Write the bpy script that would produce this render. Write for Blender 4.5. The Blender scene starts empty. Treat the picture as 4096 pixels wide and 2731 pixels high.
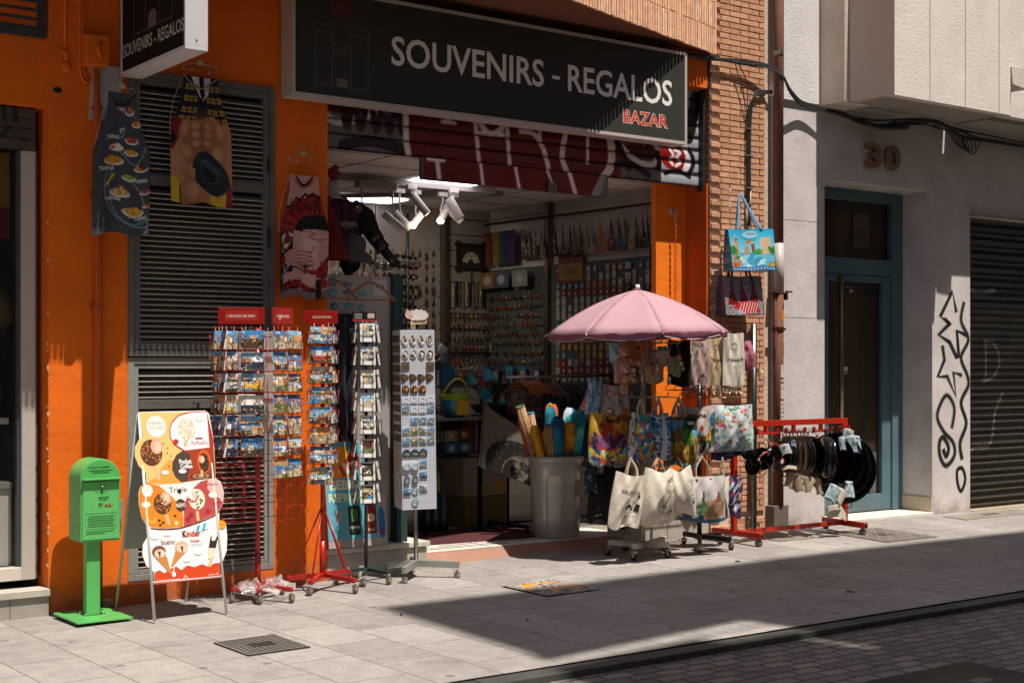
import bpy, math, random
import numpy as np
from mathutils import Vector, Matrix
R_ = math.radians
sc = bpy.context.scene
COL = sc.collection
# ---------------- camera, world, sun, exposure ----------------
cam = bpy.data.cameras.new('camera'); co = bpy.data.objects.new('camera', cam); COL.objects.link(co)
cam.lens = 50; cam.sensor_width = 36; cam.clip_end = 500; cam.shift_y = 0.0248
co.location = (0, -9.3, 1.6)
co.rotation_euler = Vector((.5962, .8028, 0)).to_track_quat('-Z', 'Y').to_euler()
sc.camera = co
SUN = Vector((-.2, 1, -2.6))
W = bpy.data.worlds.new('World'); sc.world = W; W.use_nodes = True
wn = W.node_tree.nodes; sky = wn.new('ShaderNodeTexSky'); sky.sky_type = 'NISHITA'; sky.sun_disc = False
sky.sun_elevation = R_(68.6); sky.sun_rotation = R_(168.7); sky.dust_density = 2.5; sky.air_density = 1.0
W.node_tree.links.new(sky.outputs[0], wn['Background'].inputs[0]); wn['Background'].inputs[1].default_value = .064
sl = bpy.data.lights.new('sun', 'SUN'); so = bpy.data.objects.new('sun', sl); COL.objects.link(so)
sl.energy = 5.0; sl.angle = R_(.4); sl.color = (1, .94, .86)
so.location = (0, -5, 20); so.rotation_euler = SUN.to_track_quat('-Z', 'Y').to_euler()
sc.view_settings.view_transform = 'Standard'; sc.view_settings.look = 'None'; sc.view_settings.gamma = 1
sc.view_settings.exposure = .38
sc.cycles.max_bounces = 7; sc.cycles.transparent_max_bounces = 8

# ---------------- helpers ----------------
def lin(c): return tuple((x/12.92 if x <= .04045 else ((x+.055)/1.055)**2.4) for x in c)
def hx(s):
    if not isinstance(s, str): return tuple(s[:3])
    s = s.lstrip('#'); s = ''.join(q*2 for q in s) if len(s) == 3 else s; return tuple(int(s[i:i+2], 16)/255 for i in (0, 2, 4))
MT = {}
def nd(t, k, **kw):
    n = t.nodes.new(k)
    for a, b in kw.items():
        if a in n.inputs: n.inputs[a].default_value = b
        else: setattr(n, a, b)
    return n
def mat(name, rough=.7, metal=0, bump=.0, bs=60, var=.10, vs=7, spec=.4, fine=0, dirt=0, coat=0, alpha=1, trans=0, sss=0, emit=0):
    """procedural material: takes its base colour from the per-face colour, then breaks it up with noise"""
    m = bpy.data.materials.new(name); m.use_nodes = True; t = m.node_tree; L = t.links.new
    b = t.nodes['Principled BSDF']; b.inputs['Roughness'].default_value = rough; b.inputs['Metallic'].default_value = metal
    b.inputs['Specular IOR Level'].default_value = spec; b.inputs['Coat Weight'].default_value = coat
    b.inputs['Alpha'].default_value = alpha; b.inputs['Transmission Weight'].default_value = trans
    at = nd(t, 'ShaderNodeAttribute', attribute_name='Col'); tc = nd(t, 'ShaderNodeTexCoord')
    n = nd(t, 'ShaderNodeTexNoise', Scale=vs, Detail=6); L(tc.outputs['Object'], n.inputs['Vector'])
    mr = nd(t, 'ShaderNodeMapRange'); L(n.outputs[0], mr.inputs[0])
    mr.inputs[1].default_value = .3; mr.inputs[2].default_value = .7; mr.inputs[3].default_value = 1-var; mr.inputs[4].default_value = 1+var*.6
    mx = nd(t, 'ShaderNodeVectorMath', operation='SCALE'); L(at.outputs['Color'], mx.inputs[0]); L(mr.outputs[0], mx.inputs['Scale'])
    out = mx.outputs[0]
    if dirt:
        n2 = nd(t, 'ShaderNodeTexNoise', Scale=2.2, Detail=9, Roughness=.68); L(tc.outputs['Object'], n2.inputs['Vector'])
        m2 = nd(t, 'ShaderNodeMapRange'); L(n2.outputs[0], m2.inputs[0]); m2.inputs[1].default_value = .55; m2.inputs[2].default_value = .78
        m2.inputs[3].default_value = 0; m2.inputs[4].default_value = dirt
        mm = nd(t, 'ShaderNodeMix', data_type='RGBA'); L(m2.outputs[0], mm.inputs[0]); L(out, mm.inputs[6]); mm.inputs[7].default_value = (.06, .05, .04, 1); out = mm.outputs[2]
    if name == 'paintwall':   # splashed dirt along the foot of the walls
        sp = nd(t, 'ShaderNodeSeparateXYZ'); L(tc.outputs['Object'], sp.inputs[0]); n4 = nd(t, 'ShaderNodeTexNoise', Scale=6.0, Detail=10, Roughness=.75); L(tc.outputs['Object'], n4.inputs['Vector'])
        ma = nd(t, 'ShaderNodeMath', operation='MULTIPLY_ADD'); L(sp.outputs['Z'], ma.inputs[0]); ma.inputs[1].default_value = -1.1; L(n4.outputs[0], ma.inputs[2])
        m4 = nd(t, 'ShaderNodeMapRange'); L(ma.outputs[0], m4.inputs[0]); m4.inputs[1].default_value = .26; m4.inputs[2].default_value = .50; m4.inputs[4].default_value = .55
        x4 = nd(t, 'ShaderNodeMix', data_type='RGBA'); L(m4.outputs[0], x4.inputs[0]); L(out, x4.inputs[6]); x4.inputs[7].default_value = (.16, .11, .075, 1); out = x4.outputs[2]
    L(out, b.inputs['Base Color'])
    if emit: L(at.outputs['Color'], b.inputs['Emission Color']); b.inputs['Emission Strength'].default_value = emit
    if rough > .1:
        r = nd(t, 'ShaderNodeMapRange'); L(n.outputs[0], r.inputs[0]); r.inputs[3].default_value = rough-.08; r.inputs[4].default_value = min(1, rough+.1); L(r.outputs[0], b.inputs['Roughness'])
    if bump:
        n3 = nd(t, 'ShaderNodeTexNoise', Scale=bs, Detail=5); L(tc.outputs['Object'], n3.inputs['Vector'])
        bp = nd(t, 'ShaderNodeBump', Strength=bump, Distance=.01); L(n3.outputs[0], bp.inputs['Height']); L(bp.outputs[0], b.inputs['Normal'])
    if name == 'parasolcloth':
        tr = nd(t, 'ShaderNodeBsdfTranslucent'); L(out, tr.inputs['Color']); ms = nd(t, 'ShaderNodeMixShader'); ms.inputs[0].default_value = .28
        L(b.outputs[0], ms.inputs[1]); L(tr.outputs[0], ms.inputs[2]); L(ms.outputs[0], t.nodes['Material Output'].inputs[0])
    MT[name] = m; return m
mat('parasolcloth', .8, bump=.12, bs=7, var=.05, vs=3)
mat('matte', .75); mat('print', .6, var=.03); mat('gloss', .28, var=.05, spec=.5); mat('pan', .16, var=.1, vs=300, coat=0, spec=.35)
mat('metal', .32, 1, var=.12); mat('dullmetal', .5, .7, var=.15, bump=.1, bs=30)
mat('cloth', .9, bump=.35, bs=420, var=.06, vs=9); mat('canvas', .95, bump=.22, bs=22, var=.05, vs=14)
mat('signpanel', .7, var=.12, vs=30, spec=.12, dirt=.0)
mat('binmat', .32, .25, bump=.05, bs=12, var=.08, vs=4)
mat('stucco', .9, bump=.55, bs=26, var=.10, vs=3, dirt=.25); mat('paintwall', .75, bump=.38, bs=17, var=.13, vs=3.1, dirt=.22)
mat('brick', .92, bump=.5, bs=90, var=.22, vs=16, dirt=.12); mat('stone', .6, bump=.15, bs=40, var=.14, vs=5, dirt=.2)
mat('rubber', .6, var=.1); mat('wood', .55, bump=.15, bs=50, var=.25, vs=12); mat('plastic', .42, var=.04, spec=.5)
mat('lamp', .5, emit=14, var=0); mat('panel', .5, emit=4.5, var=0); mat('film', .08, alpha=.38, var=.3, vs=40, spec=.8, bump=.6, bs=30)
mat('glass', .03, alpha=.16, var=0, spec=.9); mat('concrete', .93, bump=.0, var=.07, vs=3); mat('shirt', .9, bump=.3, bs=300)
# pitted concrete of the neighbour's balcony
def _pits():
    m = MT['concrete']; t = m.node_tree; b = t.nodes['Principled BSDF']; L = t.links.new
    tc = nd(t, 'ShaderNodeTexCoord'); a = nd(t, 'ShaderNodeTexVoronoi', Scale=38.0); n = nd(t, 'ShaderNodeTexNoise', Scale=30.0, Detail=8)
    L(tc.outputs['Object'], n.inputs['Vector']); ad = nd(t, 'ShaderNodeVectorMath', operation='MULTIPLY_ADD')
    L(n.outputs['Color'], ad.inputs[0]); ad.inputs[1].default_value = (.06,)*3; L(tc.outputs['Object'], ad.inputs[2]); L(ad.outputs[0], a.inputs['Vector'])
    mr = nd(t, 'ShaderNodeMapRange'); L(a.outputs['Distance'], mr.inputs[0]); mr.inputs[1].default_value = .05; mr.inputs[2].default_value = .30
    s = nd(t, 'ShaderNodeMath', operation='MULTIPLY_ADD'); L(n.outputs[0], s.inputs[0]); s.inputs[1].default_value = .7; L(mr.outputs[0], s.inputs[2])
    bp = nd(t, 'ShaderNodeBump', Strength=.5, Distance=.010); L(s.outputs[0], bp.inputs['Height']); L(bp.outputs[0], b.inputs['Normal'])
_pits()
def _specks():
    m = MT['pan']; t = m.node_tree; b = t.nodes['Principled BSDF']; L = t.links.new
    tc = nd(t, 'ShaderNodeTexCoord'); v = nd(t, 'ShaderNodeTexVoronoi', Scale=75.0); L(tc.outputs['Object'], v.inputs['Vector'])
    r = nd(t, 'ShaderNodeMapRange'); L(v.outputs['Distance'], r.inputs[0]); r.inputs[1].default_value = .10; r.inputs[2].default_value = .15; r.inputs[3].default_value = .32; r.inputs[4].default_value = 0
    mx = nd(t, 'ShaderNodeMix', data_type='RGBA'); L(r.outputs[0], mx.inputs[0]); L(b.inputs['Base Color'].links[0].from_socket, mx.inputs[6]); mx.inputs[7].default_value = (.55, .55, .52, 1); L(mx.outputs[2], b.inputs['Base Color'])
_specks()

class MB:
    def __init__(s): s.v = []; s.f = []; s.c = []; s.m = []; s.ms = []; s.sm = []; s.k = 0
    def mi(s, m):
        if m not in s.ms: s.ms.append(m)
        return s.ms.index(m)
    def add(s, vs, fs, c, m, smooth=False):
        o = len(s.v); s.v += [tuple(p) for p in vs]; i = s.mi(m); cc = lin(hx(c))
        for f in fs: s.f.append([o+a for a in f]); s.c.append(cc); s.m.append(i); s.sm.append(smooth)
        return s
    def box(s, a, b, c, m='matte', rot=None, piv=None):
        x0, y0, z0 = a; x1, y1, z1 = b
        vs = [(x0, y0, z0), (x1, y0, z0), (x1, y1, z0), (x0, y1, z0), (x0, y0, z1), (x1, y0, z1), (x1, y1, z1), (x0, y1, z1)]
        if rot is not None:
            p = Vector(piv if piv else ((x0+x1)/2, (y0+y1)/2, (z0+z1)/2)); vs = [rot @ (Vector(q)-p)+p for q in vs]
        return s.add(vs, [(0, 3, 2, 1), (4, 5, 6, 7), (0, 1, 5, 4), (1, 2, 6, 5), (2, 3, 7, 6), (3, 0, 4, 7)], c, m)
    def tube(s, pts, r, c, m='metal', n=8, smooth=True, cap=True, sq=None):
        P = [Vector(p) for p in pts]; rs = r if isinstance(r, (list, tuple)) else [r]*len(P)
        o = len(s.v); vs = []; up = None
        for i, p in enumerate(P):
            t = (P[min(i+1, len(P)-1)]-P[max(i-1, 0)]).normalized()
            if up is None: up = Vector((0, 0, 1)) if abs(t.z) < .9 else Vector((1, 0, 0))
            a = (up-t*up.dot(t)).normalized(); up = a; b = t.cross(a)
            for k in range(n):
                w = 2*math.pi*(k+.5)/n; x, y = math.cos(w), math.sin(w)
                if sq: x *= sq[0]; y *= sq[1]
                vs.append(p+(a*x+b*y)*rs[i])
        fs = [(i*n+k, i*n+(k+1) % n, (i+1)*n+(k+1) % n, (i+1)*n+k) for i in range(len(P)-1) for k in range(n)]
        if cap: fs += [tuple(range(n-1, -1, -1)), tuple((len(P)-1)*n+k for k in range(n))]
        return s.add(vs, fs, c, m, smooth)
    def bar(s, a, b, w, h, c, m='metal'):
        a = Vector(a); b = Vector(b); t = (b-a).normalized(); u = Vector((0, 0, 1)) if abs(t.z) < .95 else Vector((0, 1, 0))
        x = t.cross(u).normalized()*w/2; y = x.cross(t).normalized()*h/2
        vs = [a-x-y, a+x-y, a+x+y, a-x+y, b-x-y, b+x-y, b+x+y, b-x+y]
        return s.add(vs, [(0, 1, 2, 3), (4, 7, 6, 5), (0, 4, 5, 1), (1, 5, 6, 2), (2, 6, 7, 3), (3, 7, 4, 0)], c, m)
    def lathe(s, prof, ctr, c, m='matte', n=32, ax=None, smooth=True, a0=0, a1=360):
        ctr = Vector(ctr); M = Vector((0, 0, 1)).rotation_difference(Vector(ax)).to_matrix() if ax else Matrix.Identity(3)
        full = abs(a1-a0) >= 360; nn = n if full else n+1; vs = []
        for r, z in prof:
            for k in range(nn):
                w = R_(a0+(a1-a0)*k/n); vs.append(ctr+M @ Vector((r*math.cos(w), r*math.sin(w), z)))
        fs = []
        for i in range(len(prof)-1):
            for k in range(n):
                k2 = (k+1) % nn if full else k+1
                fs.append((i*nn+k, i*nn+k2, (i+1)*nn+k2, (i+1)*nn+k))
        return s.add(vs, fs, c, m, smooth)
    def ball(s, p, r, c, m='matte', n=12, sc=(1, 1, 1)):
        vs = []; h = n//2
        for i in range(h+1):
            for k in range(n):
                a = math.pi*i/h; w = 2*math.pi*k/n
                vs.append((p[0]+r*sc[0]*math.sin(a)*math.cos(w), p[1]+r*sc[1]*math.sin(a)*math.sin(w), p[2]+r*sc[2]*math.cos(a)))
        return s.add(vs, [(i*n+k, (i+1)*n+k, (i+1)*n+(k+1) % n, i*n+(k+1) % n) for i in range(h) for k in range(n)], c, m, True)
    def prism(s, pts, fn, d, c, m='matte', fn2=None):
        """polygon pts (2-D) through fn(x,y,depth)"""
        n = len(pts); vs = [fn(x, y, 0) for x, y in pts]+[fn(x, y, d) for x, y in pts]
        return s.add(vs, [tuple(range(n)), tuple(range(2*n-1, n-1, -1))]+[(i, n+i, n+(i+1) % n, (i+1) % n) for i in range(n)], c, m)
    # flat printed decoration: fn(x,y,off) maps the print onto its surface
    def poly(s, pts, fn, c, m='print'):
        s.k += 1; return s.add([fn(x, y, .0009+.00003*s.k) for x, y in pts], [tuple(range(len(pts)))], c, m)
    def ell(s, cx, cy, rx, ry, fn, c, m='print', n=22, a0=0, a1=360, rot=0):
        P = []
        for k in range(n+(a1-a0 < 360)):
            w = R_(a0+(a1-a0)*k/n); x, y = rx*math.cos(w), ry*math.sin(w); r = R_(rot)
            P.append((cx+x*math.cos(r)-y*math.sin(r), cy+x*math.sin(r)+y*math.cos(r)))
        return s.poly(P, fn, c, m)
    def stroke(s, pts, w, fn, c, m='print', smooth=True, closed=False):
        s.k += 1
        if smooth: pts = cat(pts, closed)
        n = len(pts); L = []; 
        for i, p in enumerate(pts):
            a = pts[(i-1) % n] if (i or closed) else p; b = pts[(i+1) % n] if (i < n-1 or closed) else p
            tx, ty = b[0]-a[0], b[1]-a[1]; l = math.hypot(tx, ty) or 1; ww = (w[0]+(w[1]-w[0])*i/n) if isinstance(w, tuple) else w
            nx, ny = -ty/l*ww/2, tx/l*ww/2; L.append(((p[0]+nx, p[1]+ny), (p[0]-nx, p[1]-ny)))
        vs = []
        for a, b in L: vs += [fn(*a, .0009+.00003*s.k), fn(*b, .0009+.00003*s.k)]
        return s.add(vs, [(2*i, 2*i+1, 2*((i+1) % n)+1, 2*((i+1) % n)) for i in range(n if closed else n-1)], c, m)
    def text(s, t, fn, x, y, w, h, c, m='print', bold=0, ext=0):
        V, F = tmesh(t, bold); s.k += 1
        vs = [fn(x+p[0]*w, y+p[1]*h, .0009+.00003*s.k) for p in V]; s.add(vs, F, c, m)
        if ext:
            ed = {}
            for f in F:
                for i in range(len(f)):
                    a, b = f[i], f[(i+1) % len(f)]
                    if (b, a) in ed: del ed[(b, a)]
                    else: ed[(a, b)] = 1
            v2 = [fn(x+p[0]*w, y+p[1]*h, -ext) for p in V]; n = len(V)
            s.add(vs+v2, [(a, a+n, b+n, b) for a, b in ed], c, m)
        return s
    def rgrid(s, fn, R, m='print', smooth=True, flip=False):
        """a surface fn(U,V) with one painted cell per face"""
        h, w, _ = R.a.shape; U, V = np.meshgrid(np.linspace(0, 1, w+1), np.linspace(0, 1, h+1)); x, y, z = fn(U, V)
        z = z+0*U; y = y+0*U; x = x+0*U
        o = len(s.v); s.v += list(map(tuple, np.stack([x, y, z], -1).reshape(-1, 3).tolist())); i = s.mi(m)
        A = np.clip(R.a, 0, 1); A = np.where(A <= .04045, A/12.92, ((A+.055)/1.055)**2.4)
        for r in range(h):
            for q in range(w):
                a = o+r*(w+1)+q; f = [a, a+w+1, a+w+2, a+1]
                if flip: f.reverse()
                s.f.append(f); s.c.append(tuple(A[r, q])); s.m.append(i); s.sm.append(smooth)
        return s
    def build(s, name, parent=None, loc=None, rz=0, label=None, cat=None, group=None, kind=None, bevel=0, rot=None):
        me = bpy.data.meshes.new(name); me.from_pydata(s.v, [], s.f)
        for m in s.ms: me.materials.append(MT[m])
        me.polygons.foreach_set('material_index', s.m); me.polygons.foreach_set('use_smooth', s.sm)
        at = me.attributes.new('Col', 'FLOAT_COLOR', 'FACE'); a = np.ones((len(s.f), 4), np.float32); a[:, :3] = np.array(s.c, np.float32).reshape(-1, 3)
        at.data.foreach_set('color', a.ravel()); me.update()
        o = bpy.data.objects.new(name, me); COL.objects.link(o)
        if parent: o.parent = parent
        if loc is not None: o.location = loc
        if rot is not None: o.rotation_euler = rot
        elif rz: o.rotation_euler = (0, 0, rz)
        if bevel:
            b = o.modifiers.new('bevel', 'BEVEL'); b.width = bevel; b.segments = 2; b.limit_method = 'ANGLE'; b.angle_limit = R_(40)
        return tag(o, label, cat, group, kind)
def tag(o, label=None, cat=None, group=None, kind=None):
    if label: o['label'] = label
    if cat: o['category'] = cat
    if group: o['group'] = group
    if kind: o['kind'] = kind
    return o
def gal(o): return o
def thing(name, label, cat, loc=(0, 0, 0), rz=0, group=None, rot=None):
    o = bpy.data.objects.new(name, None); COL.objects.link(o); o.location = loc; o.rotation_euler = rot or (0, 0, rz); o.empty_display_size = .1
    return tag(o, label, cat, group)
def dup(r, loc=None, rz=None, label=None, group=None, parent=None, rot=None, scale=None):
    c = r.copy(); COL.objects.link(c)
    if parent: c.parent = parent
    if loc is not None: c.location = loc
    if rz is not None: c.rotation_euler = (0, 0, rz)
    if rot is not None: c.rotation_euler = rot
    if scale: c.scale = (scale,)*3 if not isinstance(scale, tuple) else scale
    if label: c['label'] = label
    if group: c['group'] = group
    for ch in list(r.children): dup(ch, parent=c)
    return c
def cat(P, closed=False, n=6):
    out = []; N = len(P)
    for i in range(N if closed else N-1):
        g = lambda k: P[(k) % N] if closed else P[max(0, min(N-1, k))]
        a, b, c, d = g(i-1), g(i), g(i+1), g(i+2)
        for k in range(n):
            t = k/n; out.append(tuple(.5*((2*b[j])+(-a[j]+c[j])*t+(2*a[j]-5*b[j]+4*c[j]-d[j])*t*t+(-a[j]+3*b[j]-3*c[j]+d[j])*t**3) for j in range(len(b))))
    if not closed: out.append(tuple(P[-1]))
    return out
TC = {}
def tmesh(t, bold=0):
    if (t, bold) in TC: return TC[(t, bold)]
    cu = bpy.data.curves.new('lettering', 'FONT'); cu.body = t; cu.offset = bold; cu.resolution_u = 3
    ob = bpy.data.objects.new('lettering', cu); me = bpy.data.meshes.new_from_object(ob)
    V = [(v.co.x, v.co.y) for v in me.vertices]; F = [tuple(p.vertices) for p in me.polygons]
    x0 = min(v[0] for v in V); x1 = max(v[0] for v in V); y0 = min(v[1] for v in V); y1 = max(v[1] for v in V)
    V = [((v[0]-x0)/(x1-x0), (v[1]-y0)/(y1-y0)) for v in V]; bpy.data.objects.remove(ob); bpy.data.curves.remove(cu); bpy.data.meshes.remove(me)
    TC[(t, bold)] = (V, F); return TC[(t, bold)]
def plane(o, ux=(1, 0, 0), uy=(0, 0, 1), n=None):
    o = Vector(o); ux = Vector(ux); uy = Vector(uy); nn = Vector(n) if n else ux.cross(uy).normalized()
    return lambda x, y, d=0: o+ux*x+uy*y+nn*d
class R:
    """small painted picture, later one face per cell; coordinates 0..1, y down"""
    def __init__(s, w, h, c='#ffffff'):
        s.a = np.zeros((h, w, 3))+np.array(hx(c)); s.w = w; s.h = h
        s.X, s.Y = np.meshgrid((np.arange(w)+.5)/w, (np.arange(h)+.5)/h); s.as_ = h/w
    def put(s, mask, c):
        mk = np.clip(mask, 0, 1)[..., None]; s.a = s.a*(1-mk)+np.array(hx(c))*mk; return s
    def rect(s, x0, y0, x1, y1, c): return s.put(((s.X >= x0) & (s.X < x1) & (s.Y >= y0) & (s.Y < y1)).astype(float), c)
    def ell(s, cx, cy, rx, ry, c, soft=.25, rot=0):
        r = R_(rot); x = (s.X-cx); y = (s.Y-cy); u = (x*math.cos(r)+y*math.sin(r))/rx; v = (-x*math.sin(r)+y*math.cos(r))/ry
        return s.put((1-np.sqrt(u*u+v*v))/soft+.5, c)
    def line(s, P, w, c, soft=.004, smooth=False):
        if smooth: P = cat(P)
        d = np.full(s.X.shape, 9.)
        for (x0, y0), (x1, y1) in zip(P, P[1:]):
            dx, dy = x1-x0, (y1-y0)*s.as_; l = dx*dx+dy*dy or 1e-9
            t = np.clip(((s.X-x0)*dx+(s.Y-y0)*s.as_*dy)/l, 0, 1); d = np.minimum(d, np.hypot(s.X-x0-t*dx, (s.Y-y0)*s.as_-t*dy))
        return s.put((w/2-d)/soft+.5, c)
    def poly(s, P, c):
        ins = np.zeros(s.X.shape, bool); n = len(P)
        for i in range(n):
            x0, y0 = P[i]; x1, y1 = P[(i+1) % n]
            if y0 == y1: continue
            cnd = ((s.Y > y0) != (s.Y > y1)) & (s.X < (x1-x0)*(s.Y-y0)/(y1-y0)+x0); ins ^= cnd
        return s.put(ins.astype(float), c)
    def grad(s, y0, y1, c0, c1):
        t = np.clip((s.Y-y0)/(y1-y0), 0, 1)[..., None]; m = ((s.Y >= y0) & (s.Y <= y1))[..., None]
        s.a = np.where(m, np.array(hx(c0))*(1-t)+np.array(hx(c1))*t, s.a); return s
    def dots(s, n, cols, r, rng, box=(0, 0, 1, 1), ar=1):
        for _ in range(n):
            x = rng.uniform(box[0], box[2]); y = rng.uniform(box[1], box[3]); q = r*rng.uniform(.6, 1.3); s.ell(x, y, q, q*ar/s.as_, rng.choice(cols), .5, rng.uniform(0, 180))
        return s
    def noise(s, amp, rng, blk=1):
        n = np.random.RandomState(rng.randint(0, 9999)); h, w = s.h//blk+1, s.w//blk+1
        q = n.rand(h, w).repeat(blk, 0).repeat(blk, 1)[:s.h, :s.w]; s.a = s.a*(1+(q[..., None]-.5)*2*amp); return s
def kz(X):
    P = [(-30, -.03), (3, -.027), (5, .009), (7, .05), (9.5, .08), (12, .06), (60, .06)]
    for (a, b), (c, d) in zip(P, P[1:]):
        if X <= c: return b+(d-b)*(X-a)/(c-a)
def zg(X, y): return kz(X)*max(0, min(1, (y+3.45)/3.45))
rng = random.Random(7)
# ---------------- ground ----------------
def shader_ground(name, kind):
    m = bpy.data.materials.new(name); m.use_nodes = True; t = m.node_tree; L = t.links.new; b = t.nodes['Principled BSDF']
    tc = nd(t, 'ShaderNodeTexCoord'); sp = nd(t, 'ShaderNodeSeparateXYZ'); cb = nd(t, 'ShaderNodeCombineXYZ')
    nz = nd(t, 'ShaderNodeTexNoise', Scale=3.0 if kind == 'pave' else 7.0, Detail=3); wv = nd(t, 'ShaderNodeVectorMath', operation='MULTIPLY_ADD')
    L(tc.outputs['Object'], nz.inputs['Vector']); L(nz.outputs['Color'], wv.inputs[0]); wv.inputs[1].default_value = (.006,)*3 if kind == 'pave' else (.05,)*3; L(tc.outputs['Object'], wv.inputs[2])
    L(wv.outputs[0], sp.inputs[0])
    if kind == 'pave': L(sp.outputs['Y'], cb.inputs['X']); L(sp.outputs['X'], cb.inputs['Y'])
    else: L(sp.outputs['X'], cb.inputs['X']); L(sp.outputs['Y'], cb.inputs['Y'])
    br = nd(t, 'ShaderNodeTexBrick', offset=.5, Scale=1.0); L(cb.outputs[0], br.inputs['Vector'])
    P = dict(pave=(.60, .40, .0048, (.275, .250, .226, 1), (.345, .318, .290, 1), (.155, .130, .11, 1)), road=(.20, .105, .012, (.13, .12, .105, 1), (.25, .23, .2, 1), (.06, .05, .045, 1)))[kind]
    br.inputs['Brick Width'].default_value, br.inputs['Row Height'].default_value, br.inputs['Mortar Size'].default_value = P[:3]
    br.inputs['Color1'].default_value, br.inputs['Color2'].default_value, br.inputs['Mortar'].default_value = P[3:]
    br.inputs['Mortar Smooth'].default_value = .2 if kind == 'pave' else .5
    out = br.outputs['Color']
    def mul(scale, lo, hi, a, c, det=6):
        nonlocal out
        n = nd(t, 'ShaderNodeTexNoise', Scale=scale, Detail=det); L(tc.outputs['Object'], n.inputs['Vector'])
        r = nd(t, 'ShaderNodeMapRange'); L(n.outputs[0], r.inputs[0]); r.inputs[1].default_value = lo; r.inputs[2].default_value = hi; r.inputs[3].default_value = a; r.inputs[4].default_value = c
        v = nd(t, 'ShaderNodeVectorMath', operation='SCALE'); L(out, v.inputs[0]); L(r.outputs[0], v.inputs['Scale']); out = v.outputs[0]; return n
    mul(.9, .3, .7, .86, 1.08); mul(9, .35, .7, 1.06, .86); mul(2.6, .56, .72, 1.0, .80, 9); f = mul(120, .35, .65, .82, 1.12, 2)
    # dropped gum and small dark stains
    vo = nd(t, 'ShaderNodeTexVoronoi', Scale=3.1); L(tc.outputs['Object'], vo.inputs['Vector'])
    mr = nd(t, 'ShaderNodeMapRange'); L(vo.outputs['Distance'], mr.inputs[0]); mr.inputs[1].default_value = .075; mr.inputs[2].default_value = .10; mr.inputs[3].default_value = .55; mr.inputs[4].default_value = 1
    v = nd(t, 'ShaderNodeVectorMath', operation='SCALE'); L(out, v.inputs[0]); L(mr.outputs[0], v.inputs['Scale']); L(v.outputs[0], b.inputs['Base Color'])
    bp = nd(t, 'ShaderNodeBump', Strength=.35 if kind == 'pave' else .9, Distance=.01); ad = nd(t, 'ShaderNodeMath', operation='MULTIPLY_ADD')
    L(br.outputs['Fac'], ad.inputs[0]); ad.inputs[1].default_value = -1.6; L(f.outputs[0], ad.inputs[2]); L(ad.outputs[0], bp.inputs['Height']); L(bp.outputs[0], b.inputs['Normal'])
    b.inputs['Roughness'].default_value = .8 if kind == 'pave' else .62
    MT[name] = m
shader_ground('paving', 'pave'); shader_ground('setts', 'road')
m = MB(); xs = [-25, -8, 0, 3, 4, 5, 6, 7, 8.25, 9.5, 10.75, 12, 16, 40]; ys = (-3.31, -2.5, -1.7, -.85, 0, 3); vs = []
for x in xs:
    for y in ys: vs.append((x, y, zg(x, y)))
m.add(vs, [(6*i+j, 6*i+6+j, 6*i+7+j, 6*i+1+j) for i in range(len(xs)-1) for j in range(5)], '#b0a89c', 'paving')
m.build('pavement', kind='structure')
m = MB(); m.box((-25, -12.5, -.3), (40, -3.452, -.045), '#6a645a', 'setts'); m.box((-60, -60, -.5), (90, 60, -.31), '#6a645a', 'setts'); m.build('road', kind='structure')
m = MB(); rr = random.Random(3); x = -8.0
while x < 26:
    l = rr.choice((.9, 1.0)); q = rr.uniform(-.05, .05)
    m.box((x, -3.45, -.2), (x+l-.006, -3.312, -.006), (.24+q, .24+q, .225+q), 'stone'); x += l
m.build('kerb', kind='structure', bevel=.006)

# ---------------- the orange shop building ----------------
ORG = '#e86a02'
shop = thing('shop_building', 'orange painted shop building with open shopfront, grey louvre doors and brick pillar', 'building')
m = MB()
m.box((-6, .03, 3.306), (3.12, .4, 4.6), ORG, 'paintwall')
m.box((3.12, 0, -.1), (3.66, .5, 4.6), ORG, 'paintwall')
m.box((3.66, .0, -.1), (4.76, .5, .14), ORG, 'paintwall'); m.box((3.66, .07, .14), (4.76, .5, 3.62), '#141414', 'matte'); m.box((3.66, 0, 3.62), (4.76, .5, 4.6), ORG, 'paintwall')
m.box((4.76, 0, -.1), (5.20, .42, 4.6), ORG, 'paintwall')
m.box((5.20, .16, 3.62), (9.17, .42, 4.14), '#241512', 'matte'); m.box((5.20, .0, 4.14), (9.14, .42, 4.6), '#54180f', 'paintwall')
m.box((8.55, -.012, 4.12), (9.10, .158, 4.44), ORG, 'paintwall')
m.box((-6, .03, -.1), (-1.5, .4, 3.3), ORG, 'paintwall')
m.box((8.76, .30, .1), (9.13, .36, 3.27), '#f07a06', 'paintwall')
m.box((9.13, .03, .05), (9.165, .36, 3.27), '#b85208', 'paintwall')  # side of the jamb in darker orange: its shade put into the colour
m.box((-6, -.9, 4.62), (5.9, 4, 9), '#8a5a3c', 'brick'); m.box((5.9, 0, 4.62), (9.2, 4, 9), '#8a5a3c', 'brick'); m.box((-6, 3.4, -.1), (5.2, 4, 4.6), '#404040')
# plaster chips on the corner
for i in range(26):
    z = rng.uniform(.2, 2.6); m.ball((3.119, rng.uniform(-.002, .01), z), rng.uniform(.004, .012), '#b9a890', 'matte', 6, (1, .4, rng.uniform(1, 2.6)))
m.ball((3.18, .002, 3.42), .022, '#1c0e08', n=8, sc=(1.6, .4, 1))
m.build('wall', shop)
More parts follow.
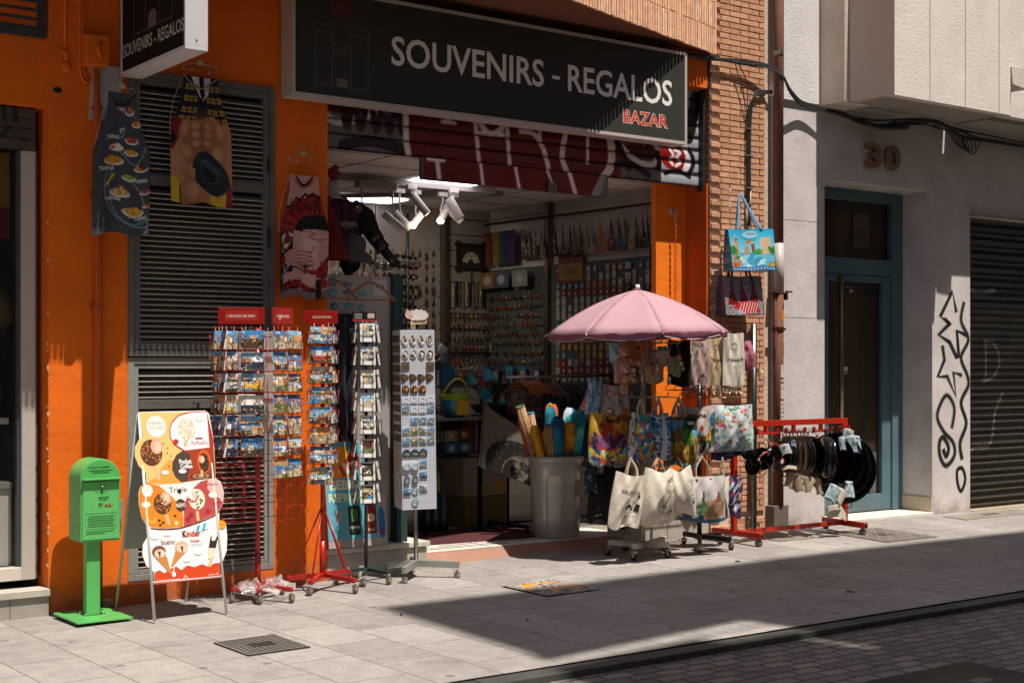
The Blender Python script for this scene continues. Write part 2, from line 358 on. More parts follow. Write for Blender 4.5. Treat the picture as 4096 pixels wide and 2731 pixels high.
# bay of upright brick ribs overhead
m = MB(); path = [(9.15, -.07), (6.02, -1.06), (-4, -1.06)]
m.prism([(9.15, -.05), (6.02, -1.035), (-4, -1.035), (-4, .0), (9.15, .0)], lambda x, y, d: Vector((x, y, 4.435+d)), 2.6, '#7c4e36', 'brick')
for (x0, y0), (x1, y1) in zip(path, path[1:]):
    l = math.hypot(x1-x0, y1-y0); n = int(l/.041); tx, ty = (x1-x0)/l, (y1-y0)/l; nx, ny = (-ty, tx) if tx < 0 and False else (ty, -tx)
    if ny > 0: nx, ny = -nx, -ny
    vis = x0 > 7
    for i in range(n):
        cx, cy = x0+tx*(i+.5)*.041, y0+ty*(i+.5)*.041
        for j in range(7 if vis else 1):
            z0 = 4.42+j*.235+rng.uniform(-.004, .004); z1 = z0+.228 if vis else 5.4; q = rng.uniform(-.05, .05); w = .0155; d = .013+rng.uniform(-.002, .002)
            a = Vector((cx, cy, 0)); T = Vector((tx, ty, 0))*w; N = Vector((nx, ny, 0))*d; Z0 = Vector((0, 0, z0)); Z1 = Vector((0, 0, z1))
            p = [a-T-N*.8+Z0, a+T-N*.8+Z0, a+T+N+Z0, a-T+N+Z0]; p2 = [v+Z1-Z0 for v in p]
            m.add(p+p2, [(0, 1, 2, 3), (7, 6, 5, 4), (0, 4, 5, 1), (1, 5, 6, 2), (2, 6, 7, 3), (3, 7, 4, 0)], (.97+q*.6, .76+q, .60+q), 'brick')
m.build('ribbed_brick_bay', shop)
# brick pillar with toothed edge
m = MB(); m.box((9.172, .02, .0), (9.94, .42, 6.4), '#d0bca6', 'stucco'); k = 0; z = .10
while z < 6.3:
    def bk(x0, x1, y0=0.0, y1=.1, dk=0):
        q = rng.uniform(-.06, .05)+dk; j = rng.uniform(-.0015, .0015); hgt = .0415
        if z < .22 and rng.random() < .5: y0 += .02; q -= .05
        m.box((x0, y0+j, z), (x1, y1, z+hgt), (.82+q, .61+q*.9, .47+q*.8), 'brick')
    if k % 2 == 0: bk(9.165, 9.285, -.002, .3)
    else:
        m.box((9.166, .045, z), (9.27, .3, z+.0415), '#a08a78', 'brick'); 
    x = 9.285+.009 if k % 2 == 0 else 9.285
    x = x if k % 2 == 0 else 9.275
    first = .12 if k % 2 else .24
    while x < 9.86:
        e = min(x+first, 9.866); bk(x, e); x = e+.011; first = .24
        if 9.866-x < .04: break
    if k % 2 == 0: bk(9.875, 9.935, .03, .12, -.04)
    z += .0531; k += 1
# the face of the pillar towards the shop, shade put into darker brick colours
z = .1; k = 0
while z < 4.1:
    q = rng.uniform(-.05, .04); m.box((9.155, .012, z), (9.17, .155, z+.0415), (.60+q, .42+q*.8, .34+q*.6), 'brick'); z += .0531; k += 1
m.build('brick_pillar', shop)
# roller shutter, rolled up, with old graffiti (painted on its slats)
r = R(520, 128, '#6f6a66').noise(.05, rng, 3)    # X 5.20..9.15 (3.95 m), z 4.14 (top) .. 3.245
def gx(x): return (x-5.2)/3.95
def gy(z): return (4.14-z)/.895
def pz(px, py):   # close-up picture coordinates -> shutter metres (measured offline)
    return (px, py)
RED, WH = '#6a1c18', '#efddd8'
def S(P, w, c, soft=.003, sm=True): r.line([(gx(a), gy(b)) for a, b in P], w*1.9/3.95, c, soft, sm)
r.ell(gx(5.42), gy(3.60), .055, .10, RED); S([(5.2, 3.52), (5.35, 3.45), (5.6, 3.52), (5.72, 3.60), (5.60, 3.62)], .035, WH)
for i, x in enumerate((5.40, 5.52, 5.66, 5.78, 5.9)): S([(x, 3.55-.03*(i % 2)), (x+.03, 3.42), (x+.07, 3.56)], .03, '#37232a')
S([(5.4, 3.28), (5.6, 3.33), (5.85, 3.31), (6.0, 3.27)], .05, '#2d1d22')
r.poly([(gx(5.97), 0), (gx(8.1), 0), (gx(8.05), 1), (gx(5.99), 1)], RED)
S([(5.96, 3.75), (5.96, 3.4), (5.985, 3.25)], .03, WH)
r.ell(gx(7.85), gy(3.42), .085, .42, RED, .1); 
S([(7.6, 3.72), (7.52, 3.4), (7.58, 3.24)], .03, WH); S([(7.95, 3.75), (8.06, 3.55), (8.06, 3.35), (7.98, 3.24)], .045, WH)
S([(6.36, 3.74), (6.36, 3.56)], .022, WH); S([(6.30, 3.55), (6.42, 3.55)], .02, WH); S([(6.36, 3.72), (6.62, 3.70)], .02, WH)
S([(6.60, 3.72), (6.63, 3.5), (6.66, 3.24)], .022, WH); S([(6.64, 3.62), (6.75, 3.50), (6.88, 3.55), (6.92, 3.74)], .03, WH); S([(6.63, 3.49), (6.90, 3.5)], .022, WH)
S([(6.93, 3.72), (6.95, 3.45), (6.97, 3.24)], .022, WH); S([(7.1, 3.7), (7.1, 3.6)], .02, WH); S([(7.28, 3.7), (7.28, 3.5)], .02, WH)
S([(7.08, 3.55), (7.22, 3.54), (7.32, 3.42), (7.38, 3.24)], .026, WH); S([(7.8, 3.56), (7.8, 3.35)], .018, WH)
r.ell(gx(8.42), gy(3.53), .045, .12, '#4c1718'); S([(8.15, 3.55), (8.35, 3.42), (8.55, 3.40), (8.62, 3.52), (8.5, 3.66)], .03, WH)
for i, s0 in enumerate(((8.14, 3.55), (8.2, 3.46), (8.6, 3.5), (8.68, 3.52))): S([s0, (s0[0]+.07, s0[1]-.11)], .035, '#16130f')
S([(8.12, 3.36), (8.3, 3.38), (8.5, 3.3)], .03, '#171412'); S([(8.62, 3.38), (8.64, 3.48), (8.68, 3.38), (8.72, 3.48)], .025, '#171412')
r.rect(gx(8.66), 0, 1, 1, '#a7aab0'); r.ell(gx(8.83), gy(3.50), .05, .15, '#8e1717', .1)  # paler right end: the sunlit patch of shutter put into the slat colour
S([(8.76, 3.55), (8.80, 3.50), (8.76, 3.46), (8.79, 3.42)], .018, '#e6dede'); S([(8.82, 3.55), (8.88, 3.53), (8.84, 3.49), (8.89, 3.45), (8.83, 3.41)], .018, '#e6dede')
S([(8.93, 3.6), (8.99, 3.5), (8.95, 3.38)], .04, '#e4e0de'); S([(9.0, 3.56), (9.05, 3.46), (8.99, 3.34)], .025, '#1b1a1a'); S([(8.7, 3.33), (8.85, 3.37), (9.0, 3.32)], .02, '#1b1a1a')
S([(9.08, 4.05), (9.02, 3.8), (8.98, 3.68)], .07, '#1b1a1a'); r.noise(.08, rng, 1)
def shut(U, V):
    z = 4.14-.895*V; ph = ((z-3.245) % .112)/.112; y = .118-.006*np.sin(np.pi*ph)+.008*(ph < .08); return 5.2+3.95*U, y, z
m = MB(); m.rgrid(shut, r, 'gloss', smooth=False)
for k in range(8): m.box((5.2, .105, 3.245+.112*k-.0018), (9.15, .13, 3.245+.112*k+.0012), '#3c3230', 'dullmetal')
for (x, t_) in ((8.22, 'C'), (8.27, 'A'), (8.325, 'R'), (8.38, 'I'), (8.42, 'A')): m.text(t_, plane((0, .108, 0)), x, 3.545-.0*(x-8.2), .04 if t_ != 'I' else .008, .065, '#a79a98')
m.build('roller_shutter', shop)
r = R(180, 18, RED).noise(.05, rng, 2)
def S2(P, w): r.line([((a-6.09)/1.925, (3.245-b)/.175) for a, b in P], w*1.5/1.925, WH, .006)
S2([(6.16, 3.24), (6.30, 3.24)], .03); S2([(6.24, 3.24), (6.26, 3.10)], .028); S2([(6.66, 3.26), (6.69, 3.05)], .022); S2([(7.01, 3.26), (7.06, 3.05)], .022); S2([(7.34, 3.26), (7.42, 3.1)], .02)
S2([(7.58, 3.26), (7.66, 3.05)], .03); r.rect(.955, 0, 1, 1, '#6b6468'); r.poly([(.955, 0), (.99, 0), (.95, 1), (.9, 1)], '#9c8f90'); r.rect(0, 0, .012, 1, '#5c5656')
m = MB(); m.rgrid(lambda U, V: (6.09+1.925*U, .098+0*U, 3.247-.175*V), r, 'gloss', smooth=False)
m.box((6.09, .10, 3.072), (8.015, .125, 3.25), '#4a2a2a', 'dullmetal'); m.box((7.33, .06, 3.06), (7.42, .098, 3.14), '#8c867c', 'metal')
m.build('shutter_lower_slat', shop)
m = MB(); m.box((9.12, .06, 3.2), (9.154, .14, 4.14), '#4a4a4a', 'dullmetal'); m.build('shutter_guide', shop)

# louvre doors
G1 = '#64635e'; G2 = '#8d8b84'
m = MB()
def frame(x0, x1, z0, z1, w, y, d, c): m.box((x0, y, z0), (x0+w, y+d, z1), c, 'paintwall'); m.box((x1-w, y, z0), (x1, y+d, z1), c, 'paintwall'); m.box((x0+w, y, z0), (x1-w, y+d, z0+w), c, 'paintwall'); m.box((x0+w, y, z1-w), (x1-w, y+d, z1), c, 'paintwall')
frame(3.66, 4.76, 1.672, 3.62, .04, -.02, .09, G1); frame(3.702, 4.718, 1.715, 3.578, .045, -.008, .07, G1)
m.box((3.747, -.008, 2.85), (4.673, .06, 2.915), G1, 'paintwall'); m.box((4.70, -.04, 2.45), (4.715, -.008, 2.6), G1, 'metal'); m.box((4.70, -.04, 3.0), (4.715, -.008, 3.1), G1, 'metal')
m.build('louvre_door_frame', shop, bevel=.003)
m = MB(); frame(3.66, 4.76, .14, 1.665, .045, -.004, .07, G2); frame(3.707, 4.713, .187, 1.618, .03, .004, .06, G2)
m.box((3.737, .0, 1.31), (4.683, .05, 1.375), '#5d5a52', 'paintwall'); m.build('lower_louvre_frame', shop, bevel=.003)
def slats(z0, z1, c, x0, x1):
    z = z0
    while z < z1:
        j = rng.uniform(-.0015, .0015); vs = [(x0, .012, z+j), (x1, .012, z+j+rng.uniform(-.001, .001)), (x1, .055, z+.033), (x0, .055, z+.033)]
        m.add(vs+[(a, b+.002, c_+.004) for a, b, c_ in vs], [(0, 1, 2, 3), (7, 6, 5, 4), (0, 4, 5, 1)], c, 'paintwall'); m.add([(x0, .010, z+j-.001), (x1, .010, z+j-.001), (x1, .006, z+j+.005), (x0, .006, z+j+.005), (x1, .016, z+j+.007), (x0, .016, z+j+.007)], [(0, 1, 2, 3), (3, 2, 4, 5)], '#b5aea2', 'paintwall'); z += .0366  # pale lip on each slat: the lit edge put into the colour
m = MB(); slats(1.765, 2.82, '#76736b', 3.747, 4.673); slats(2.92, 3.50, '#76736b', 3.747, 4.673); m.build('louvre_slats', shop)
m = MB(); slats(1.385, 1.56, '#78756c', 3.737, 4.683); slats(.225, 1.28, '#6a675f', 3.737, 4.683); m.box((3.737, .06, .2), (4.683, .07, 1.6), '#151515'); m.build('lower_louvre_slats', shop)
# vent above the window, shutter box, window
m = MB(); frame(2.0, 3.105, 3.75, 4.45, .05, -.0, .06, '#3d3f40')
z = 3.8
while z < 4.4:
    m.add([(2.05, .012, z), (3.055, .012, z), (3.055, .05, z+.055), (2.05, .05, z+.055), (2.05, .014, z+.006), (3.055, .014, z+.006)], [(0, 1, 2, 3), (0, 4, 5, 1)], '#5d6062', 'paintwall'); z += .058
m.box((2.05, .055, 3.79), (3.055, .06, 4.4), '#101010'); m.build('vent_grille', shop)
m = MB()
for k in range(4): m.box((-1.5, .10+.0*k, 3.03+.068*k), (3.07, .15, 3.093+.068*k), '#5c534c', 'dullmetal')
m.box((-1.5, .11, 3.02), (3.07, .14, 3.32), '#2b2826')
for P in ([(2.70, 3.25), (2.74, 3.12), (2.84, 3.10), (2.90, 3.17)], [(2.86, 3.30), (2.87, 3.2)], [(2.93, 3.31), (2.94, 3.2)], [(2.6, 3.05), (2.8, 3.08)], [(2.985, 3.10), (2.988, 3.08)]): m.stroke(P, .03, plane((0, .099, 0)), '#1a1817')
m.build('window_shutter', shop, bevel=.004)
m = MB()
m.box((2.985, .12, .20), (3.075, .22, 3.03), '#b3aca2', 'plastic'); m.box((3.076, .14, .2), (3.095, .22, 3.03), '#5f5a54', 'plastic'); m.box((-1.5, .12, .20), (2.985, .22, .285), '#c8c0b4', 'plastic')
m.box((2.962, .15, .285), (2.985, .2, 3.03), '#3b4442', 'plastic')
m.build('window_frame', shop, bevel=.004)
m = MB(); m.box((-1.5, .17, .285), (2.962, .178, 3.03), '#202624', 'glass'); m.build('window_pane', shop)
m = MB(); m.box((-1.5, -.03, -.1), (3.112, .5, .105), '#a09a90', 'stone'); m.box((-1.5, -.05, .107), (3.116, .12, .152), '#b9b1a4', 'stone'); m.box((2.86, -.034, -.1), (2.865, -.02, .1), '#6e675e'); m.build('window_step', shop, bevel=.004)
m = MB(); m.box((-1.5, 1.2, .1), (3.05, 1.22, 3.3), '#1d1714'); m.box((-1.5, .2, 3.3), (3.1, 1.2, 3.31), '#2a2320'); m.box((3.08, .2, .1), (3.1, 1.2, 3.3), '#2c2420')
m.box((1.2, .26, .285), (2.96, 1.1, .80), '#c9c4bb', 'plastic'); m.box((1.2, .24, .8), (2.96, 1.1, .84), '#8f8a82', 'plastic'); m.box((1.2, .30, 1.22), (2.955, 1.1, 1.26), '#cfc9c0', 'plastic')
m.box((1.2, .62, .84), (2.96, .64, 1.22), '#b9beb6', 'plastic'); m.build('display_shelf', shop)

# shop interior shell
m = MB(); m.box((5.0, .19, -.05), (9.2, 4.6, .118), '#8f867c', 'stone'); 
for i in range(7): m.box((6.15, .98+.16*i, .1185), (9.1, .995+.16*i, .1215), '#14110f')
m.build('shop_floor', shop)
m = MB(); m.box((5.9, .2, .118), (8.35, .78, .124), '#d6cec2', 'stone')
for a, b, x0, x1 in ((.37, .383, 6.3, 7.6), (.30, .313, 6.2, 7.1), (.46, .473, 6.5, 7.9)): m.box((x0, a, .1245), (x1, b, .1265), '#2a2622')
for x in (6.35, 6.85, 7.35, 7.85): m.box((x, .2, .1245), (x+.004, .78, .1262), '#8c857a')
m.build('threshold_tiles', shop)
m = MB(); m.add([(6.05, .02, .02), (8.3, .02, .045), (8.3, .2, .12), (6.05, .2, .12), (6.05, .2, -.05), (8.3, .2, -.05), (6.05, .02, -.05), (8.3, .02, -.05)], [(0, 1, 2, 3), (6, 7, 1, 0), (0, 3, 4, 6), (7, 5, 2, 1)], '#99705c', 'stone'); m.build('threshold_ramp', shop)
m = MB(); m.box((5.0, 3.4, 0), (9.3, 3.5, 3.4), '#6e665f', 'paintwall')
for k in range(8): m.box((8.45, 3.392, 2.0+.17*k), (9.13, 3.402, 2.012+.17*k), '#2b2622')
m.box((8.47, 3.3, .1), (8.52, 3.4, 3.3), '#8d857d', 'metal'); m.build('back_wall', shop)
m = MB(); m.box((9.135, .4, 0), (9.24, 3.5, 3.4), '#a59c94', 'paintwall'); m.box((9.10, .5, .9), (9.13, 3.4, 2.655), '#3c403e', 'matte'); m.box((9.05, 2.27, .1), (9.13, 2.33, 3.3), '#7d756e', 'metal')
for z in (3.16, 3.2): m.box((9.1, 2.33, z), (9.13, 3.4, z+.02), '#8b827a')
m.build('right_wall', shop)
m = MB(); m.box((5.0, .36, 0), (5.18, 3.5, 3.4), '#8d847c', 'paintwall'); m.build('left_wall', shop)
m = MB(); m.box((5.0, .14, 3.30), (9.2, 3.5, 3.5), '#efe4da', 'matte')
for i in range(8): m.box((5.0, .5+.55*i, 3.296), (9.2, .507+.55*i, 3.2995), '#6b625a')
for i in range(6): m.box((5.3+.75*i, .14, 3.295), (5.307+.75*i, 3.5, 3.299), '#6b625a')
m.build('ceiling', shop)
for (x0, y0, x1, y1) in ((6.95, 1.38, 7.62, 1.78), (7.0, 2.9, 7.75, 3.3)):
    m = MB(); m.box((x0, y0, 3.285), (x1, y1, 3.2945), '#f4f0ff', 'panel'); m.build('ceiling_light_panel', shop)
m = MB(); m.box((5.2, .0, .02), (6.08, .3, .20), '#b5ada2', 'stone'); m.box((5.19, -.02, .205), (6.10, .31, .245), '#cfc7bb', 'stone'); m.build('left_plinth', shop, bevel=.004)
m = MB(); m.box((8.18, .0, .0), (9.13, .3, .285), '#b0a598', 'stone'); m.box((8.16, -.02, .287), (9.14, .34, .325), '#bdb3a6', 'stone'); m.box((8.62, -.004, .02), (8.624, 0, .28), '#6b6258'); m.build('right_plinth', shop, bevel=.004)

# ---------------- neighbour building, number 30 ----------------
GW = '#d0c7c3'
nb = thing('apartment_building', 'pale grey apartment building with concrete balcony, teal glazed door and number 30', 'building')
m = MB(); m.box((9.965, 0, -.1), (10.695, .5, 4.16), GW, 'paintwall'); m.box((10.695, 0, 3.43), (12.369, .5, 4.16), GW, 'paintwall'); m.box((12.369, 0, -.1), (13.015, .5, 4.16), GW, 'paintwall')
m.box((13.015, 0, 3.215), (17, .5, 4.16), GW, 'paintwall'); m.box((16, 0, -.1), (26, .5, 4.16), GW, 'paintwall'); m.box((10.695, .5, -.1), (17, 3, 4.16), '#2c2824')
for z in (1.0, 2.07, 3.0): m.box((9.99, -.0015, z), (10.695, .0, z+.003), '#8f8781')
m.box((9.965, .4, 4.16), (26, 4, 12), GW, 'paintwall'); m.box((13.005, -.03, 3.215), (17, 0, 3.245), '#9d948c', 'stone')
m.build('wall', nb)
m = MB(); m.box((10.09, -.03, 4.135), (10.66, .4, 8), '#dcd6d2', 'concrete'); m.build('upper_wall', nb)
m = MB(); pl = lambda x, y, d: Vector((x, y, 4.125+d))
m.prism([(10.66, .39), (10.60, -.0), (10.635, -.30), (10.665, -.32), (11.0, -.32), (11.0, .39)], pl, 3.9, '#d8ccba', 'stucco'); m.build('balcony_fin', nb, bevel=.006)
m = MB()
for x0, x1 in ((10.745, 11.265), (11.275, 11.815), (11.825, 12.365), (12.375, 12.56)): m.box((x0, -.80, 4.13), (x1, -.7, 5.36), '#e6dcd2', 'concrete')
m.prism([(10.672, -.33), (10.742, -.80), (10.742, -.7), (10.8, -.33)], lambda x, y, d: Vector((x, y, 4.13+d)), 1.23, '#c8bcab', 'concrete')  # angled side face in a darker tone, its shade put into the colour
m.prism([(10.68, -.31), (10.75, -.78), (12.56, -.78), (12.56, 0), (10.7, 0)], lambda x, y, d: Vector((x, y, 4.14+d)), .2, '#a39a90', 'stucco')
m.box((10.742, -.795, 4.135), (12.555, -.72, 5.355), '#8e857a'); m.build('balcony', nb)
m = MB(); m.box((12.72, -.62, 4.17), (16, -.5, 5.4), '#e2d8ce', 'concrete'); m.box((12.60, -.5, 4.13), (16, 0, 4.3), '#a39a90', 'stucco')
m.prism([(12.58, 4.62), (12.84, 4.62), (12.84, 4.42), (12.6, 4.45)], lambda x, y, d: Vector((x, -.80+d, y)), .5, '#cfc6ba', 'stucco'); m.build('far_balcony', nb)
m = MB(); TE = '#54707a'
m.box((10.9, .38, .095), (11.14, .46, 3.43), TE, 'paintwall'); m.box((12.20, .375, .095), (12.369, .46, 3.43), TE, 'paintwall'); m.box((11.14, .378, 3.315), (12.2, .46, 3.43), TE, 'paintwall'); m.box((11.14, .378, 2.56), (12.2, .46, 2.72), TE, 'paintwall')
m.build('door_frame', nb, bevel=.006)
dr = MB(); dr.box((11.143, .40, .10), (11.22, .45, 2.555), TE, 'paintwall'); dr.box((12.06, .40, .10), (12.197, .45, 2.555), TE, 'paintwall'); dr.box((11.22, .40, 2.48), (12.06, .45, 2.555), TE, 'paintwall'); dr.box((11.22, .40, .10), (12.06, .45, .27), TE, 'paintwall')
door = dr.build('door', nb, bevel=.004)
m = MB(); m.tube([(11.345, .34, .85), (11.345, .34, 2.55)], .024, '#8d7f70', 'metal', 10); m.tube([(11.345, .34, 2.5), (11.345, .41, 2.5)], .01, '#777', 'metal'); m.tube([(11.345, .34, .95), (11.345, .41, .95)], .01, '#777', 'metal'); m.build('handle', door)
m = MB(); m.box((11.22, .425, .27), (12.06, .432, 2.48), '#1c1814', 'glass'); m.build('pane', door)
m = MB(); m.box((11.14, .425, 2.72), (12.2, .432, 3.315), '#1c1814', 'glass'); m.build('transom_pane', nb)
m = MB(); m.box((11.14, .48, .1), (12.2, .5, 3.4), '#4c3a2a'); m.box((11.14, .475, .1), (11.75, .479, 3.2), '#5c452e'); m.box((11.95, .472, .14), (12.06, .478, .7), '#8a8a82'); m.build('door_backing', nb)  # brown boards behind the glass, coloured to stand in for the reflected wall opposite
m = MB(); f = plane((0, .420, 0)); m.poly([(11.50, 2.36), (11.62, 2.36), (11.62, 2.45), (11.50, 2.45)], f, '#16130f'); m.text('CIERRE LA PUERTA', f, 11.505, 2.425, .11, .012, '#b9aea0'); m.text('POR SU SEGURIDAD', f, 11.505, 2.408, .11, .012, '#b9aea0'); m.poly([(11.56, 2.37), (11.615, 2.37), (11.615, 2.395), (11.56, 2.395)], f, '#c9c0b2')
m.build('door_sticker', door); m = MB(); m.poly([(11.80, 2.34), (11.94, 2.34), (11.94, 2.43), (11.80, 2.43)], f, '#16161a'); m.build('faded_sticker', door)
m = MB(); m.poly([(11.42, 1.53), (11.53, 1.53), (11.53, 1.60), (11.42, 1.60)], f, '#ded8ce'); m.text('POR FAVOR,', f, 11.43, 1.588, .05, .007, '#222'); m.text('CIERREN LA PUERTA', f, 11.427, 1.577, .095, .007, '#222'); m.text('GRACIAS', f, 11.45, 1.567, .04, .006, '#222'); m.poly([(11.425, 1.538), (11.525, 1.538), (11.525, 1.556), (11.425, 1.556)], f, '#24305c'); m.build('notice_sticker', door)
m = MB(); fb = plane((0, .4215, 0)); m.poly([(11.62, 2.84), (11.88, 2.84), (11.88, 3.19), (11.62, 3.19)], fb, '#55473a'); 
for k in range(5): m.poly([(11.66, 2.90+.03*k), (11.84-.03*(k % 2), 2.90+.03*k), (11.84-.03*(k % 2), 2.908+.03*k), (11.66, 2.908+.03*k)], fb, '#2d241c')
m.build('transom_notice', nb)
m = MB(); m.box((10.70, -.02, -.02), (12.366, .42, .088), '#d8d0c4', 'stone'); m.build('doorstep', nb, bevel=.004)
m = MB(); m.box((12.352, .0, .09), (12.367, .38, .24), '#c4b49e', 'stone'); m.build('marble_skirting', nb)
for t_, x in (('3', 11.27), ('0', 11.565)):
    m = MB(); m.text(t_, plane((0, -.05, 0)), x, 3.585, .225, .255, '#9b7a5e', 'dullmetal', .035, .035); m.build('number_'+('three' if t_ == '3' else 'zero'), nb)
# number 30's shop shutter with pale spray paint
r = R(110, 190, '#6e6a65').noise(.07, rng, 1)
def S3(P, w): r.line([((a-13.015)/1.6, (3.215-b)/3.15) for a, b in P], w/1.6, '#cfcac4', .012, True)
S3([(13.0, 2.50), (13.15, 2.43), (13.35, 2.40), (13.6, 2.44)], .04); S3([(13.45, 1.88), (13.45, 1.45)], .03); S3([(13.43, 1.88), (13.62, 1.84), (13.70, 1.66), (13.60, 1.50), (13.40, 1.44)], .03)
S3([(13.02, .55), (13.2, .72), (13.5, .74), (13.58, .9), (13.62, 1.1), (13.75, 1.3)], .035); S3([(13.0, 2.35), (13.02, 1.9), (13.0, 1.3)], .03)
for k in range(28): y = rng.random(); r.line([(rng.random()*.8, y), (rng.random(), y)], .004, rng.choice(('#77736e', '#8b867f', '#2c2a28')), .01)
m = MB()
def shut2(U, V):
    z = 3.215-3.15*V; ph = (z % .075)/.075; return 13.015+1.6*U, .12-.016*np.sin(np.pi*ph), z
m.rgrid(shut2, r, 'metal', smooth=False); m.box((14.6, .1, .06), (16, .12, 3.2), '#4a4744', 'dullmetal')
for k in range(42): m.box((13.015, .098, .066+.075*k), (14.6, .125, .072+.075*k), '#2e2b28', 'dullmetal')
m.build('roller_shutter', nb)
m = MB(); m.box((13.0, -.06, -.02), (17, .2, .066), '#a89880', 'stone'); m.build('shutter_sill', nb)
m = MB(); f = plane((0, 0, 0)); K = '#1c1a19'
g1 = [(12.775, 2.179), (12.707, 2.396), (12.503, 2.129), (12.60, 2.09), (12.679, 2.067), (12.475, 1.937), (12.66, 1.86), (12.78, 1.70), (12.82, 1.70), (12.785, 1.981), (12.983, 1.93)]
g2 = [(12.911, 2.292), (12.857, 2.092), (12.983, 1.895), (12.857, 1.70), (12.96, 1.52), (12.983, 1.40), (12.857, 1.22), (12.947, 1.0), (12.839, .792), (12.875, .614)]
g3 = [(12.538, 1.825), (12.573, 1.673), (12.461, 1.499), (12.62, 1.50), (12.768, 1.29), (12.725, 1.542), (12.875, 1.508)]
g4 = [(12.697, .95), (12.74, 1.169), (12.60, 1.30), (12.451, 1.10), (12.55, .93), (12.72, .80), (12.74, .66), (12.60, .56), (12.50, .66), (12.486, .80), (12.55, .86), (12.643, .75), (12.60, .66), (12.55, .74)]
for gg, ss in ((g1, 0), (g2, 1), (g3, 0), (g4, 1)): m.stroke(gg, .062, f, '#8f8884', smooth=bool(ss))
m.stroke(g1, (.040, .054), f, K, smooth=False); m.stroke(g2, (.034, .05), f, K); m.stroke(g3, (.042, .034), f, K, smooth=False); m.stroke(g4, (.034, .052), f, K); m.stroke([(12.80, .36), (12.86, .28), (12.93, .40), (12.88, .52), (12.79, .50)], .045, f, K, closed=True)
m.build('graffiti_scrawl', nb)

# ---------------- the house across the street (behind the camera): it throws the big shadow on the pavement ----------------
op = thing('opposite_building', 'tall rendered house across the street that shades the kerb', 'building')
m = MB()
pw = lambda x, y, d: Vector((x, -11-d, y))
m.prism([(6.2, -.1), (6.2, 19.9), (7.4, 20.28), (7.46, 19.75), (8.06, 19.8), (8.12, -.1)], pw, .015, '#b9ad9c', 'stucco'); m.prism([(6.30, 20.32), (8.12, 20.86), (8.12, 25.3), (6.86, 25.5), (6.42, 20.9)], pw, .015, '#b9ad9c', 'stucco'); m.prism([(8.12, -.1), (8.12, 25.3), (60, 24.4), (60, -.1)], pw, .015, '#b9ad9c', 'stucco'); m.prism([(7.38, 20.26), (8.12, 20.42), (8.12, 20.50), (7.38, 20.32)], pw, .015, '#b9ad9c', 'stucco')  # unseen wall as a thin sheet, slots and slanted edge shaped for sun streaks
m.box((6.3, -20, -.1), (60, -11.31, 18), '#a89c8a', 'stucco')
m.build('wall', op)
op2 = thing('added_bounce_house', 'low cream house across the street left of the tall one', 'building')  # unseen house, added to bounce light onto the left side
m = MB(); m.box((-30, -20, -.1), (6.0, -12, 7), '#c9bda8', 'stucco'); m.build('wall', op2)
for k in range(9):
    for j in range(2):
        m = MB(); m.box((-24+k*3.2, -12.02, 1+3*j), (-22.9+k*3.2, -11.97, 2.8+3*j), '#3a342e', 'gloss'); m.build('window', op2)
for k in range(12):
    for j in range(6):
        m = MB(); m.box((7.5+k*3.2, -11.02, 1+3.1*j), (8.7+k*3.2, -10.97, 2.9+3.1*j), '#3a342e', 'gloss'); m.build('window', op)
# ---------------- shop signs ----------------
def off(f, k): return lambda x, y, d=0: f(x, y, d+k)
def castle(m, f, x, y, w, h, c, lw, lower=True):
    L = lambda P, q=lw: m.stroke([(x+a*w, y+b*h) for a, b in P], q, f, c, smooth=False)
    L([(.02, 0), (.02, .80), (0, .88), (0, 1)]); L([(.33, 0), (.33, .80), (.36, .88), (.36, 1)]); L([(.02, .80), (.33, .80)], lw*.8); L([(0, .88), (.36, .88)], lw*.8)
    L([(.66, 0), (.66, .80), (.62, .88), (.62, 1)]); L([(.98, 0), (.98, .80), (1, .88), (1, 1)]); L([(.66, .80), (.98, .80)], lw*.8); L([(.62, .88), (1, .88)], lw*.8); L([(.02, 0), (.98, 0)])
    for x0, x1, yy in ((0, .36, 1), (.62, 1, 1), (.33, .66, .70), (.33, .66, .62), (.33, .66, .54)):
        P = []; n = 6
        for i in range(n):
            a = x0+(x1-x0)*i/n; b = a+(x1-x0)/n/2; P += [(a, yy), (b, yy), (b, yy-.035), (x0+(x1-x0)*(i+1)/n, yy-.035)]
        L(P, lw*.8)
    for x0 in (0, .62):
        for i in range(6): a = x0+.36*i/6; L([(a+.01, .88), (a+.03, .82), (a+.05, .88)], lw*.7)
    m.poly([(x+w*(.50+.10*math.cos(R_(t))), y+h*(.09+.05*math.sin(R_(t)))) for t in range(0, 181, 30)]+[(x+.40*w, y), (x+.60*w, y)], f, c)
sg = thing('shop_sign', 'long black lightbox sign with a castle outline over the shopfront', 'sign', (0, 0, 0))
m = MB(); AL = '#b9afa6'
m.box((4.80, -.20, 3.545), (8.672, -.03, 3.572), AL, 'plastic'); m.box((4.80, -.20, 4.325), (8.672, -.03, 4.352), AL, 'plastic'); m.box((4.80, -.2, 3.572), (4.827, -.03, 4.325), AL, 'plastic'); m.box((8.645, -.2, 3.572), (8.672, -.03, 4.325), AL, 'plastic')
m.ball((4.797, -.18, 3.56), .004, '#4a3f38', n=6); m.build('frame', sg)
m = MB(); m.box((4.828, -.194, 3.573), (8.644, -.04, 4.324), '#3d3c38', 'signpanel'); m.build('panel', sg)
f = plane((0, -.1945, 0)); m = MB(); m.text('SOUVENIRS', f, 5.635, 3.862, 1.45, .222, '#f0e8e2', bold=.016); m.build('lettering', sg)
m = MB(); m.poly([(7.172, 3.945), (7.25, 3.945), (7.25, 3.972), (7.172, 3.972)], f, '#f0e8e2'); m.build('dash', sg)
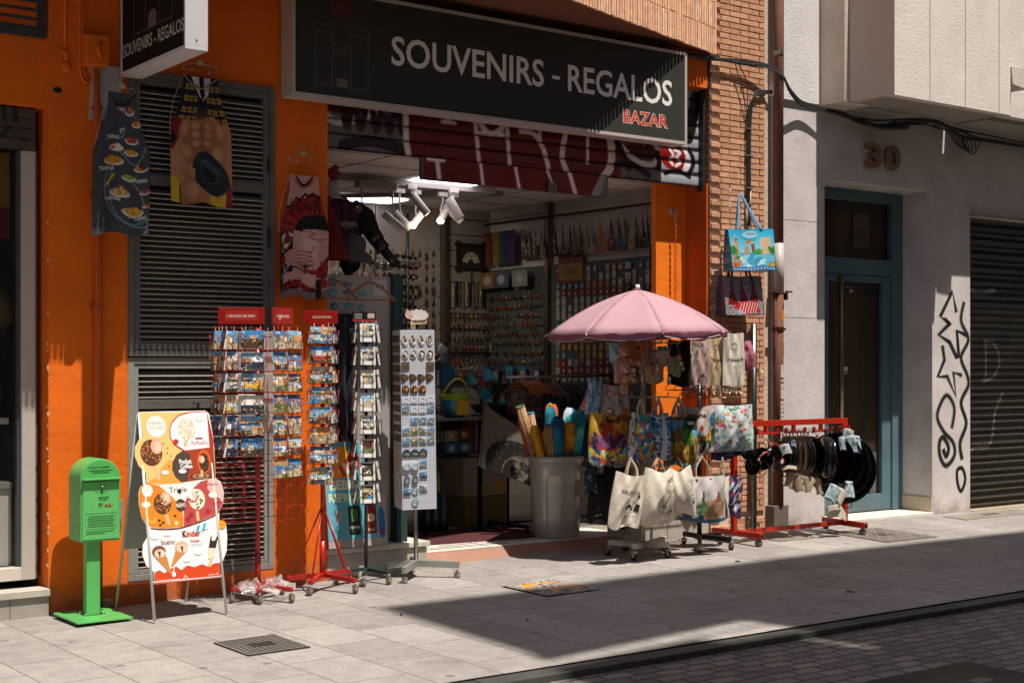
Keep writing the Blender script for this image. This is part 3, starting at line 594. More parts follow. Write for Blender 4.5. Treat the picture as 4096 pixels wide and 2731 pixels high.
m = MB(); m.text('REGALOS', f, 7.334, 3.862, 1.164, .222, '#f0e8e2', bold=.016); m.build('lettering', sg)
m = MB(); m.text('BAZAR', f, 7.931, 3.664, .519, .118, '#d9d0c8', bold=.045); m.text('BAZAR', f, 7.937, 3.669, .507, .108, '#cf3a18', bold=.016); m.build('lettering', sg)
m = MB(); castle(m, f, 4.98, 3.646, .462, .447, '#6a625c', .0045); m.build('castle_outline', sg)
m = MB(); m.stroke([(5.213+.082*math.cos(R_(t)), 4.245+.082*math.sin(R_(t))) for t in range(0, 360, 15)], .016, f, '#6d1c14', closed=True)
for k in range(3): m.poly([(5.165+.028*k, 4.205), (5.183+.028*k, 4.205), (5.207+.028*k, 4.285), (5.189+.028*k, 4.285)], f, '#6d1c14')
m.poly([(5.155, 4.215), (5.27, 4.215), (5.273, 4.225), (5.158, 4.225)], f, '#6d1c14'); m.build('round_emblem', sg)

bs = thing('hanging_sign', 'projecting box sign with white edge and castle, above the grey louvre doors', 'sign')
m = MB(); WHT = '#cdc7c9'
m.box((3.57, -1.15, 3.54), (3.72, -.10, 3.565), WHT, 'plastic'); m.box((3.57, -1.15, 3.565), (3.72, -1.13, 5.0), WHT, 'plastic'); m.box((3.57, -.12, 3.565), (3.72, -.10, 5.0), WHT, 'plastic'); m.box((3.57, -1.13, 4.975), (3.72, -.12, 5.0), WHT, 'plastic')
m.box((3.585, -1.13, 3.565), (3.70, -.12, 4.975), '#c9c2bd', 'plastic'); m.ball((3.645, -1.152, 3.60), .006, '#2a2522', n=6); m.build('frame', bs, bevel=.002)
m = MB(); m.box((3.576, -1.129, 3.568), (3.584, -.122, 4.972), '#201e1b', 'signpanel'); m.build('panel', bs)
f = plane((3.576, 0, 0), (0, -1, 0), (0, 0, 1), (-1, 0, 0)); m = MB(); m.text('SOUVENIRS - REGALOS', f, .135, 3.655, .985, .085, '#b9b2aa', bold=.012); m.build('lettering', bs)
m = MB(); castle(m, f, .30, 3.775, .66, .8, '#6a625c', .005); m.build('castle_outline', bs)
m = MB(); m.tube([(3.645, -.1, 4.7), (3.645, .05, 4.7)], .02, '#444'); m.build('bracket', bs)

# ---------------- things fixed to the orange wall ----------------
m = MB(); m.box((3.40, -.03, 3.24), (3.60, .002, 3.62), '#b3aaa2', 'stucco', rot=Matrix.Rotation(.08, 3, 'Y')); m.ball((3.46, .0, 3.60), .08, '#b3aaa2', 'stucco', sc=(1, .25, 1.3)); m.build('plaster_patch', label='lumpy white plaster patch on the orange wall under the hanging sign', cat='plaster')
jb = thing('junction_box', 'small orange painted electrical box on the wall beside the hanging sign', 'box')
m = MB(); m.box((3.345, -.09, 3.60), (3.50, 0, 3.80), ORG, 'paintwall'); m.build('case', jb, bevel=.006)
m = MB(); m.tube([(3.44, -.10, 3.65), (3.41, -.12, 3.68), (3.41, -.12, 3.72), (3.44, -.10, 3.75)], .012, ORG, 'paintwall'); m.build('handle', jb)
m = MB()
m.tube(cat([(3.33, -.012, 4.7), (3.325, -.012, 3.75), (3.33, -.012, 3.55), (3.37, -.012, 3.49), (3.42, -.012, 3.53), (3.42, -.02, 3.62)]), .011, ORG, 'paintwall')
m.tube(cat([(3.345, -.012, 4.7), (3.345, -.012, 3.75), (3.352, -.012, 3.56), (3.38, -.012, 3.52), (3.405, -.012, 3.55), (3.40, -.02, 3.62)]), .009, ORG, 'paintwall')
m.tube([(3.23, -.008, 4.7), (3.228, -.008, 3.62)], .007, ORG, 'paintwall'); m.ball((3.235, -.01, 3.58), .035, ORG, 'paintwall', sc=(1, .5, 1.1)); m.tube([(3.2, -.01, 3.69), (3.235, -.02, 3.67), (3.23, -.02, 3.62)], .011, ORG, 'paintwall')
for z in (3.93, 3.60): m.box((3.315, -.026, z), (3.36, 0, z+.012), ORG, 'paintwall')
m.build('cable_conduit', label='orange painted conduit looping down to the junction box', cat='conduit')
pp = thing('orange_drainpipe', 'thin orange painted pipe running down beside the louvre doors', 'pipe')
m = MB(); m.tube([(3.43, -.04, 3.58), (3.43, -.04, 3.34), (3.436, -.04, 3.30), (3.44, -.04, 2.0), (3.44, -.045, .0)], [.02, .02, .027, .027, .027], '#c0520c', 'paintwall', 14); m.build('pipe', pp)
for z in (1.99, 2.72, 3.31):
    m = MB(); m.lathe([(.033, 0), (.034, .012), (.033, .024)], (3.438, -.04, z), '#b04a0c', 'paintwall', 14); m.box((3.395, -.05, z+.004), (3.42, 0, z+.02), '#b04a0c', 'paintwall'); m.build('pipe_clip', pp)
m = MB(); m.ball((3.50, -.03, .01), .055, '#8a7a68', 'stone', 10, (1, .7, .8)); m.build('concrete_lump', label='small grey lump of concrete at the foot of the orange wall', cat='concrete')

# ---------------- right side pipes and cables ----------------
dp = thing('brown_drainpipe', 'brown cast iron downpipe between brick pillar and grey wall', 'pipe')
m = MB(); m.tube([(9.985, -.06, 6.5), (9.985, -.06, 2.755)], .045, '#7a5240', 'paintwall', 18)
m.tube([(9.985, -.06, 2.30), (9.985, -.06, .30)], .046, '#6b3d2a', 'paintwall', 18); m.build('pipe', dp)
m = MB(); m.tube([(9.985, -.062, 2.76), (9.985, -.062, 2.29)], .0485, '#b8afa9', 'plastic', 18); m.build('grey_sleeve', dp)
m = MB(); m.lathe([(.049, 0), (.052, .02), (.049, .04)], (9.985, -.06, 4.52), '#b0a89e', 'metal', 18); m.build('clamp', dp)
m = MB(); m.lathe([(.051, 0), (.053, .02), (.051, .045)], (9.985, -.06, 1.93), '#5d3424', 'dullmetal', 18); m.box((9.9, -.075, 1.945), (10.07, -.05, 1.965), '#5d3424', 'dullmetal'); m.build('clamp', dp)
m = MB(); m.box((9.91, -.10, 2.285), (10.06, 0, 2.297), '#5a3a2c', 'dullmetal'); m.box((10.04, -.10, 2.30), (10.13, -.09, 2.315), '#5a3a2c', 'dullmetal'); m.box((10.05, -.1, 2.23), (10.07, 0, 2.30), '#5a3a2c', 'dullmetal'); m.build('bracket', dp)
m = MB(); m.box((9.89, -.09, -.02), (10.09, .02, .30), '#6f675c', 'stone'); m.build('stone_foot', dp, bevel=.006)
fp = lambda a, z, d=0: Vector((9.985+(.0475+d)*math.sin(a/.047), -.06-(.0475+d)*math.cos(a/.047), z))
def sticker(z0, z1, c, lines, a0=-.02, a1=.055, nm='sticker'):
    m = MB()
    n = 8
    for i in range(n): a, b = a0+(a1-a0)*i/n, a0+(a1-a0)*(i+1)/n; m.add([fp(a, z0, .001), fp(b, z0, .001), fp(b, z1, .001), fp(a, z1, .001)], [(0, 1, 2, 3)], c, 'print')
    for t, y, h, cc in lines: m.text(t, off(fp, .001), a0+.004, z0+y*(z1-z0), (a1-a0)*.9, h*(z1-z0), cc, bold=.01)
    m.build(nm, dp)
sticker(1.05, 1.28, '#dccfc4', [('VACIO PI', .80, .13, '#a12c2c'), ('GRATIS', .64, .11, '#2c8a7a'), ('COMPRO', .48, .11, '#2a2a2a'), ('DISCOS DE', .32, .09, '#444'), ('VINILO', .18, .08, '#555'), ('610 652', .04, .09, '#333')])
sticker(.80, .99, '#dccfc4', [('VACIO PI', .76, .15, '#a12c2c'), ('610 656', .58, .12, '#7a5a2c'), ('COMPRO', .38, .15, '#a12c2c'), ('DISCOS DE', .2, .1, '#555'), ('LIBROS', .05, .1, '#555')])
sticker(1.30, 1.48, '#cbbfb6', [('MUDAN', .78, .15, '#222'), ('ZAS', .5, .12, '#8a3a3a')])
sticker(2.03, 2.12, '#c77a1c', []); sticker(1.97, 2.03, '#d6d0c8', [('SHG', .2, .6, '#555')], .015)
sticker(2.14, 2.20, '#2b2523', [('III', .2, .2, '#b03030')], .01, .045)
sticker(1.70, 1.84, '#c9c2ba', [('YEK', .65, .3, '#333'), ('XOM', .3, .3, '#333'), ('KS', .02, .25, '#333')], .02)
sticker(1.50, 1.62, '#c6bcb2', [], -.02, .02); sticker(1.56, 1.62, '#6fa0b8', [('SK8', .2, .6, '#e8e0d8')], .022); sticker(.48, .60, '#1b1918', [('NEW', .55, .38, '#d8d0c6'), ('WAVE', .08, .38, '#d8d0c6')], .0)
m = MB(); m.tube([(9.66, -.05, 2.0), (9.66, -.05, .1)], .03, '#6e7672', 'metal', 14)
m.build('grey_conduit', label='galvanised grey steel conduit standing in front of the brick pillar', cat='pipe')
m = MB()
for k, (dx, dy) in enumerate(((0, 0), (.02, -.005), (.035, 0), (.05, .003))):
    m.tube(cat([(9.60+dx, -.02, 3.02-.1*k), (9.60+dx, -.02+dy, 3.6), (9.61+dx, -.02, 3.93), (9.66+dx*.7, -.03, 4.08+.02*k), (9.78, -.03, 4.14+.012*k), (9.93, -.03, 4.165+.008*k)]), .0075, '#23282a', 'rubber', 6)
m.tube([(9.60, -.02, 3.1), (9.60, -.02, 2.85)], .011, '#9a8f86', 'plastic'); m.tube([(9.65, -.02, 3.25), (9.645, -.02, 2.88)], .008, '#b09a70', 'plastic'); m.tube([(9.62, -.03, 2.90), (9.62, -.03, 2.80)], .02, '#3a3632', 'rubber')
for z in (3.80, 3.55, 3.25, 3.1): m.box((9.59, -.035, z), (9.67, -.01, z+.012), '#6a6a66', 'plastic')
m.build('cable_bundle', label='black cables clipped vertically down the brick pillar', cat='cables')
m = MB(); rc = random.Random(5)
for k in range(11):
    j = lambda s=.018: rc.uniform(-s, s); c = rc.choice(('#202526', '#2c3234', '#1a1c1c', '#3a4245', '#5c6468'))
    m.tube(cat([(8.5, -.03+j(), 4.40+j()), (9.0, -.05+j(), 4.385+j()), (9.5, -.06, 4.40+j()), (9.92, -.10, 4.37+j()), (10.08, -.13, 4.18+j(.03)), (10.35, -.07, 4.09+j(.03)), (10.75, -.12, 4.06+j(.03)), (11.2, -.2, 3.99+j(.04)), (11.7, -.22, 4.05+j(.04)), (12.2, -.2, 4.08+j(.04)), (12.7, -.12, 4.04+j(.05)), (13.3, -.1, 4.04+j(.04)), (16, -.1, 4.0+j())], n=5), rc.choice((.006, .008, .010)), c, 'rubber', 6)
m.tube(cat([(9.45, -.05, 4.39), (9.58, -.03, 4.25), (9.60, -.03, 4.0)]), .005, '#202526', 'rubber', 6); m.tube(cat([(9.42, -.05, 4.38), (9.50, -.03, 4.22), (9.60, -.03, 3.95)]), .005, '#202526', 'rubber', 6)
for k in range(5): m.tube(cat([(12.5+.05*k, -.12, 4.02), (12.6+.06*k, -.14, 3.92-.02*k), (12.75+.05*k, -.14, 3.88+.01*k), (12.7+.08*k, -.12, 4.0)]), .006, '#26292a', 'rubber', 6)
m.tube(cat([(11.0, -.21, 3.98), (11.3, -.22, 3.955), (11.7, -.21, 4.0)]), .022, '#2a2522', 'rubber', 8)
m.build('overhead_cables', label='thick tangle of black cables strung along the facades under the balcony', cat='cables')

# ---------------- pavement details ----------------
def cover(name, label, quad, c, pat, z=.007):
    m = MB(); a, b, d, e = [Vector((x, y, zg(x, y)+z)) for x, y in quad]; up = Vector((0, 0, 1))
    P = lambda u, v, h=0: (a*(1-u)+b*u)*(1-v)+(e*(1-u)+d*u)*v+up*h
    m.add([P(0, 0), P(1, 0), P(1, 1), P(0, 1), P(0, 0, -.05), P(1, 0, -.05), P(1, 1, -.05), P(0, 1, -.05)], [(0, 3, 2, 1), (0, 1, 5, 4), (1, 2, 6, 5), (2, 3, 7, 6), (3, 0, 4, 7)], c, 'stone')
    pat(m, P); m.build(name, label=label, cat='manhole cover', kind=None); return m
def pat1(m, P):
    m.k = 0
    for i in range(13):
        for j in range(13):
            u, v = (i+.5)/13, (j+.5)/13
            if abs(u-.5) < .22 and abs(v-.5) < .12: continue
            w, h = (.030, .010) if (i+j) % 2 else (.010, .030)
            m.add([P(u-w, v-h, .004), P(u+w, v-h, .004), P(u+w, v+h, .004), P(u-w, v+h, .004)], [(0, 3, 2, 1)], '#a19a8e', 'stone')
    for q in ((0, .03, 0, 1), (.97, 1, 0, 1), (0, 1, 0, .03), (0, 1, .97, 1)): m.add([P(q[0], q[2], .003), P(q[1], q[2], .003), P(q[1], q[3], .003), P(q[0], q[3], .003)], [(0, 3, 2, 1)], '#8a857c', 'dullmetal')
    m.add([P(.3, .4, .003), P(.7, .4, .003), P(.7, .6, .003), P(.3, .6, .003)], [(0, 3, 2, 1)], '#4c463e', 'dullmetal')
cover('manhole_cover', 'square iron cover with a raised dash pattern, nearest the camera on the pavement', [(3.54, -1.62), (3.93, -1.62), (3.92, -2.09), (3.53, -2.09)], '#35342f', pat1)
def pat2(m, P):
    for i in range(10):
        for j in range(10):
            u, v = (i+.5)/10, (j+.5)/10; s = 1 if (i+j) % 2 else -1; w = .035
            m.add([P(u-w, v-w*s-.008, .004), P(u-w, v-w*s+.008, .004), P(u+w, v+w*s+.008, .004), P(u+w, v+w*s-.008, .004)], [(0, 1, 2, 3)], '#b0a698', 'stone')
    m.add([P(.4, .4, .003), P(.62, .4, .003), P(.62, .62, .003), P(.4, .62, .003)], [(0, 3, 2, 1)], '#5d574e', 'dullmetal')
cover('manhole_cover', 'wide worn iron cover with diagonal treads beside the red pan rack', [(10.2, -.47), (10.9, -.47), (10.87, -1.19), (10.14, -1.19)], '#69625a', pat2)
cover('manhole_cover', 'low grey metal cover in front of the right grey pillar', [(12.3, -.18), (13.5, -.18), (13.45, -.5), (12.25, -.5)], '#8a8175', pat2)
cover('manhole_cover', 'small plate set in the pavement between pan rack feet', [(9.35, -.52), (9.75, -.52), (9.75, -.68), (9.35, -.68)], '#7d766b', lambda m, P: None)
m = MB(); m.box((5.7, -5.3, -.1), (6.75, -4.45, -.038), '#2c2a27', 'dullmetal'); m.box((5.9, -5.1, -.038), (6.55, -4.62, -.034), '#3a3733', 'dullmetal'); f = plane((0, 0, -.034), (1, 0, 0), (0, 1, 0)); m.text('AGUAS', f, 6.08, -4.80, .22, .07, '#6a645c'); m.poly([(6.33, -4.84), (6.46, -4.84), (6.46, -4.76), (6.33, -4.76)], f, '#77716a'); m.build('road_cover', label='large dark iron cover in the cobbled road', cat='manhole cover')
# worn stencil
r = R(44, 44, '#a79e93'); rs = random.Random(2)
for k in range(900): r.ell(rs.random(), rs.random(), .018, .012, rs.choice(('#37332f', '#37332f', '#4a4540', '#a79e93')), .4)
r.line([(.2, .35), (.3, .2), (.55, .2), (.8, .25)], .09, '#e08a10', .03, True); r.line([(.35, .75), (.55, .62), (.8, .62), (.95, .58)], .09, '#e08a10', .03, True)
r.dots(26, ['#37332f', '#a79e93'], .035, rs); r.line([(.18, .45), (.25, .3)], .05, '#e08a10', .03)
m = MB(); m.rgrid(lambda U, V: (6.03+.48*U, -1.04-.55*V, .008+.037*(-1.04-.55*V+3.45)/3.45+0*U), r, 'matte', False, flip=False); m.build('pavement_stencil', label='worn orange and black stencil painted on the pavement slabs', cat='painted mark')
for i, (x, y) in enumerate(((8.2, -1.25), (5.4, -2.2), (7.9, -2.7), (10.9, -2.2), (4.9, -1.5))):
    m = MB(); m.tube([(0, 0, .006), (.03, .008, .008), (.055, .004, .005)], .005, ('#2b2724', '#8a5a2a', '#b8452a', '#6a4a2a', '#3a3530')[i], 'matte', 6); m.build('litter', loc=(x, y, zg(x, y)), rz=i, label=('thin dark twig lying on the sunlit pavement', 'brown scrap near the kerb in shadow', 'red scrap by the kerb stones', 'brown leaf on the far shaded slabs', 'dark scrap on the pavement before the postcard racks')[i], cat='litter')

# ---------------- green post box ----------------
mb = thing('post_box', 'bright green free-standing post box with a rounded top on a square foot plate', 'post box', (0, 0, 0)); GR = '#58ae5c'
m = MB(); m.box((3.10, -.60, .0), (3.46, -.145, .012), GR, 'gloss'); m.build('foot_plate', mb, bevel=.003)
m = MB(); m.box((3.24, -.37, .012), (3.33, -.31, .495), GR, 'gloss'); m.build('post', mb, bevel=.003)
m = MB(); m.box((3.215, -.40, .0125), (3.355, -.28, .017), '#9fae9c', 'metal')
for a, b in ((3.225, -.39), (3.345, -.39), (3.225, -.29), (3.345, -.29)): m.lathe([(.008, 0), (.008, .006), (0, .006)], (a, b, .017), '#999', 'metal', 8)
m.build('flange', mb)
arch = [(3.182, .485), (3.446, .485), (3.446, .885)]+[(3.314+.132*math.cos(R_(t)), .885+.128*math.sin(R_(t))) for t in range(10, 180, 10)]+[(3.182, .885)]
fn = lambda x, y, d: Vector((x, -.42+d, y))
m = MB(); m.prism(arch, fn, .22, GR, 'gloss'); m.build('body', mb, bevel=.008)
m = MB(); m.box((3.196, -.427, .497), (3.435, -.4195, .868), '#62ba66', 'gloss'); m.build('door', mb, bevel=.004)
m = MB(); m.box((3.190, -.455, .873), (3.439, -.40, .882), GR, 'gloss', rot=Matrix.Rotation(-.35, 3, 'X')); m.box((3.205, -.423, .855), (3.425, -.419, .872), '#0d2210', 'matte'); m.build('slot_flap', mb)
m = MB(); m.lathe([(.009, 0), (.009, .012), (.004, .014), (0, .014)], (3.322, -.427, .832), '#a9a9a0', 'metal', 14, (0, -1, 0)); m.box((3.316, -.44, .815), (3.328, -.428, .826), '#777', 'metal'); m.build('lock', mb)
f = plane((0, -.4275, 0)); DK = '#12421c'; m = MB()
m.text('The QR Mail', f, 3.27, .795, .085, .013, '#1c6a2a'); m.text('POST', f, 3.30, .745, .065, .026, DK, bold=.02); m.text('BY', f, 3.30, .706, .03, .024, DK, bold=.02)
m.stroke([(3.338, .70), (3.343, .722), (3.348, .704), (3.353, .722), (3.358, .704), (3.37, .712), (3.375, .724), (3.366, .712), (3.372, .703), (3.395, .72)], .005, f, '#a8232a')
m.stroke([(3.215, .665), (3.415, .665), (3.415, .565), (3.215, .565)], .0025, f, DK, smooth=False, closed=True)
for i in range(6): m.poly([(3.225+.004*(i % 3), .580+.013*i), (3.404-.005*(i*2 % 3), .580+.013*i), (3.404-.005*(i*2 % 3), .5835+.013*i), (3.225+.004*(i % 3), .5835+.013*i)], f, DK)
for i in range(2): m.poly([(3.214, .548-.012*i), (3.40-.06*i, .548-.012*i), (3.40-.06*i, .5515-.012*i), (3.214, .5515-.012*i)], f, DK)
m.build('lettering', mb); m = MB(); f = plane((0, -.4205, 0))
m.text('INTERNATIONAL', f, 3.234, .952, .094, .013, DK); m.text('POST', f, 3.330, .952, .046, .013, DK, bold=.03)
for i in range(2): m.poly([(3.24+.02*i, .936-.013*i), (3.39-.02*i, .936-.013*i), (3.39-.02*i, .94-.013*i), (3.24+.02*i, .94-.013*i)], f, DK)
m.build('top_lettering', mb)

# ---------------- ice cream A-board ----------------
ab = thing('ice_cream_sign', 'white framed A-board advertising ice creams beside the green post box', 'sign', (3.53, 0, 0))
ff = lambda x, z, d=0: Vector((x, -.765+.225*z, z))+Vector((0, -.9756, .2195))*d
m = MB()
for x0, x1 in ((.0, .022), (.49, .487)): m.tube([(x0, -.775, .0), (x0 if x0 else .022, -.765+.225*1.29+.012, 1.30)], .0095, '#d9d7d4', 'plastic')
m.tube([(.006, -.712, .235), (.487, -.712, .235)], .0085, '#d9d7d4', 'plastic'); m.tube([(.022, -.46, 1.30), (.487, -.46, 1.30)], .0095, '#d9d7d4', 'plastic'); m.build('front_frame', ab)
m = MB()
for x0, x1 in ((-.022, .022), (.47, .487)): m.tube([(x0, -.18, .0), (x1, -.45, 1.29)], .0085, '#c9c7c2', 'plastic')
m.build('back_frame', ab)
m = MB(); m.prism([(.0, .40), (.47, .40), (.49, 1.28), (.02, 1.28)], lambda x, z, d: Vector((x, -.18-.209*z+d, z)), .006, '#9a9b94', 'plastic')
m.prism([(-.03+.06*math.cos(R_(t))*1, .62+.12*math.sin(R_(t))) for t in range(90, 271, 20)], lambda x, z, d: Vector((x, -.18-.209*z+d, z)), .006, '#b5b5ae', 'plastic'); m.build('back_board', ab)
outline = [(.021, 1.305), (.488, 1.303), (.504, 1.288), (.519, 1.103), (.507, .861), (.54, .84), (.556, .768), (.542, .698), (.511, .652), (.504, .582), (.549, .56), (.55, .485), (.536, .393), (.504, .333), (.477, .32), (.476, .231), (.027, .222), (.026, .3), (-.022, .345), (-.04, .414), (-.031, .473), (.001, .516), (.004, .591), (-.024, .639), (-.036, .723), (-.032, .791), (-.014, .836), (.029, .857), (.03, .918), (-.014, .966), (-.035, 1.028), (-.03, 1.082), (.0, 1.127), (.031, 1.15)]
m = MB(); m.prism(outline, lambda x, z, d: ff(x, z, .004-d), .005, '#e9e6e2', 'print')
fa = lambda x, z, d=0: ff(x, z, .0032+d); P = lambda pts, c: m.poly(pts, fa, c); E = lambda x, y, a, b, c, **k: m.ell(x, y, a, b, fa, c, **k)
P([(.021, 1.305), (.40, 1.303), (.519, 1.103), (.507, .861), (.417, .86), (.263, .845), (.113, .845), (.029, .857), (.03, .918), (-.014, .966), (-.035, 1.028), (-.03, 1.082), (.0, 1.127), (.031, 1.15)], '#f0bd72')
P([(.029, .857), (.113, .841), (.27, .842), (.29, .93), (.2, 1.0), (.14, .95), (.12, .9)], '#e39a3c')
P([(.214, 1.191), (.234, 1.238), (.285, 1.284), (.367, 1.304), (.49, 1.303), (.519, 1.103), (.51, 1.06), (.401, 1.042), (.299, 1.044), (.236, 1.089), (.212, 1.136)], '#b3281a')
P([(.221, 1.191), (.237, 1.23), (.288, 1.276), (.375, 1.297), (.489, 1.298), (.484, 1.065), (.402, 1.052), (.309, 1.053), (.245, 1.096), (.22, 1.136)], '#e9e8ea')
P([(.292, 1.051), (.472, 1.065), (.512, 1.06), (.505, .863), (.417, .86), (.271, .847), (.311, .906), (.343, .975)], '#a03312')
P([(.292, 1.051), (.247, 1.026), (.216, .98), (.209, .933), (.225, .886), (.263, .849), (.306, .853), (.319, .905), (.342, .967), (.34, 1.03)], '#463a30')
E(.127, 1.213, .070, .073, '#e8c79a'); E(.127, 1.213, .064, .067, '#eee9e2'); m.text('FERRERO', fa, .075, 1.222, .105, .021, '#9a8a5c'); m.text('ROCHER', fa, .08, 1.193, .095, .021, '#9a8a5c')
rb = random.Random(1)
def choc(x, y, a, b, c1, cols, bx, by, br, cream, n=46, rot=0):
    E(x, y, a, b, c1, rot=rot); k0 = m.k+1
    for i in range(n):
        t = rb.uniform(0, 6.28); q = math.sqrt(rb.random())*.88; px, py = q*math.cos(t)*a, q*math.sin(t)*b
        m.k = k0+i % 3; E(x+px, y+py, .008, .006, rb.choice(cols), n=6, rot=rb.uniform(0, 180))
    E(bx, by, br, br*1.15, cream, rot=rot); E(bx+br*.2, by, br*.5, br*.8, '#e8c4ae', rot=rot, n=12)
def stick(x0, y0, x1, y1, w=.022): m.stroke([(x0, y0), (x1, y1)], w, fa, '#dbb182', smooth=False); E(x1, y1, w/2, w/2, '#dbb182', n=10)
stick(.09, .96, .112, .88, .026); choc(.078, 1.045, .075, .085, '#5a3014', ('#7a4318', '#a1602a', '#3d1f0c', '#c07c3c'), .118, 1.085, .042, '#d9a988', 90)
for (x, y) in ((.165, 1.10), (.19, 1.07), (.21, 1.02), (.185, 1.04), (.19, .955)): E(x, y, .007, .006, '#8a4d20', n=5)
stick(.325, 1.12, .315, 1.085); choc(.335, 1.19, .062, .075, '#dccdb0', ('#efe6d4', '#cdbb98', '#f4efe4'), .36, 1.225, .034, '#efe2d8', 50)
E(.252, 1.11, .02, .019, '#b5361a', n=8); m.text('Raffaello', fa, .36, 1.085, .115, .028, '#b06a64'); P([(.39, 1.122), (.44, 1.122), (.44, 1.133), (.39, 1.133)], '#a82820')
m.text('Pocket', fa, .262, .965, .085, .032, '#e8e4de', bold=.04); m.text('Coffee', fa, .266, .936, .085, .028, '#e8e4de', bold=.04)
E(.435, .975, .047, .078, '#cc5a12', rot=-6); choc(.435, .97, .035, .062, '#3d1d10', ('#5a2c14', '#2a130a', '#7a4420'), .42, .99, .022, '#c89a78', 30); 
for i in range(4): E(.405, .882+.0*i, .075-.017*i, .022-.005*i, ('#6a3418', '#b08868', '#54260f', '#c09878')[i])
stick(.415, .92, .41, .885, .016)
for x, y in ((.16, .916), (.279, .919), (.431, 1.254)): E(x, y, .029, .015, '#b4321e'); E(x, y, .027, .0135, '#eeeae6')
# middle section
P([(.029, .857), (.113, .841), (.263, .842), (.382, .855), (.46, .861), (.507, .857), (.54, .84), (.556, .768), (.542, .698), (.511, .652), (.47, .623), (.355, .588), (.219, .562), (.095, .563), (.031, .574), (-.002, .607), (-.024, .639), (-.036, .723), (-.032, .791), (-.014, .836)], '#e8dfd8')
P([(.029, .857), (.104, .838), (.181, .772), (.222, .723), (.254, .668), (.257, .613), (.248, .565), (.095, .564), (.031, .578), (-.002, .607), (-.024, .639), (-.035, .723), (-.03, .791), (-.014, .836)], '#d97f10')
P([(.502, .856), (.539, .832), (.554, .768), (.54, .698), (.51, .654), (.47, .627), (.355, .59), (.252, .567), (.26, .621), (.263, .675), (.276, .72), (.325, .796), (.398, .847), (.451, .858)], '#b5453e')
P([(.502, .856), (.539, .832), (.554, .768), (.545, .71), (.50, .72), (.44, .80), (.45, .858)], '#d9b0a8')
m.stroke([(.029, .572), (.095, .560), (.219, .558), (.355, .586), (.47, .622), (.511, .65)], .008, fa, '#5e2c14')
E(.028, .807, .036, .038, '#efe9e0'); m.text('FERRERO', fa, .004, .81, .048, .009, '#c4b48a'); m.text('ROCHER', fa, .008, .795, .04, .009, '#c4b48a'); E(.012, .72, .03, .018, '#f0e6dc')
stick(.14, .65, .155, .592); choc(.122, .718, .060, .067, '#5c3213', ('#7a4318', '#a1602a', '#3d1f0c', '#c07c3c'), .145, .75, .038, '#dba682', 70)
m.stroke([(.01, .69), (.02, .62), (.06, .61), (.065, .64)], .012, fa, '#e8a83c'); 
for x, y in ((.09, .615), (.115, .60), (.2, .637), (.095, .587)): E(x, y, .012, .009, '#5a3014', n=6)
E(.205, .593, .014, .014, '#f0c890'); stick(.355, .66, .356, .605); choc(.36, .735, .058, .067, '#e2d6bc', ('#efe6d4', '#cdbb98', '#4a3a2a'), .335, .765, .035, '#efe4dc', 44); m.stroke([(.30, .735), (.34, .72), (.375, .76)], .010, fa, '#b53440')
m.text('Triple', fa, .175, .775, .12, .045, '#3a2c24'); E(.245, .79, .013, .015, '#241a14'); E(.245, .703, .036, .040, '#4a3020'); m.text('NUEVO', fa, .212, .69, .066, .026, '#e8dcd0', bold=.03)
E(.475, .757, .03, .019, '#f0e8e4'); m.text('Raffaello', fa, .43, .818, .085, .018, '#a05a54'); m.stroke([(.47, .70), (.50, .70), (.52, .72), (.50, .735)], .012, fa, '#8e2a28')
for x, y in ((.31, .637), (.43, .653), (.285, .61)): E(x, y, .019, .017, '#9a2430', n=10)
# lower section
P([(.029, .296), (.063, .308), (.093, .286), (.136, .309), (.179, .321), (.209, .296), (.253, .322), (.302, .307), (.354, .322), (.394, .303), (.447, .322), (.477, .32), (.476, .231), (.027, .222)], '#c93f0c')
m.text('Kinder', fa, .238, .500, .125, .04, '#cf3a14', bold=.03); m.text('K', fa, .238, .500, .024, .040, '#262220', bold=.04); m.text('bueno', fa, .092, .462, .09, .034, '#7a3a20'); m.text('Kinder', fa, .112, .51, .046, .014, '#c8452a')
m.text('Kinder', fa, .292, .464, .062, .018, '#cf3a14', bold=.02); m.text('CHOCOLATE', fa, .288, .440, .08, .018, '#8fb4c8')
for x, y in ((.05, .516), (.337, .398), (.255, .36)): E(x, y, .028, .017, '#a9c8d8'); E(x, y, .026, .015, '#f4f2f0')
def cone(x, y, tx, ty, c): P([(x-.042, y), (x+.042, y), (tx+.006, ty), (tx-.006, ty)], '#c8823c'); E(x, y+.018, .046, .036, c); E(x+.005, y+.005, .036, .026, '#e2c2ac'); P([(x-.01, y+.02), (x+.012, y+.018), (x+.004, y-.03)], '#6a3a20')
cone(.07, .405, .135, .285, '#7a4a30'); cone(.225, .425, .148, .325, '#d8b096')
for i in range(5): m.stroke([(.09+.01*i, .38-.02*i), (.13+.0*i, .375-.018*i)], .0025, fa, '#9a5c28', smooth=False)
stick(.425, .36, .408, .31); P([(.40, .35), (.445, .36), (.475, .46), (.46, .50), (.43, .49), (.41, .43)], '#e2d0b4'); P([(.41, .42), (.46, .415), (.482, .48), (.465, .51), (.43, .49)], '#33201a'); E(.455, .485, .015, .025, '#efe8e0', rot=-30)
for i in range(4): P([(.345+.022*i, .565+.006*i), (.367+.022*i, .571+.006*i), (.352+.022*i, .525+.006*i), (.330+.022*i, .52+.006*i)], ('#3fa9c8', '#eeeeee')[i % 2])
E(.515, .562, .033, .028, '#e89a14'); m.text('NUEVO!', fa, .49, .554, .05, .014, '#a86a08'); E(.156, .275, .014, .017, '#dfe8f0'); m.stroke([(.15, .29), (.165, .31)], .006, fa, '#dfe8f0')
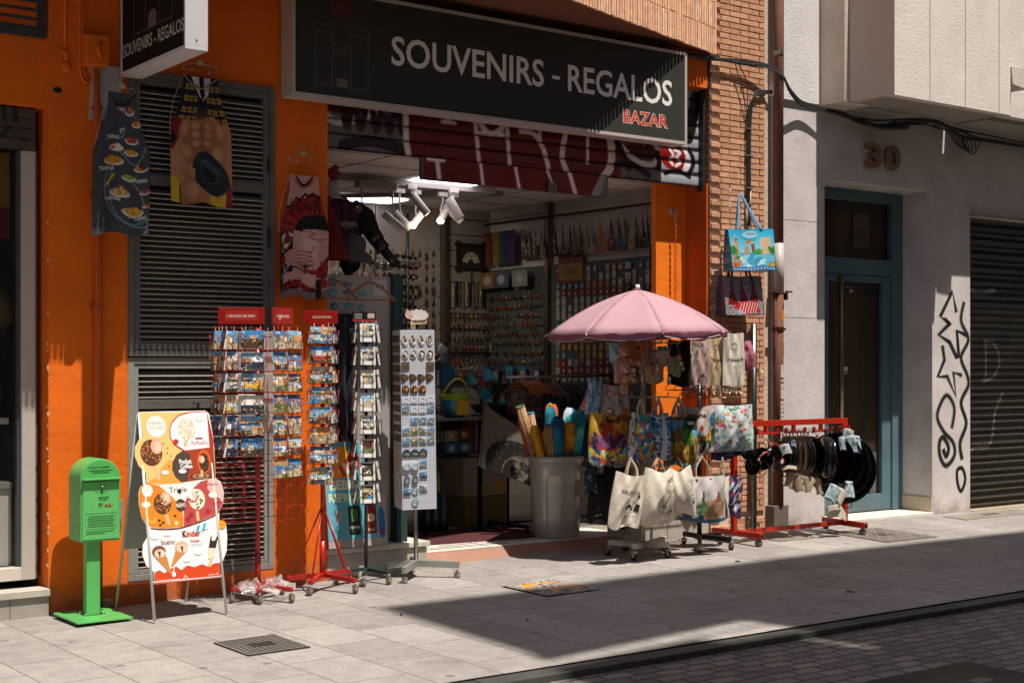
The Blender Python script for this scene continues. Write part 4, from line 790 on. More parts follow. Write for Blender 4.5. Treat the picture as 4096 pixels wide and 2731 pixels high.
m.stroke([(.214, .232), (.232, .262), (.25, .232)], .007, off(fa, .002), '#e4e0dc', smooth=False)
m.stroke([(.036, .243), (.195, .243)], .003, fa, '#e8d8cc', smooth=False); m.stroke([(.036, .236), (.13, .236)], .003, fa, '#e8d8cc', smooth=False); m.stroke([(.39, .25), (.44, .25)], .003, fa, '#e8d8cc', smooth=False); m.stroke([(.455+.006*math.cos(R_(t)), .252+.006*math.sin(R_(t))) for t in range(0, 300, 30)], .003, fa, '#e8d8cc')
m.build('advert_board', ab)
# ---------------- postcard art ----------------
SKY = ['#3f84b8', '#5c9ac0', '#7fb0c8', '#a8c2cc', '#b88a5a', '#4a6f96', '#c8c4b8']; WARM = ['#c9a06a', '#b88450', '#d8b98a', '#8a6238', '#e2c9a0', '#a8905c', '#d98a1c']; DARK = ['#2c3a2a', '#3f5a30', '#243248', '#4a3424', '#5c6a3a']
def art(w, h, seed, kind='day'):
    g = random.Random(seed); r = R(w, h, '#888888')
    def scene(x0, y0, x1, y1):
        k = g.random(); s = g.choice(SKY)
        if kind == 'dark': s = g.choice(['#20160f', '#3a1d10', '#151515'])
        r.rect(x0, y0, x1, y1, s); hz = y0+(y1-y0)*g.uniform(.45, .7)
        r.rect(x0, hz, x1, y1, g.choice(DARK+['#3a7fb0', '#b8a888', '#9a8a70']))
        for _ in range(g.randint(2, 5)):
            a = g.uniform(x0, x1); b = g.uniform(.06, .2)*(x1-x0)*1.6; t = hz-g.uniform(.1, .42)*(y1-y0); c = g.choice(WARM+['#dcdcd8', '#e6e6e2'])
            if g.random() < .3: r.put(((((r.X-a)/b)**2+((r.Y-hz)/(hz-t))**2) < 1)*(r.Y < hz)*(r.X > x0)*(r.X < x1)*1., c)
            else: r.rect(max(x0, a-b/2), t, min(x1, a+b/2), hz+.04, c)
        if g.random() < .5: r.put((((r.X-g.uniform(x0, x1))/.12)**2+((r.Y-(y0+.1))/.05)**2 < 1)*(r.X > x0)*(r.X < x1)*.8, '#e8eef2')
    n = g.random()
    if n < .4: scene(0, 0, 1, 1)
    elif n < .6: scene(0, 0, 1, .5); scene(0, .5, .5, 1); scene(.5, .5, 1, 1); r.rect(0, .48, 1, .52, g.choice(['#b03a30', '#ddd', '#2a5a9a']))
    elif n < .8: scene(0, 0, .5, .5); scene(.5, 0, 1, .5); scene(0, .5, .5, 1); scene(.5, .5, 1, 1)
    else:
        for i in range(3): scene(i/3, 0, (i+1)/3, .5); scene(i/3, .5, (i+1)/3, 1)
    r.dots(26, WARM+DARK+['#cfc8bc', '#4a6a86', '#7a3a2c'], .035, g, (0, .3, 1, 1)); return r.noise(.14, g)
def card(w, h, seed, words=None, wc='#f0c020', border=0, kind='day', thick=.006):
    m = MB(); m.box((-w/2, 0, 0), (w/2, thick, h), '#dedad2', 'print'); b = border
    m.rgrid(lambda U, V: (-w/2+b+(w-2*b)*U, -.0008+0*U, h-b*.8-(h-b*1.6-(b and .02))*V), art(22 if w > h*.9 else 14, 15 if w > h*.9 else 18, seed, kind), 'print', False)
    if words: m.text(words, plane((0, -.001, 0)), -w*.38, h*.12, w*.76, h*.3, wc, bold=.03)
    if words == 'V': pass
    return m
def caster(par, p, r=.028, c='#77746c'):
    x, y, z = p; m = MB(); m.box((x-.014, y-.020, z+r*.9), (x+.014, y+.020, z+r*2+.004), '#b4afa4', 'metal'); m.box((x-.018, y-.006, z+r*.7), (x-.013, y+.012, z+r*1.9), '#b4afa4', 'metal'); m.box((x+.013, y-.006, z+r*.7), (x+.018, y+.012, z+r*1.9), '#b4afa4', 'metal'); m.tube([(x, y, z+2*r), (x, y, z+2*r+.02)], .007, '#999', 'metal')
    o = m.build('caster', par); m = MB(); m.lathe([(r*.3, -.010), (r*.9, -.010), (r, -.006), (r, .006), (r*.9, .010), (r*.3, .010)], (x, y+.004, z+r), c, 'rubber', 20, (1, 0, 0))
    m.lathe([(0, -.0105), (r*.5, -.0105), (r*.5, .0105), (0, .0105)], (x, y+.004, z+r), '#a09a8e', 'dullmetal', 12, (1, 0, 0)); m.build('wheel', o)
def star_base(par, ctr, ends, zc, w, h, c, mt='gloss', cr=.028, wc='#77746c'):
    for i, (x, y) in enumerate(ends):
        g = zg(x+par.location.x, y+par.location.y)-par.location.z
        m = MB(); m.bar((ctr[0], ctr[1], zc), (x, y, g+2*cr+.02+h/2), w, h, c, mt); m.build('leg', par, bevel=.002); caster(par, (x, y, g), cr, wc)
ROWN = ['top', 'second', 'third', 'fourth', 'fifth', 'sixth', 'seventh', 'eighth', 'ninth']
def wires(m, fr, w, h, z, c, r=.0022, dep=.035):
    """one wire pocket; fr(x, y, z) frame coordinates: x along the face, y outwards"""
    a = w*.30
    for s in (-1, 1):
        m.tube([fr(s*w*.5, 0, z+h*.75), fr(s*w*.5, dep, z+h*.78), fr(s*a, dep, z+h*.70), fr(s*a, dep*.9, z), fr(s*a, 0, z-.004)], r, c, 'gloss', 5, cap=False)
    m.tube([fr(-w*.5, 0, z-.004), fr(w*.5, 0, z-.004)], r, c, 'gloss', 5, cap=False); m.tube([fr(-w*.5, 0, z+h*.75), fr(w*.5, 0, z+h*.75)], r, c, 'gloss', 5, cap=False)
def carousel(label, rackname, loc, col, faces, ztop, rows, pitch, cw, chh, pole, base, short, border=0, wr=.0024):
    t = thing('postcard_rack', label, 'postcard rack', loc); m = MB(); g0 = zg(loc[0], loc[1])
    for fi, fc_ in enumerate(faces):
        ang, dist, cols, drows, skip, fname = fc_[:6]; sh = fc_[6] if len(fc_) > 6 else 0
        a = R_(ang); nx, ny = math.sin(a), -math.cos(a); ex, ey = math.cos(a), math.sin(a)
        for ci in range(cols):
            cx = (ci-(cols-1)/2)*(cw+.010)+sh
            fr = lambda x, y, z: (nx*(dist+y)+ex*(x+cx), ny*(dist+y)+ey*(x+cx), z-loc[2])
            for s in (-.3, .3): m.tube([fr(s*cw, -.002, ztop+.03), fr(s*cw, -.002, ztop-pitch*rows+.01)], wr, col, 'gloss', 5)
            for k in range(rows):
                z = ztop-chh-k*pitch; wires(m, fr, cw, chh, z, col, wr)
                if k >= drows or (k, ci) in skip: continue
                seed = hash((rackname, fi, ci, k)) % 9999 if False else (len(rackname)*131+fi*977+ci*71+k*13)
                words = {(0, 1, 2): ('SPAIN', '#f0c010'), (0, 0, 3): ('VALENCIA', '#e8c832'), (0, 0, 1): None}.get((fi, ci, k)) if short == 'large' else ({(0, 0, 1): ('VALENCIA', '#e04a3a')}.get((fi, ci, k)) if short == 'narrow' else None)
                cm = card(cw*.93, chh, seed, *(words or ()), border=border, kind='dark' if (border and k > 4) else 'day', thick=rng.choice((.006, .012, .018)))
                p = fr(0, .026, z+.002); cname = '' if cols == 1 else (' left column' if ci == 0 else ' right column')
                o = cm.build('postcard', loc=(p[0]+loc[0]+rng.uniform(-.003, .003), p[1]+loc[1], p[2]+loc[2]+rng.uniform(-.002, .004)), rot=(R_(-9+rng.uniform(-3, 2)), rng.uniform(-.02, .02), a))
                tag(o, f'postcards on {rackname}, {fname},{cname} {ROWN[k]} row', 'postcard', 'postcards in the street racks')
    m.build('wire_pockets', t)
    return t
RD = '#a8201a'
t = carousel('large red revolving postcard rack with two headers in front of the louvre doors', 'large red rack', (4.43, -.40, 0), RD,
    [(-36.6, .15, 2, 6, set(), 'front face', -.095), (28, .22, 2, 7, set(), 'right face', .02), (-100, .26, 2, 6, set(), 'left face'), (144, .19, 2, 5, set(), 'back face')], 1.845, 9, .1455, .168, .124, None, None, 'large')
m = MB(); m.tube([(0, 0, .10), (0, 0, 1.86)], .017, RD, 'gloss', 12); m.tube([(0, 0, .1), (0, 0, .32)], .022, RD, 'gloss', 12); m.build('pole', t)
for ang, w, x0, dist in ((-36.6, .315, -.085, .15), (28, .24, .0, .21)):
    a = R_(ang); o = (math.sin(a)*dist, -math.cos(a)*dist, 1.89); u = (math.cos(a), math.sin(a), 0); f = plane(o, u)
    m = MB(); m.prism([(x0-w/2, 0), (x0+w/2, 0), (x0+w/2, .112), (x0-w/2, .112)], lambda x, y, d: f(x, y, -d), .012, '#98180f', 'gloss'); m.poly([(x0-w*.34, .02), (x0+w*.36, .02), (x0+w*.36, .092), (x0-w*.34, .092)], f, '#a32018')
    m.text('ESCUDO DE ORO', f, x0-w*.26, .046, w*.56, .018, '#e8d8cc', bold=.01); m.stroke([(x0-w*.32, .064), (x0-w*.32, .05), (x0-w*.305, .044), (x0-w*.29, .05), (x0-w*.29, .064)], .0025, f, '#e0a020', smooth=False, closed=True)
    if ang > 0: m.stroke([(x0-.05, .03), (x0-.02, .06)], .009, off(f, .002), '#d8c8c0', smooth=False)
    m.build('header_board', t, bevel=.002)
    m = MB()
    for k in range(5): p = f(x0-w*.42+w*.21*k, 0, -.006); m.tube([p, (p.x, p.y, 1.82)], .0028, RD, 'gloss', 5)
    m.build('header_wires', t)
star_base(t, (0, 0), [(-.20, -.03+.02), (-.08, -.19), (.12, -.27), (.22, .06)], .11, .035, .028, RD)
m = MB(); rf = random.Random(4)
def film(U, V):
    a = U*2*np.pi; rr = .10+.10*V+.02*np.sin(5*a+9*V)+.015*np.sin(11*a); return rr*np.cos(a)+.02, rr*np.sin(a)*.8-.06, .145-.06*V+.02*np.sin(7*a+3*V)+.012*np.sin(17*a)
m.rgrid(film, R(40, 8, '#d8ccc8'), 'film'); m.build('plastic_wrapping', t)

t = carousel('narrow red postcard rack with one header and braced tripod foot by the orange pillar', 'narrow red rack', (4.97, -.34, 0), RD,
    [(-36.6, .07, 1, 8, set(), 'front face'), (50, .07, 1, 7, set(), 'right face'), (-125, .07, 1, 8, set(), 'left face')], 1.885, 8, .142, .165, .118, None, None, 'narrow')
m = MB(); m.tube([(0, 0, .10), (0, 0, 1.90)], .016, RD, 'gloss', 12); m.tube([(0, 0, .1), (0, 0, .36)], .023, RD, 'gloss', 12); m.build('pole', t)
a = R_(-36.6); f = plane((math.sin(a)*.07, -math.cos(a)*.07, 1.905), (math.cos(a), math.sin(a), 0)); m = MB(); m.prism([(-.125, 0), (.115, 0), (.115, .092), (-.125, .092)], lambda x, y, d: f(x, y, -d), .012, '#98180f', 'gloss'); m.text('ESCUDO DE ORO', f, -.06, .04, .13, .015, '#e8d8cc', bold=.01); m.build('header_board', t, bevel=.002)
ends = [(-.19, -.16), (.10, -.29), (.29, .13), (-.22, .12)]; star_base(t, (0, 0), ends, .12, .035, .032, RD)
for x, y in ends: m = MB(); m.tube([(0, 0, .62), (x*.85, y*.85, .11)], .006, RD, 'gloss', 6); m.build('brace', t)
BK = '#262524'
t = carousel('black postcard rack holding white bordered photo prints beside the white cabinet', 'black rack', (5.40, -.22, 0), BK,
    [(-22, .075, 1, 8, set(), 'front face'), (-112, .075, 1, 8, set(), 'left face'), (68, .075, 1, 8, set(), 'right face')], 1.913, 8, .168, .118, .135, None, None, 'black', border=.013)
m = MB(); m.tube([(0, 0, .10), (0, 0, 1.94)], .014, BK, 'gloss', 10); m.build('pole', t)
a = R_(-30); f = plane((math.sin(a)*.07, -math.cos(a)*.07, 1.935), (math.cos(a), math.sin(a), 0)); m = MB(); m.prism([(-.10, 0), (.07, 0), (.07, .068), (-.10, .068)], lambda x, y, d: f(x, y, -d), .01, '#1a1816', 'gloss')
for i, s_ in enumerate(('POSTERS', 'DIBUJOS', 'SOUVENIRS')): m.text(s_, f, -.085, .047-.014*i, .055, .009, '#d8d0c8', bold=.02)
m.poly([(.01, .022), (.06, .022), (.06, .058), (.01, .058)], f, '#c8b8a8'); m.poly([(-.10, 0), (.07, 0), (.07, .012), (-.10, .012)], f, '#b0281c'); m.build('header_board', t)
star_base(t, (0, 0), [(-.14, -.20), (.19, .02), (.05, -.24), (-.23, .04)], .11, .028, .024, '#2d3a38')

# ---------------- white magnet column ----------------
RZ = R_(-19); mc = thing('magnet_rack', 'white square pegboard column of souvenir magnets in front of the doorway', 'magnet rack', (5.79, -.30, 0), rot=(0, R_(-.9), 0))
mr = Matrix.Rotation(RZ, 3, 'Z'); H = .130
def pf(face):
    n, e = ((Vector((0, -1, 0)), Vector((1, 0, 0))), (Vector((-1, 0, 0)), Vector((0, -1, 0))))[face]
    return plane(mr @ (n*H), mr @ e, (0, 0, 1), mr @ n)
m = MB(); q = [mr @ Vector((a*H, b*H, 0)) for a, b in ((-1, -1), (1, -1), (1, 1), (-1, 1))]
m.add([(p.x, p.y, .545) for p in q]+[(p.x, p.y, 1.875) for p in q], [(3, 2, 1, 0), (4, 5, 6, 7), (0, 1, 5, 4), (1, 2, 6, 5), (2, 3, 7, 6), (3, 0, 4, 7)], '#c3c6ce', 'plastic')
for fc in (0, 1):
    f = pf(fc)
    for i in range(13):
        for j in range(60): x = -.118+.0197*i; z = .565+.0218*j; m.k = 0; m.poly([(x-.0022, z-.0022), (x+.0022, z-.0022), (x+.0022, z+.0022), (x-.0022, z+.0022)], f, '#3a3835')
m.build('pegboard_column', mc)
m = MB(); m.tube([(0, 0, .12), (0, 0, .56)], .017, '#a5a299', 'metal', 4); m.tube([(0, 0, 1.87), (0, 0, 1.94)], .02, '#b5ab90', 'plastic', 10); m.build('pole', mc)
for x, y in ((-.24, -.20), (.24, -.24), (.10, .22), (-.20, .12)):
    m = MB(); e = Vector((x, y, .13)); m.bar((0, 0, .13), (x*.97, y*.97, .12), .035, .05, '#a9aaa3', 'dullmetal'); m.build('leg', mc, bevel=.003); caster(mc, (x*.92, y*.92, .0), .030)
def spiky(cx, cz, a, b, n=26): return [(cx+(a if i % 2 else a*.86)*math.cos(2*math.pi*i/n), cz+(b if i % 2 else b*.84)*math.sin(2*math.pi*i/n)) for i in range(n)]
f = plane((0, -.03, 0), (math.cos(a), math.sin(a), 0)); m = MB(); m.prism(spiky(.02, 1.985, .085, .048), lambda x, y, d: f(x, y, .012-d), .006, '#ded3ca', 'print')
m.ell(-.045, 1.99, .03, .03, off(f, .012), '#d9b3a4'); m.stroke([(-.06, 2.03), (-.05, 2.0), (-.03, 1.99)], .014, off(f, .012), '#d9b3a4'); m.stroke([(-.05, 1.98), (-.02, 1.975)], .003, off(f, .013), '#a86a5c'); m.text('VENDER', off(f, .012), -.02, 1.932, .10, .018, '#4a2c20', bold=.03); m.prism([(-.035, 1.915), (.085, 1.922), (.085, 1.945), (-.035, 1.938)], lambda x, y, d: f(x, y, .010-d), .012, '#d8b47c', 'plastic'); m.build('price_bubble', mc)
# magnets: kinds
def mg(kind, seed):
    g = random.Random(seed); m = MB(); F0 = plane((0, 0, 0)); 
    def pr(P, c, d=.005): m.prism(P, lambda x, y, q: Vector((x, -d+q, y)), d, c, 'print')
    fr = lambda x, y, d=0: Vector((x, -.005-d, y))
    if kind == 'bear': pr([(.026*math.cos(R_(t))*(1+.12*math.sin(R_(3*t))), .040*math.sin(R_(t))) for t in range(0, 360, 20)], '#c9b9aa'); [m.ell(g.uniform(-.012, .012), g.uniform(-.03, .028), .006, .008, fr, g.choice(('#3a4a50', '#e8e2dc', '#4f7a88', '#22282a')), n=8) for _ in range(14)]
    elif kind == 'dancer': pr([(.026*math.cos(R_(t)), .033*math.sin(R_(t))) for t in range(0, 360, 20)], '#cdb6a6'); m.ell(0, 0, .021, .028, fr, '#1b1a1c'); [m.ell(g.uniform(-.012, .012), g.uniform(-.02, .02), .008, .006, fr, g.choice(('#efe8e2', '#e4dad2', '#c8e0e0')), n=8) for _ in range(7)]
    elif kind == 'tile': pr([(-.027, -.024), (.027, -.024), (.027, .024), (-.027, .024)], '#cfd6da'); m.rgrid(lambda U, V: (-.026+.052*U, -.0056+0*U, .023-.046*V), art(8, 7, seed), 'print', False)
    elif kind == 'pale': pr([(-.027, -.022), (.027, -.022), (.027, .022), (-.027, .022)], '#d6d8e0'); m.stroke([(.01*math.cos(t*.9)*(1+t*.12), .01*math.sin(t*.9)*(1+t*.1)) for t in range(9)], .003, fr, '#8f96b4'); m.ell(0, .014, .014, .002, fr, '#7a80a0', n=8)
    elif kind == 'fan': pr([(-.02, -.032)]+[(-.02+.055*math.cos(R_(t)), -.032+.066*math.sin(R_(t))) for t in range(35, 106, 10)]+[(-.028, -.02)], '#3a2a22'); m.poly([(-.015, -.01)]+[(-.02+.048*math.cos(R_(t)), -.032+.058*math.sin(R_(t))) for t in range(42, 100, 10)], fr, '#7a3626'); m.ell(.0, .005, .010, .012, fr, '#3a5a3a', n=8)
    elif kind == 'castle': pr([(-.025, -.028), (.02, -.033), (.027, -.02), (.025, .015), (.015, .018), (.012, .032), (0, .02), (-.008, .034), (-.016, .018), (-.027, .016)], '#3a2418'); [m.ell(g.uniform(-.018, .018), g.uniform(-.022, .016), .007, .009, fr, g.choice(('#8a2c1c', '#a87a2c', '#3a5a3a', '#c09a4a')), n=8) for _ in range(8)]
    elif kind == 'sheet': pr([(-.030, -.03), (.03, -.026), (.028, .03), (-.028, .03)], '#5c4a2a'); [m.ell(g.uniform(-.02, .02), g.uniform(-.02, .02), .008, .006, fr, g.choice(('#8a3c1c', '#3a6a4a', '#a8802c', '#5a2c3c')), n=6) for _ in range(9)]
    elif kind == 'arch': pr([(-.03, -.025), (.03, -.025), (.03, .01)]+[(.025*math.cos(R_(t)), .01+.02*math.sin(R_(t))) for t in range(0, 181, 20)]+[(-.03, .01)], '#2a3a4a'); [m.ell(g.uniform(-.02, .02), g.uniform(-.018, .02), .007, .006, fr, g.choice(('#3f6f9a', '#7a6a3a', '#1f4a3a', '#c0b07a')), n=6) for _ in range(9)]
    elif kind == 'disc': pr([(.03*math.cos(R_(t)), .029*math.sin(R_(t))) for t in range(0, 360, 18)], '#cfd3da', .014); fr = lambda x, y, d=0: Vector((x, -.014-d, y)); m.ell(-.006, 0, .017, .017, fr, '#a9c4d0'); m.stroke([(.014, -.018), (.018, 0), (.012, .014)], .008, fr, '#3f7f9a'); m.stroke([(-.02, .0), (.004, .006)], .003, fr, '#4f7f98')
    elif kind == 'owl': pr([(.022*math.cos(R_(t)), .034*math.sin(R_(t))-(.004 if t > 180 else 0)) for t in range(0, 360, 20)], '#4a5a66', .01); fr = lambda x, y, d=0: Vector((x, -.01-d, y)); m.ell(0, -.004, .012, .017, fr, '#8a8f8c'); m.ell(0, .024, .012, .006, fr, '#6a6458')
    elif kind == 'tortoise': pr([(.026*math.cos(R_(t))*(1+.1*math.sin(R_(5*t))), .027*math.sin(R_(t))) for t in range(0, 360, 15)], '#7fa0a0'); [m.ell(g.uniform(-.016, .016), g.uniform(-.016, .016), .005, .005, fr, g.choice(('#c0d0c8', '#5a8a8a', '#dfe6e0')), n=6) for _ in range(12)]
    elif kind == 'side': pr([(-.018, -.026), (.018, -.026), (.018, .026), (-.018, .026)], g.choice(('#5a4238', '#6e4a3a', '#4a4542', '#7a5a48')), .006); m.ell(0, .004, .010, .014, lambda x, y, d=0: Vector((x, -.006-d, y)), g.choice(('#a04a2a', '#8a8078', '#3a2f2c')), n=8)
    elif kind == 'pair': pr([(-.02, -.03), (.02, -.03), (.02, .03), (-.02, .03)], '#b5a696', .005); m.ell(0, 0, .012, .02, fr, g.choice(('#a08a74', '#7aa0a8', '#c8a050')), n=8)
    return m
DESC = dict(bear='white cut-out cartoon magnet', dancer='oval black and white flamenco magnet', tile='square picture tile magnet', pale='pale lilac tile magnet', fan='brown fan shaped magnet', castle='brown castle shaped magnet', sheet='brown rectangular relief magnet', arch='dark blue arch shaped magnet', disc='round white bell magnet', owl='grey urn shaped magnet', tortoise='pale green shell magnet', side='small dark relief magnet', pair='small beige packet magnet')
KN = {}
def place(kind, fc, x, z, rown, coln, s=1, tilt=0):
    key = (kind, rng.randint(0, 5) if kind == 'tile' else rng.randint(0, 1)); f = pf(fc); p = mc.location+Matrix.Rotation(R_(-.9), 3, 'Y') @ f(x, z, .002)
    rot = (0, tilt, RZ if fc == 0 else RZ-math.pi/2)
    lab = f'{DESC[kind]}, {"front" if fc == 0 else "shaded left side"} of the white column, row {rown}, position {coln}'
    if key not in KN: KN[key] = mg(kind, hash(key[1])+len(kind)*17).build('magnet'); o = KN[key]
    else: o = KN[key].copy(); COL.objects.link(o)
    o.location = p; o.rotation_euler = rot; o.scale = (s,)*3; tag(o, lab, 'magnet', 'magnets on the white pegboard column')
X4 = (-.095, -.032, .032, .095)
rows = [(1.80, 'bear', (0, 1, 2, 3)), (1.695, 'dancer', (0, 1, 2, 3)), (1.605, 'sheet', (0, 3)), (1.515, 'fan', (0, 1, 2, 3)), (1.435, 'castle', (0, 1, 2)), (1.355, 'pale', (0, 1, 2, 3)), (1.29, 'tile', (0,)), (1.285, 'pale', (1, 2)), (1.29, 'tile', (3,)), (1.205, 'tile', (1, 2, 3)), (1.13, 'tile', (0, 1, 2, 3)), (1.055, 'tile', (0, 1, 2, 3)), (.965, 'arch', (0, 1, 2)), (.87, 'disc', (0, 1)), (.885, 'tile', (2,)), (.80, 'tile', (2,)), (.765, 'owl', (0, 1)), (.70, 'tile', (2,)), (.675, 'tile', (0,)), (.685, 'tortoise', (1,)), (.60, 'tortoise', (1,))]
for ri, (z, kd, cs) in enumerate(rows):
    for c in cs: place(kd, 0, X4[c], z+rng.uniform(-.003, .003), ri+1, c+1, 1.02, rng.uniform(-.03, .03))
for ri in range(17):
    z = 1.81-.0735*ri
    for c in range(4):
        if ri > 10 and rng.random() < .25: continue
        place('side' if ri < 11 else 'pair', 1, -.095+.063*c, z, ri+1, c+1)
# ---------------- cloth bags, aprons ----------------
def hang(m, p, c='#b9b2a8', w=.34, hook=.07, r=.0022, pins=None):
    x, y, z = p; m.tube(cat([(x-.018, y, z-.012), (x-.015, y, z+.012), (x+.008, y, z+.014), (x+.012, y, z-.01), (x, y, z-.03), (x, y, z-hook)]), r, c, 'metal', 5)
    m.tube([(x-w/2, y, z-hook-.05), (x-w*.42, y, z-hook-.005), (x, y, z-hook), (x+w*.42, y, z-hook-.005), (x+w/2, y, z-hook-.05)], r, c, 'metal', 5); m.tube([(x-w/2, y, z-hook-.05), (x+w/2, y, z-hook-.05)], r, c, 'metal', 5)
    m.box((x-.02, y-.006, z-hook-.01), (x+.02, y+.004, z-hook+.02), '#a59d92', 'plastic')
    if pins:
        for s in (-1, 1): m.tube([(x+s*w*.2, y, z-hook), (x+s*w*.25, y, z-hook-pins)], r, c, 'metal', 5)
def apron(name_lab, loc, wt, wb, h, R1, seed, lean=0, extra=None, drop=.11, col='#333'):
    g = random.Random(seed); p1, p2 = g.uniform(0, 6), g.uniform(0, 6)
    t = thing('apron', name_lab, 'apron', loc); m = MB(); hang(m, (0, 0, 0), w=wt*1.05, pins=.07); m.build('hanger', t)
    def fn(U, V):
        w = wt+(wb-wt)*np.clip((V-.08)/.34, 0, 1)**1.4*(1+.0*V); x = (U-.5)*w+lean*V; z = -drop-h*V-.015*np.sin(3*U*np.pi+p1)*V; y = -.012-.022*np.sin(U*7+p1+1.2*V)*(.25+V)-.012*np.sin(U*15+p2)*V; return x, y, z
    S = lambda x, y, d=0: (lambda q: Vector((float(q[0]), float(q[1])-d-.0015, float(q[2]))))(fn(np.float64(x), np.float64(y)))
    m = MB(); m.rgrid(fn, R1, 'shirt', True)
    if extra: extra(m, S)
    m.rgrid(lambda U, V: tuple(a+b for a, b in zip(fn(U, V), (0, .004, 0))), R(12, 20, col), 'shirt', True, flip=True); m.build('cloth', t)
    m = MB(); s = 1; m.tube(cat([(-wt/2, -.01, -drop-.01), (-wt*.8, -.01, -drop-.22), (-wb*.5, -.01, -drop-.42), (-wb*.36, -.01, -drop-.32)]), .0025, '#a8a29a', 'cloth', 5)
    m.tube(cat([(-wt/2, -.012, -drop), (-.01, -.02, -drop-.09), (wt/2, -.012, -drop)]), .006, col, 'cloth', 6); m.build('neck_strap', t); return t
# tapas apron
r = R(84, 170, '#3b3b40'); g = random.Random(11)
for k in range(46):
    x = g.random()*.1
    while x < 1: w = g.uniform(.04, .13); r.line([(x, k/46+.01), (x+w, k/46+.01)], .009, '#5d5d62', .012); x += w+.04
for P_ in ([(.3, .12), (.6, .10), (.95, .18)], [(.25, .3), (.5, .32), (.6, .27)], [(.5, .42), (.75, .5), (.95, .38)], [(.3, .55), (.22, .65), (.28, .78), (.5, .9), (.95, .95)], [(.38, .52), (.32, .65), (.38, .8), (.6, .92), (.98, .90)], [(.7, .62), (.85, .7), (.9, .8)]): r.line(P_, .018, '#6a9aa8', .02, True)
def plate(x, y, s, c1, c2):
    r.ell(x, y, .15*s, .028*s, '#d8d6d0', .2); r.ell(x, y-.008, .12*s, .022*s, c1, .3); r.dots(7, [c2, '#e8b040', c1], .03*s, g, (x-.09*s, y-.026*s, x+.09*s, y+.006), .7)
for x, y, s, a, b in ((.75, .13, 1, '#a83c20', '#7a2a14'), (.5, .11, .6, '#b0403a', '#d8b090'), (.9, .22, .8, '#c87a20', '#a04018'), (.72, .335, .9, '#b8401c', '#8a2414'), (.42, .395, .9, '#d8d0c0', '#c83a1a'), (.68, .42, .8, '#c8962c', '#a87018'), (.38, .49, 1.2, '#c07818', '#e0a030'), (.85, .53, .8, '#6a3020', '#3a1a10'), (.65, .60, .8, '#6a9a3a', '#d8c8a0'), (.5, .715, 1.1, '#8a8060', '#b0a070'), (.92, .70, .6, '#b04020', '#803018'), (.72, .84, 1.2, '#c88a28', '#e0a840'), (.95, .8, .5, '#a83020', '#7a2018')): plate(x, y, s, a, b)
r.line([(.26, .66), (.4, .59)], .05, '#c8a420', .02); r.line([(.55, .27), (.55, .34)], .02, '#8a4a24', .02); r.dots(5, ['#b8c8cc'], .02, g, (.4, .25, .62, .29))
ta = lambda m, S: [m.text('TAPAS', S, x, y+.028, w, -.028, '#cfcfcc', bold=.03) for x, y, w in ((.16, .305, .30), (.10, .53, .30), (.22, .745, .30), (.74, .865, .2), (.75, .60, .2))]
apron('dark grey apron printed with tapas dishes hanging under the projecting sign', (3.50, -.30, 3.50), .19, .385, .92, r, 1, -.02, ta, col='#1f1f22')
# bullfighter apron
r = R(90, 170, '#a8704f'); r.ell(.5, .55, .55, .35, '#b88260', .8)
r.poly([(0, 0), (1, 0), (1, .36), (.82, .37), (.78, .30), (.62, .32), (.6, .34), (.3, .36), (0, .33)], '#17172a'); r.poly([(.2, 0), (.8, 0), (.72, .14), (.55, .2), (.42, .14)], '#c8c6d0'); r.poly([(.44, 0), (.58, 0), (.62, .15), (.53, .2), (.46, .12)], '#141418'); r.rect(0, 0, 1, .012, '#7a1a1a')
for x, y in [(a, b) for a in (.10, .22, .34, .68, .80, .93) for b in (.08, .17, .26, .33)]:
    for dx, dy in ((0, 0), (.05, 0), (0, .025), (.05, .025)): r.ell(x+dx, y+dy, .022, .011, '#b09028', .3)
r.poly([(0, .33), (.14, .35), (.12, .5), (.04, .58), (0, .6)], '#7d1a1a'); r.ell(.02, .5, .05, .05, '#1a1414')
r.ell(.52, .50, .30, .18, '#9a6244', .9)
for x, y, a, b in ((.40, .40, .10, .035), (.64, .40, .10, .035), (.41, .465, .09, .035), (.63, .465, .09, .035), (.42, .535, .08, .035), (.62, .535, .08, .035), (.22, .42, .08, .08), (.84, .42, .07, .08), (.25, .60, .12, .07), (.80, .60, .10, .07), (.35, .9, .18, .10)): r.ell(x, y+.008, a, b, '#8a543a', .9); r.ell(x, y-.004, a*.85, b*.8, '#c08c68', .9)
r.line([(.52, .37), (.53, .60)], .012, '#7c4a32', .03, True)
r.ell(.60, .60, .012, .012, '#4a2418'); r.poly([(0, .80), (.10, .82), (.12, 1), (0, 1)], '#c0a01c'); r.poly([(.12, .8), (.14, 1), (.11, 1)], '#2a1a14'); r.poly([(.68, .88), (.74, .86), (.82, 1), (.68, 1)], '#c0a01c'); r.poly([(.86, .88), (.98, .8), (1, 1), (.84, 1)], '#8a1c34'); r.poly([(.84, .9), (.92, .86), (.90, 1), (.80, 1)], '#c0a01c')
r.ell(.66, .76, .30, .155, '#20282e', .08, 12); r.ell(.66, .755, .16, .085, '#33424c', .15, 12); r.ell(.66, .755, .13, .068, '#161c20', .2, 12); r.ell(.66, .70, .2, .03, '#3e4c55', .8, 12)
r.poly([(0, .60), (.1, .62), (.3, .70), (.38, .74), (.36, .77), (.2, .78), (.08, .74), (0, .70)], '#b48060')
for i in range(4): r.line([(.10, .66+.026*i), (.26, .71+.02*i), (.40, .735+.018*i)], .038, '#b98563', .01, True); r.line([(.12, .68+.026*i), (.28, .725+.02*i), (.40, .75+.018*i)], .008, '#4a2a1c', .01, True)
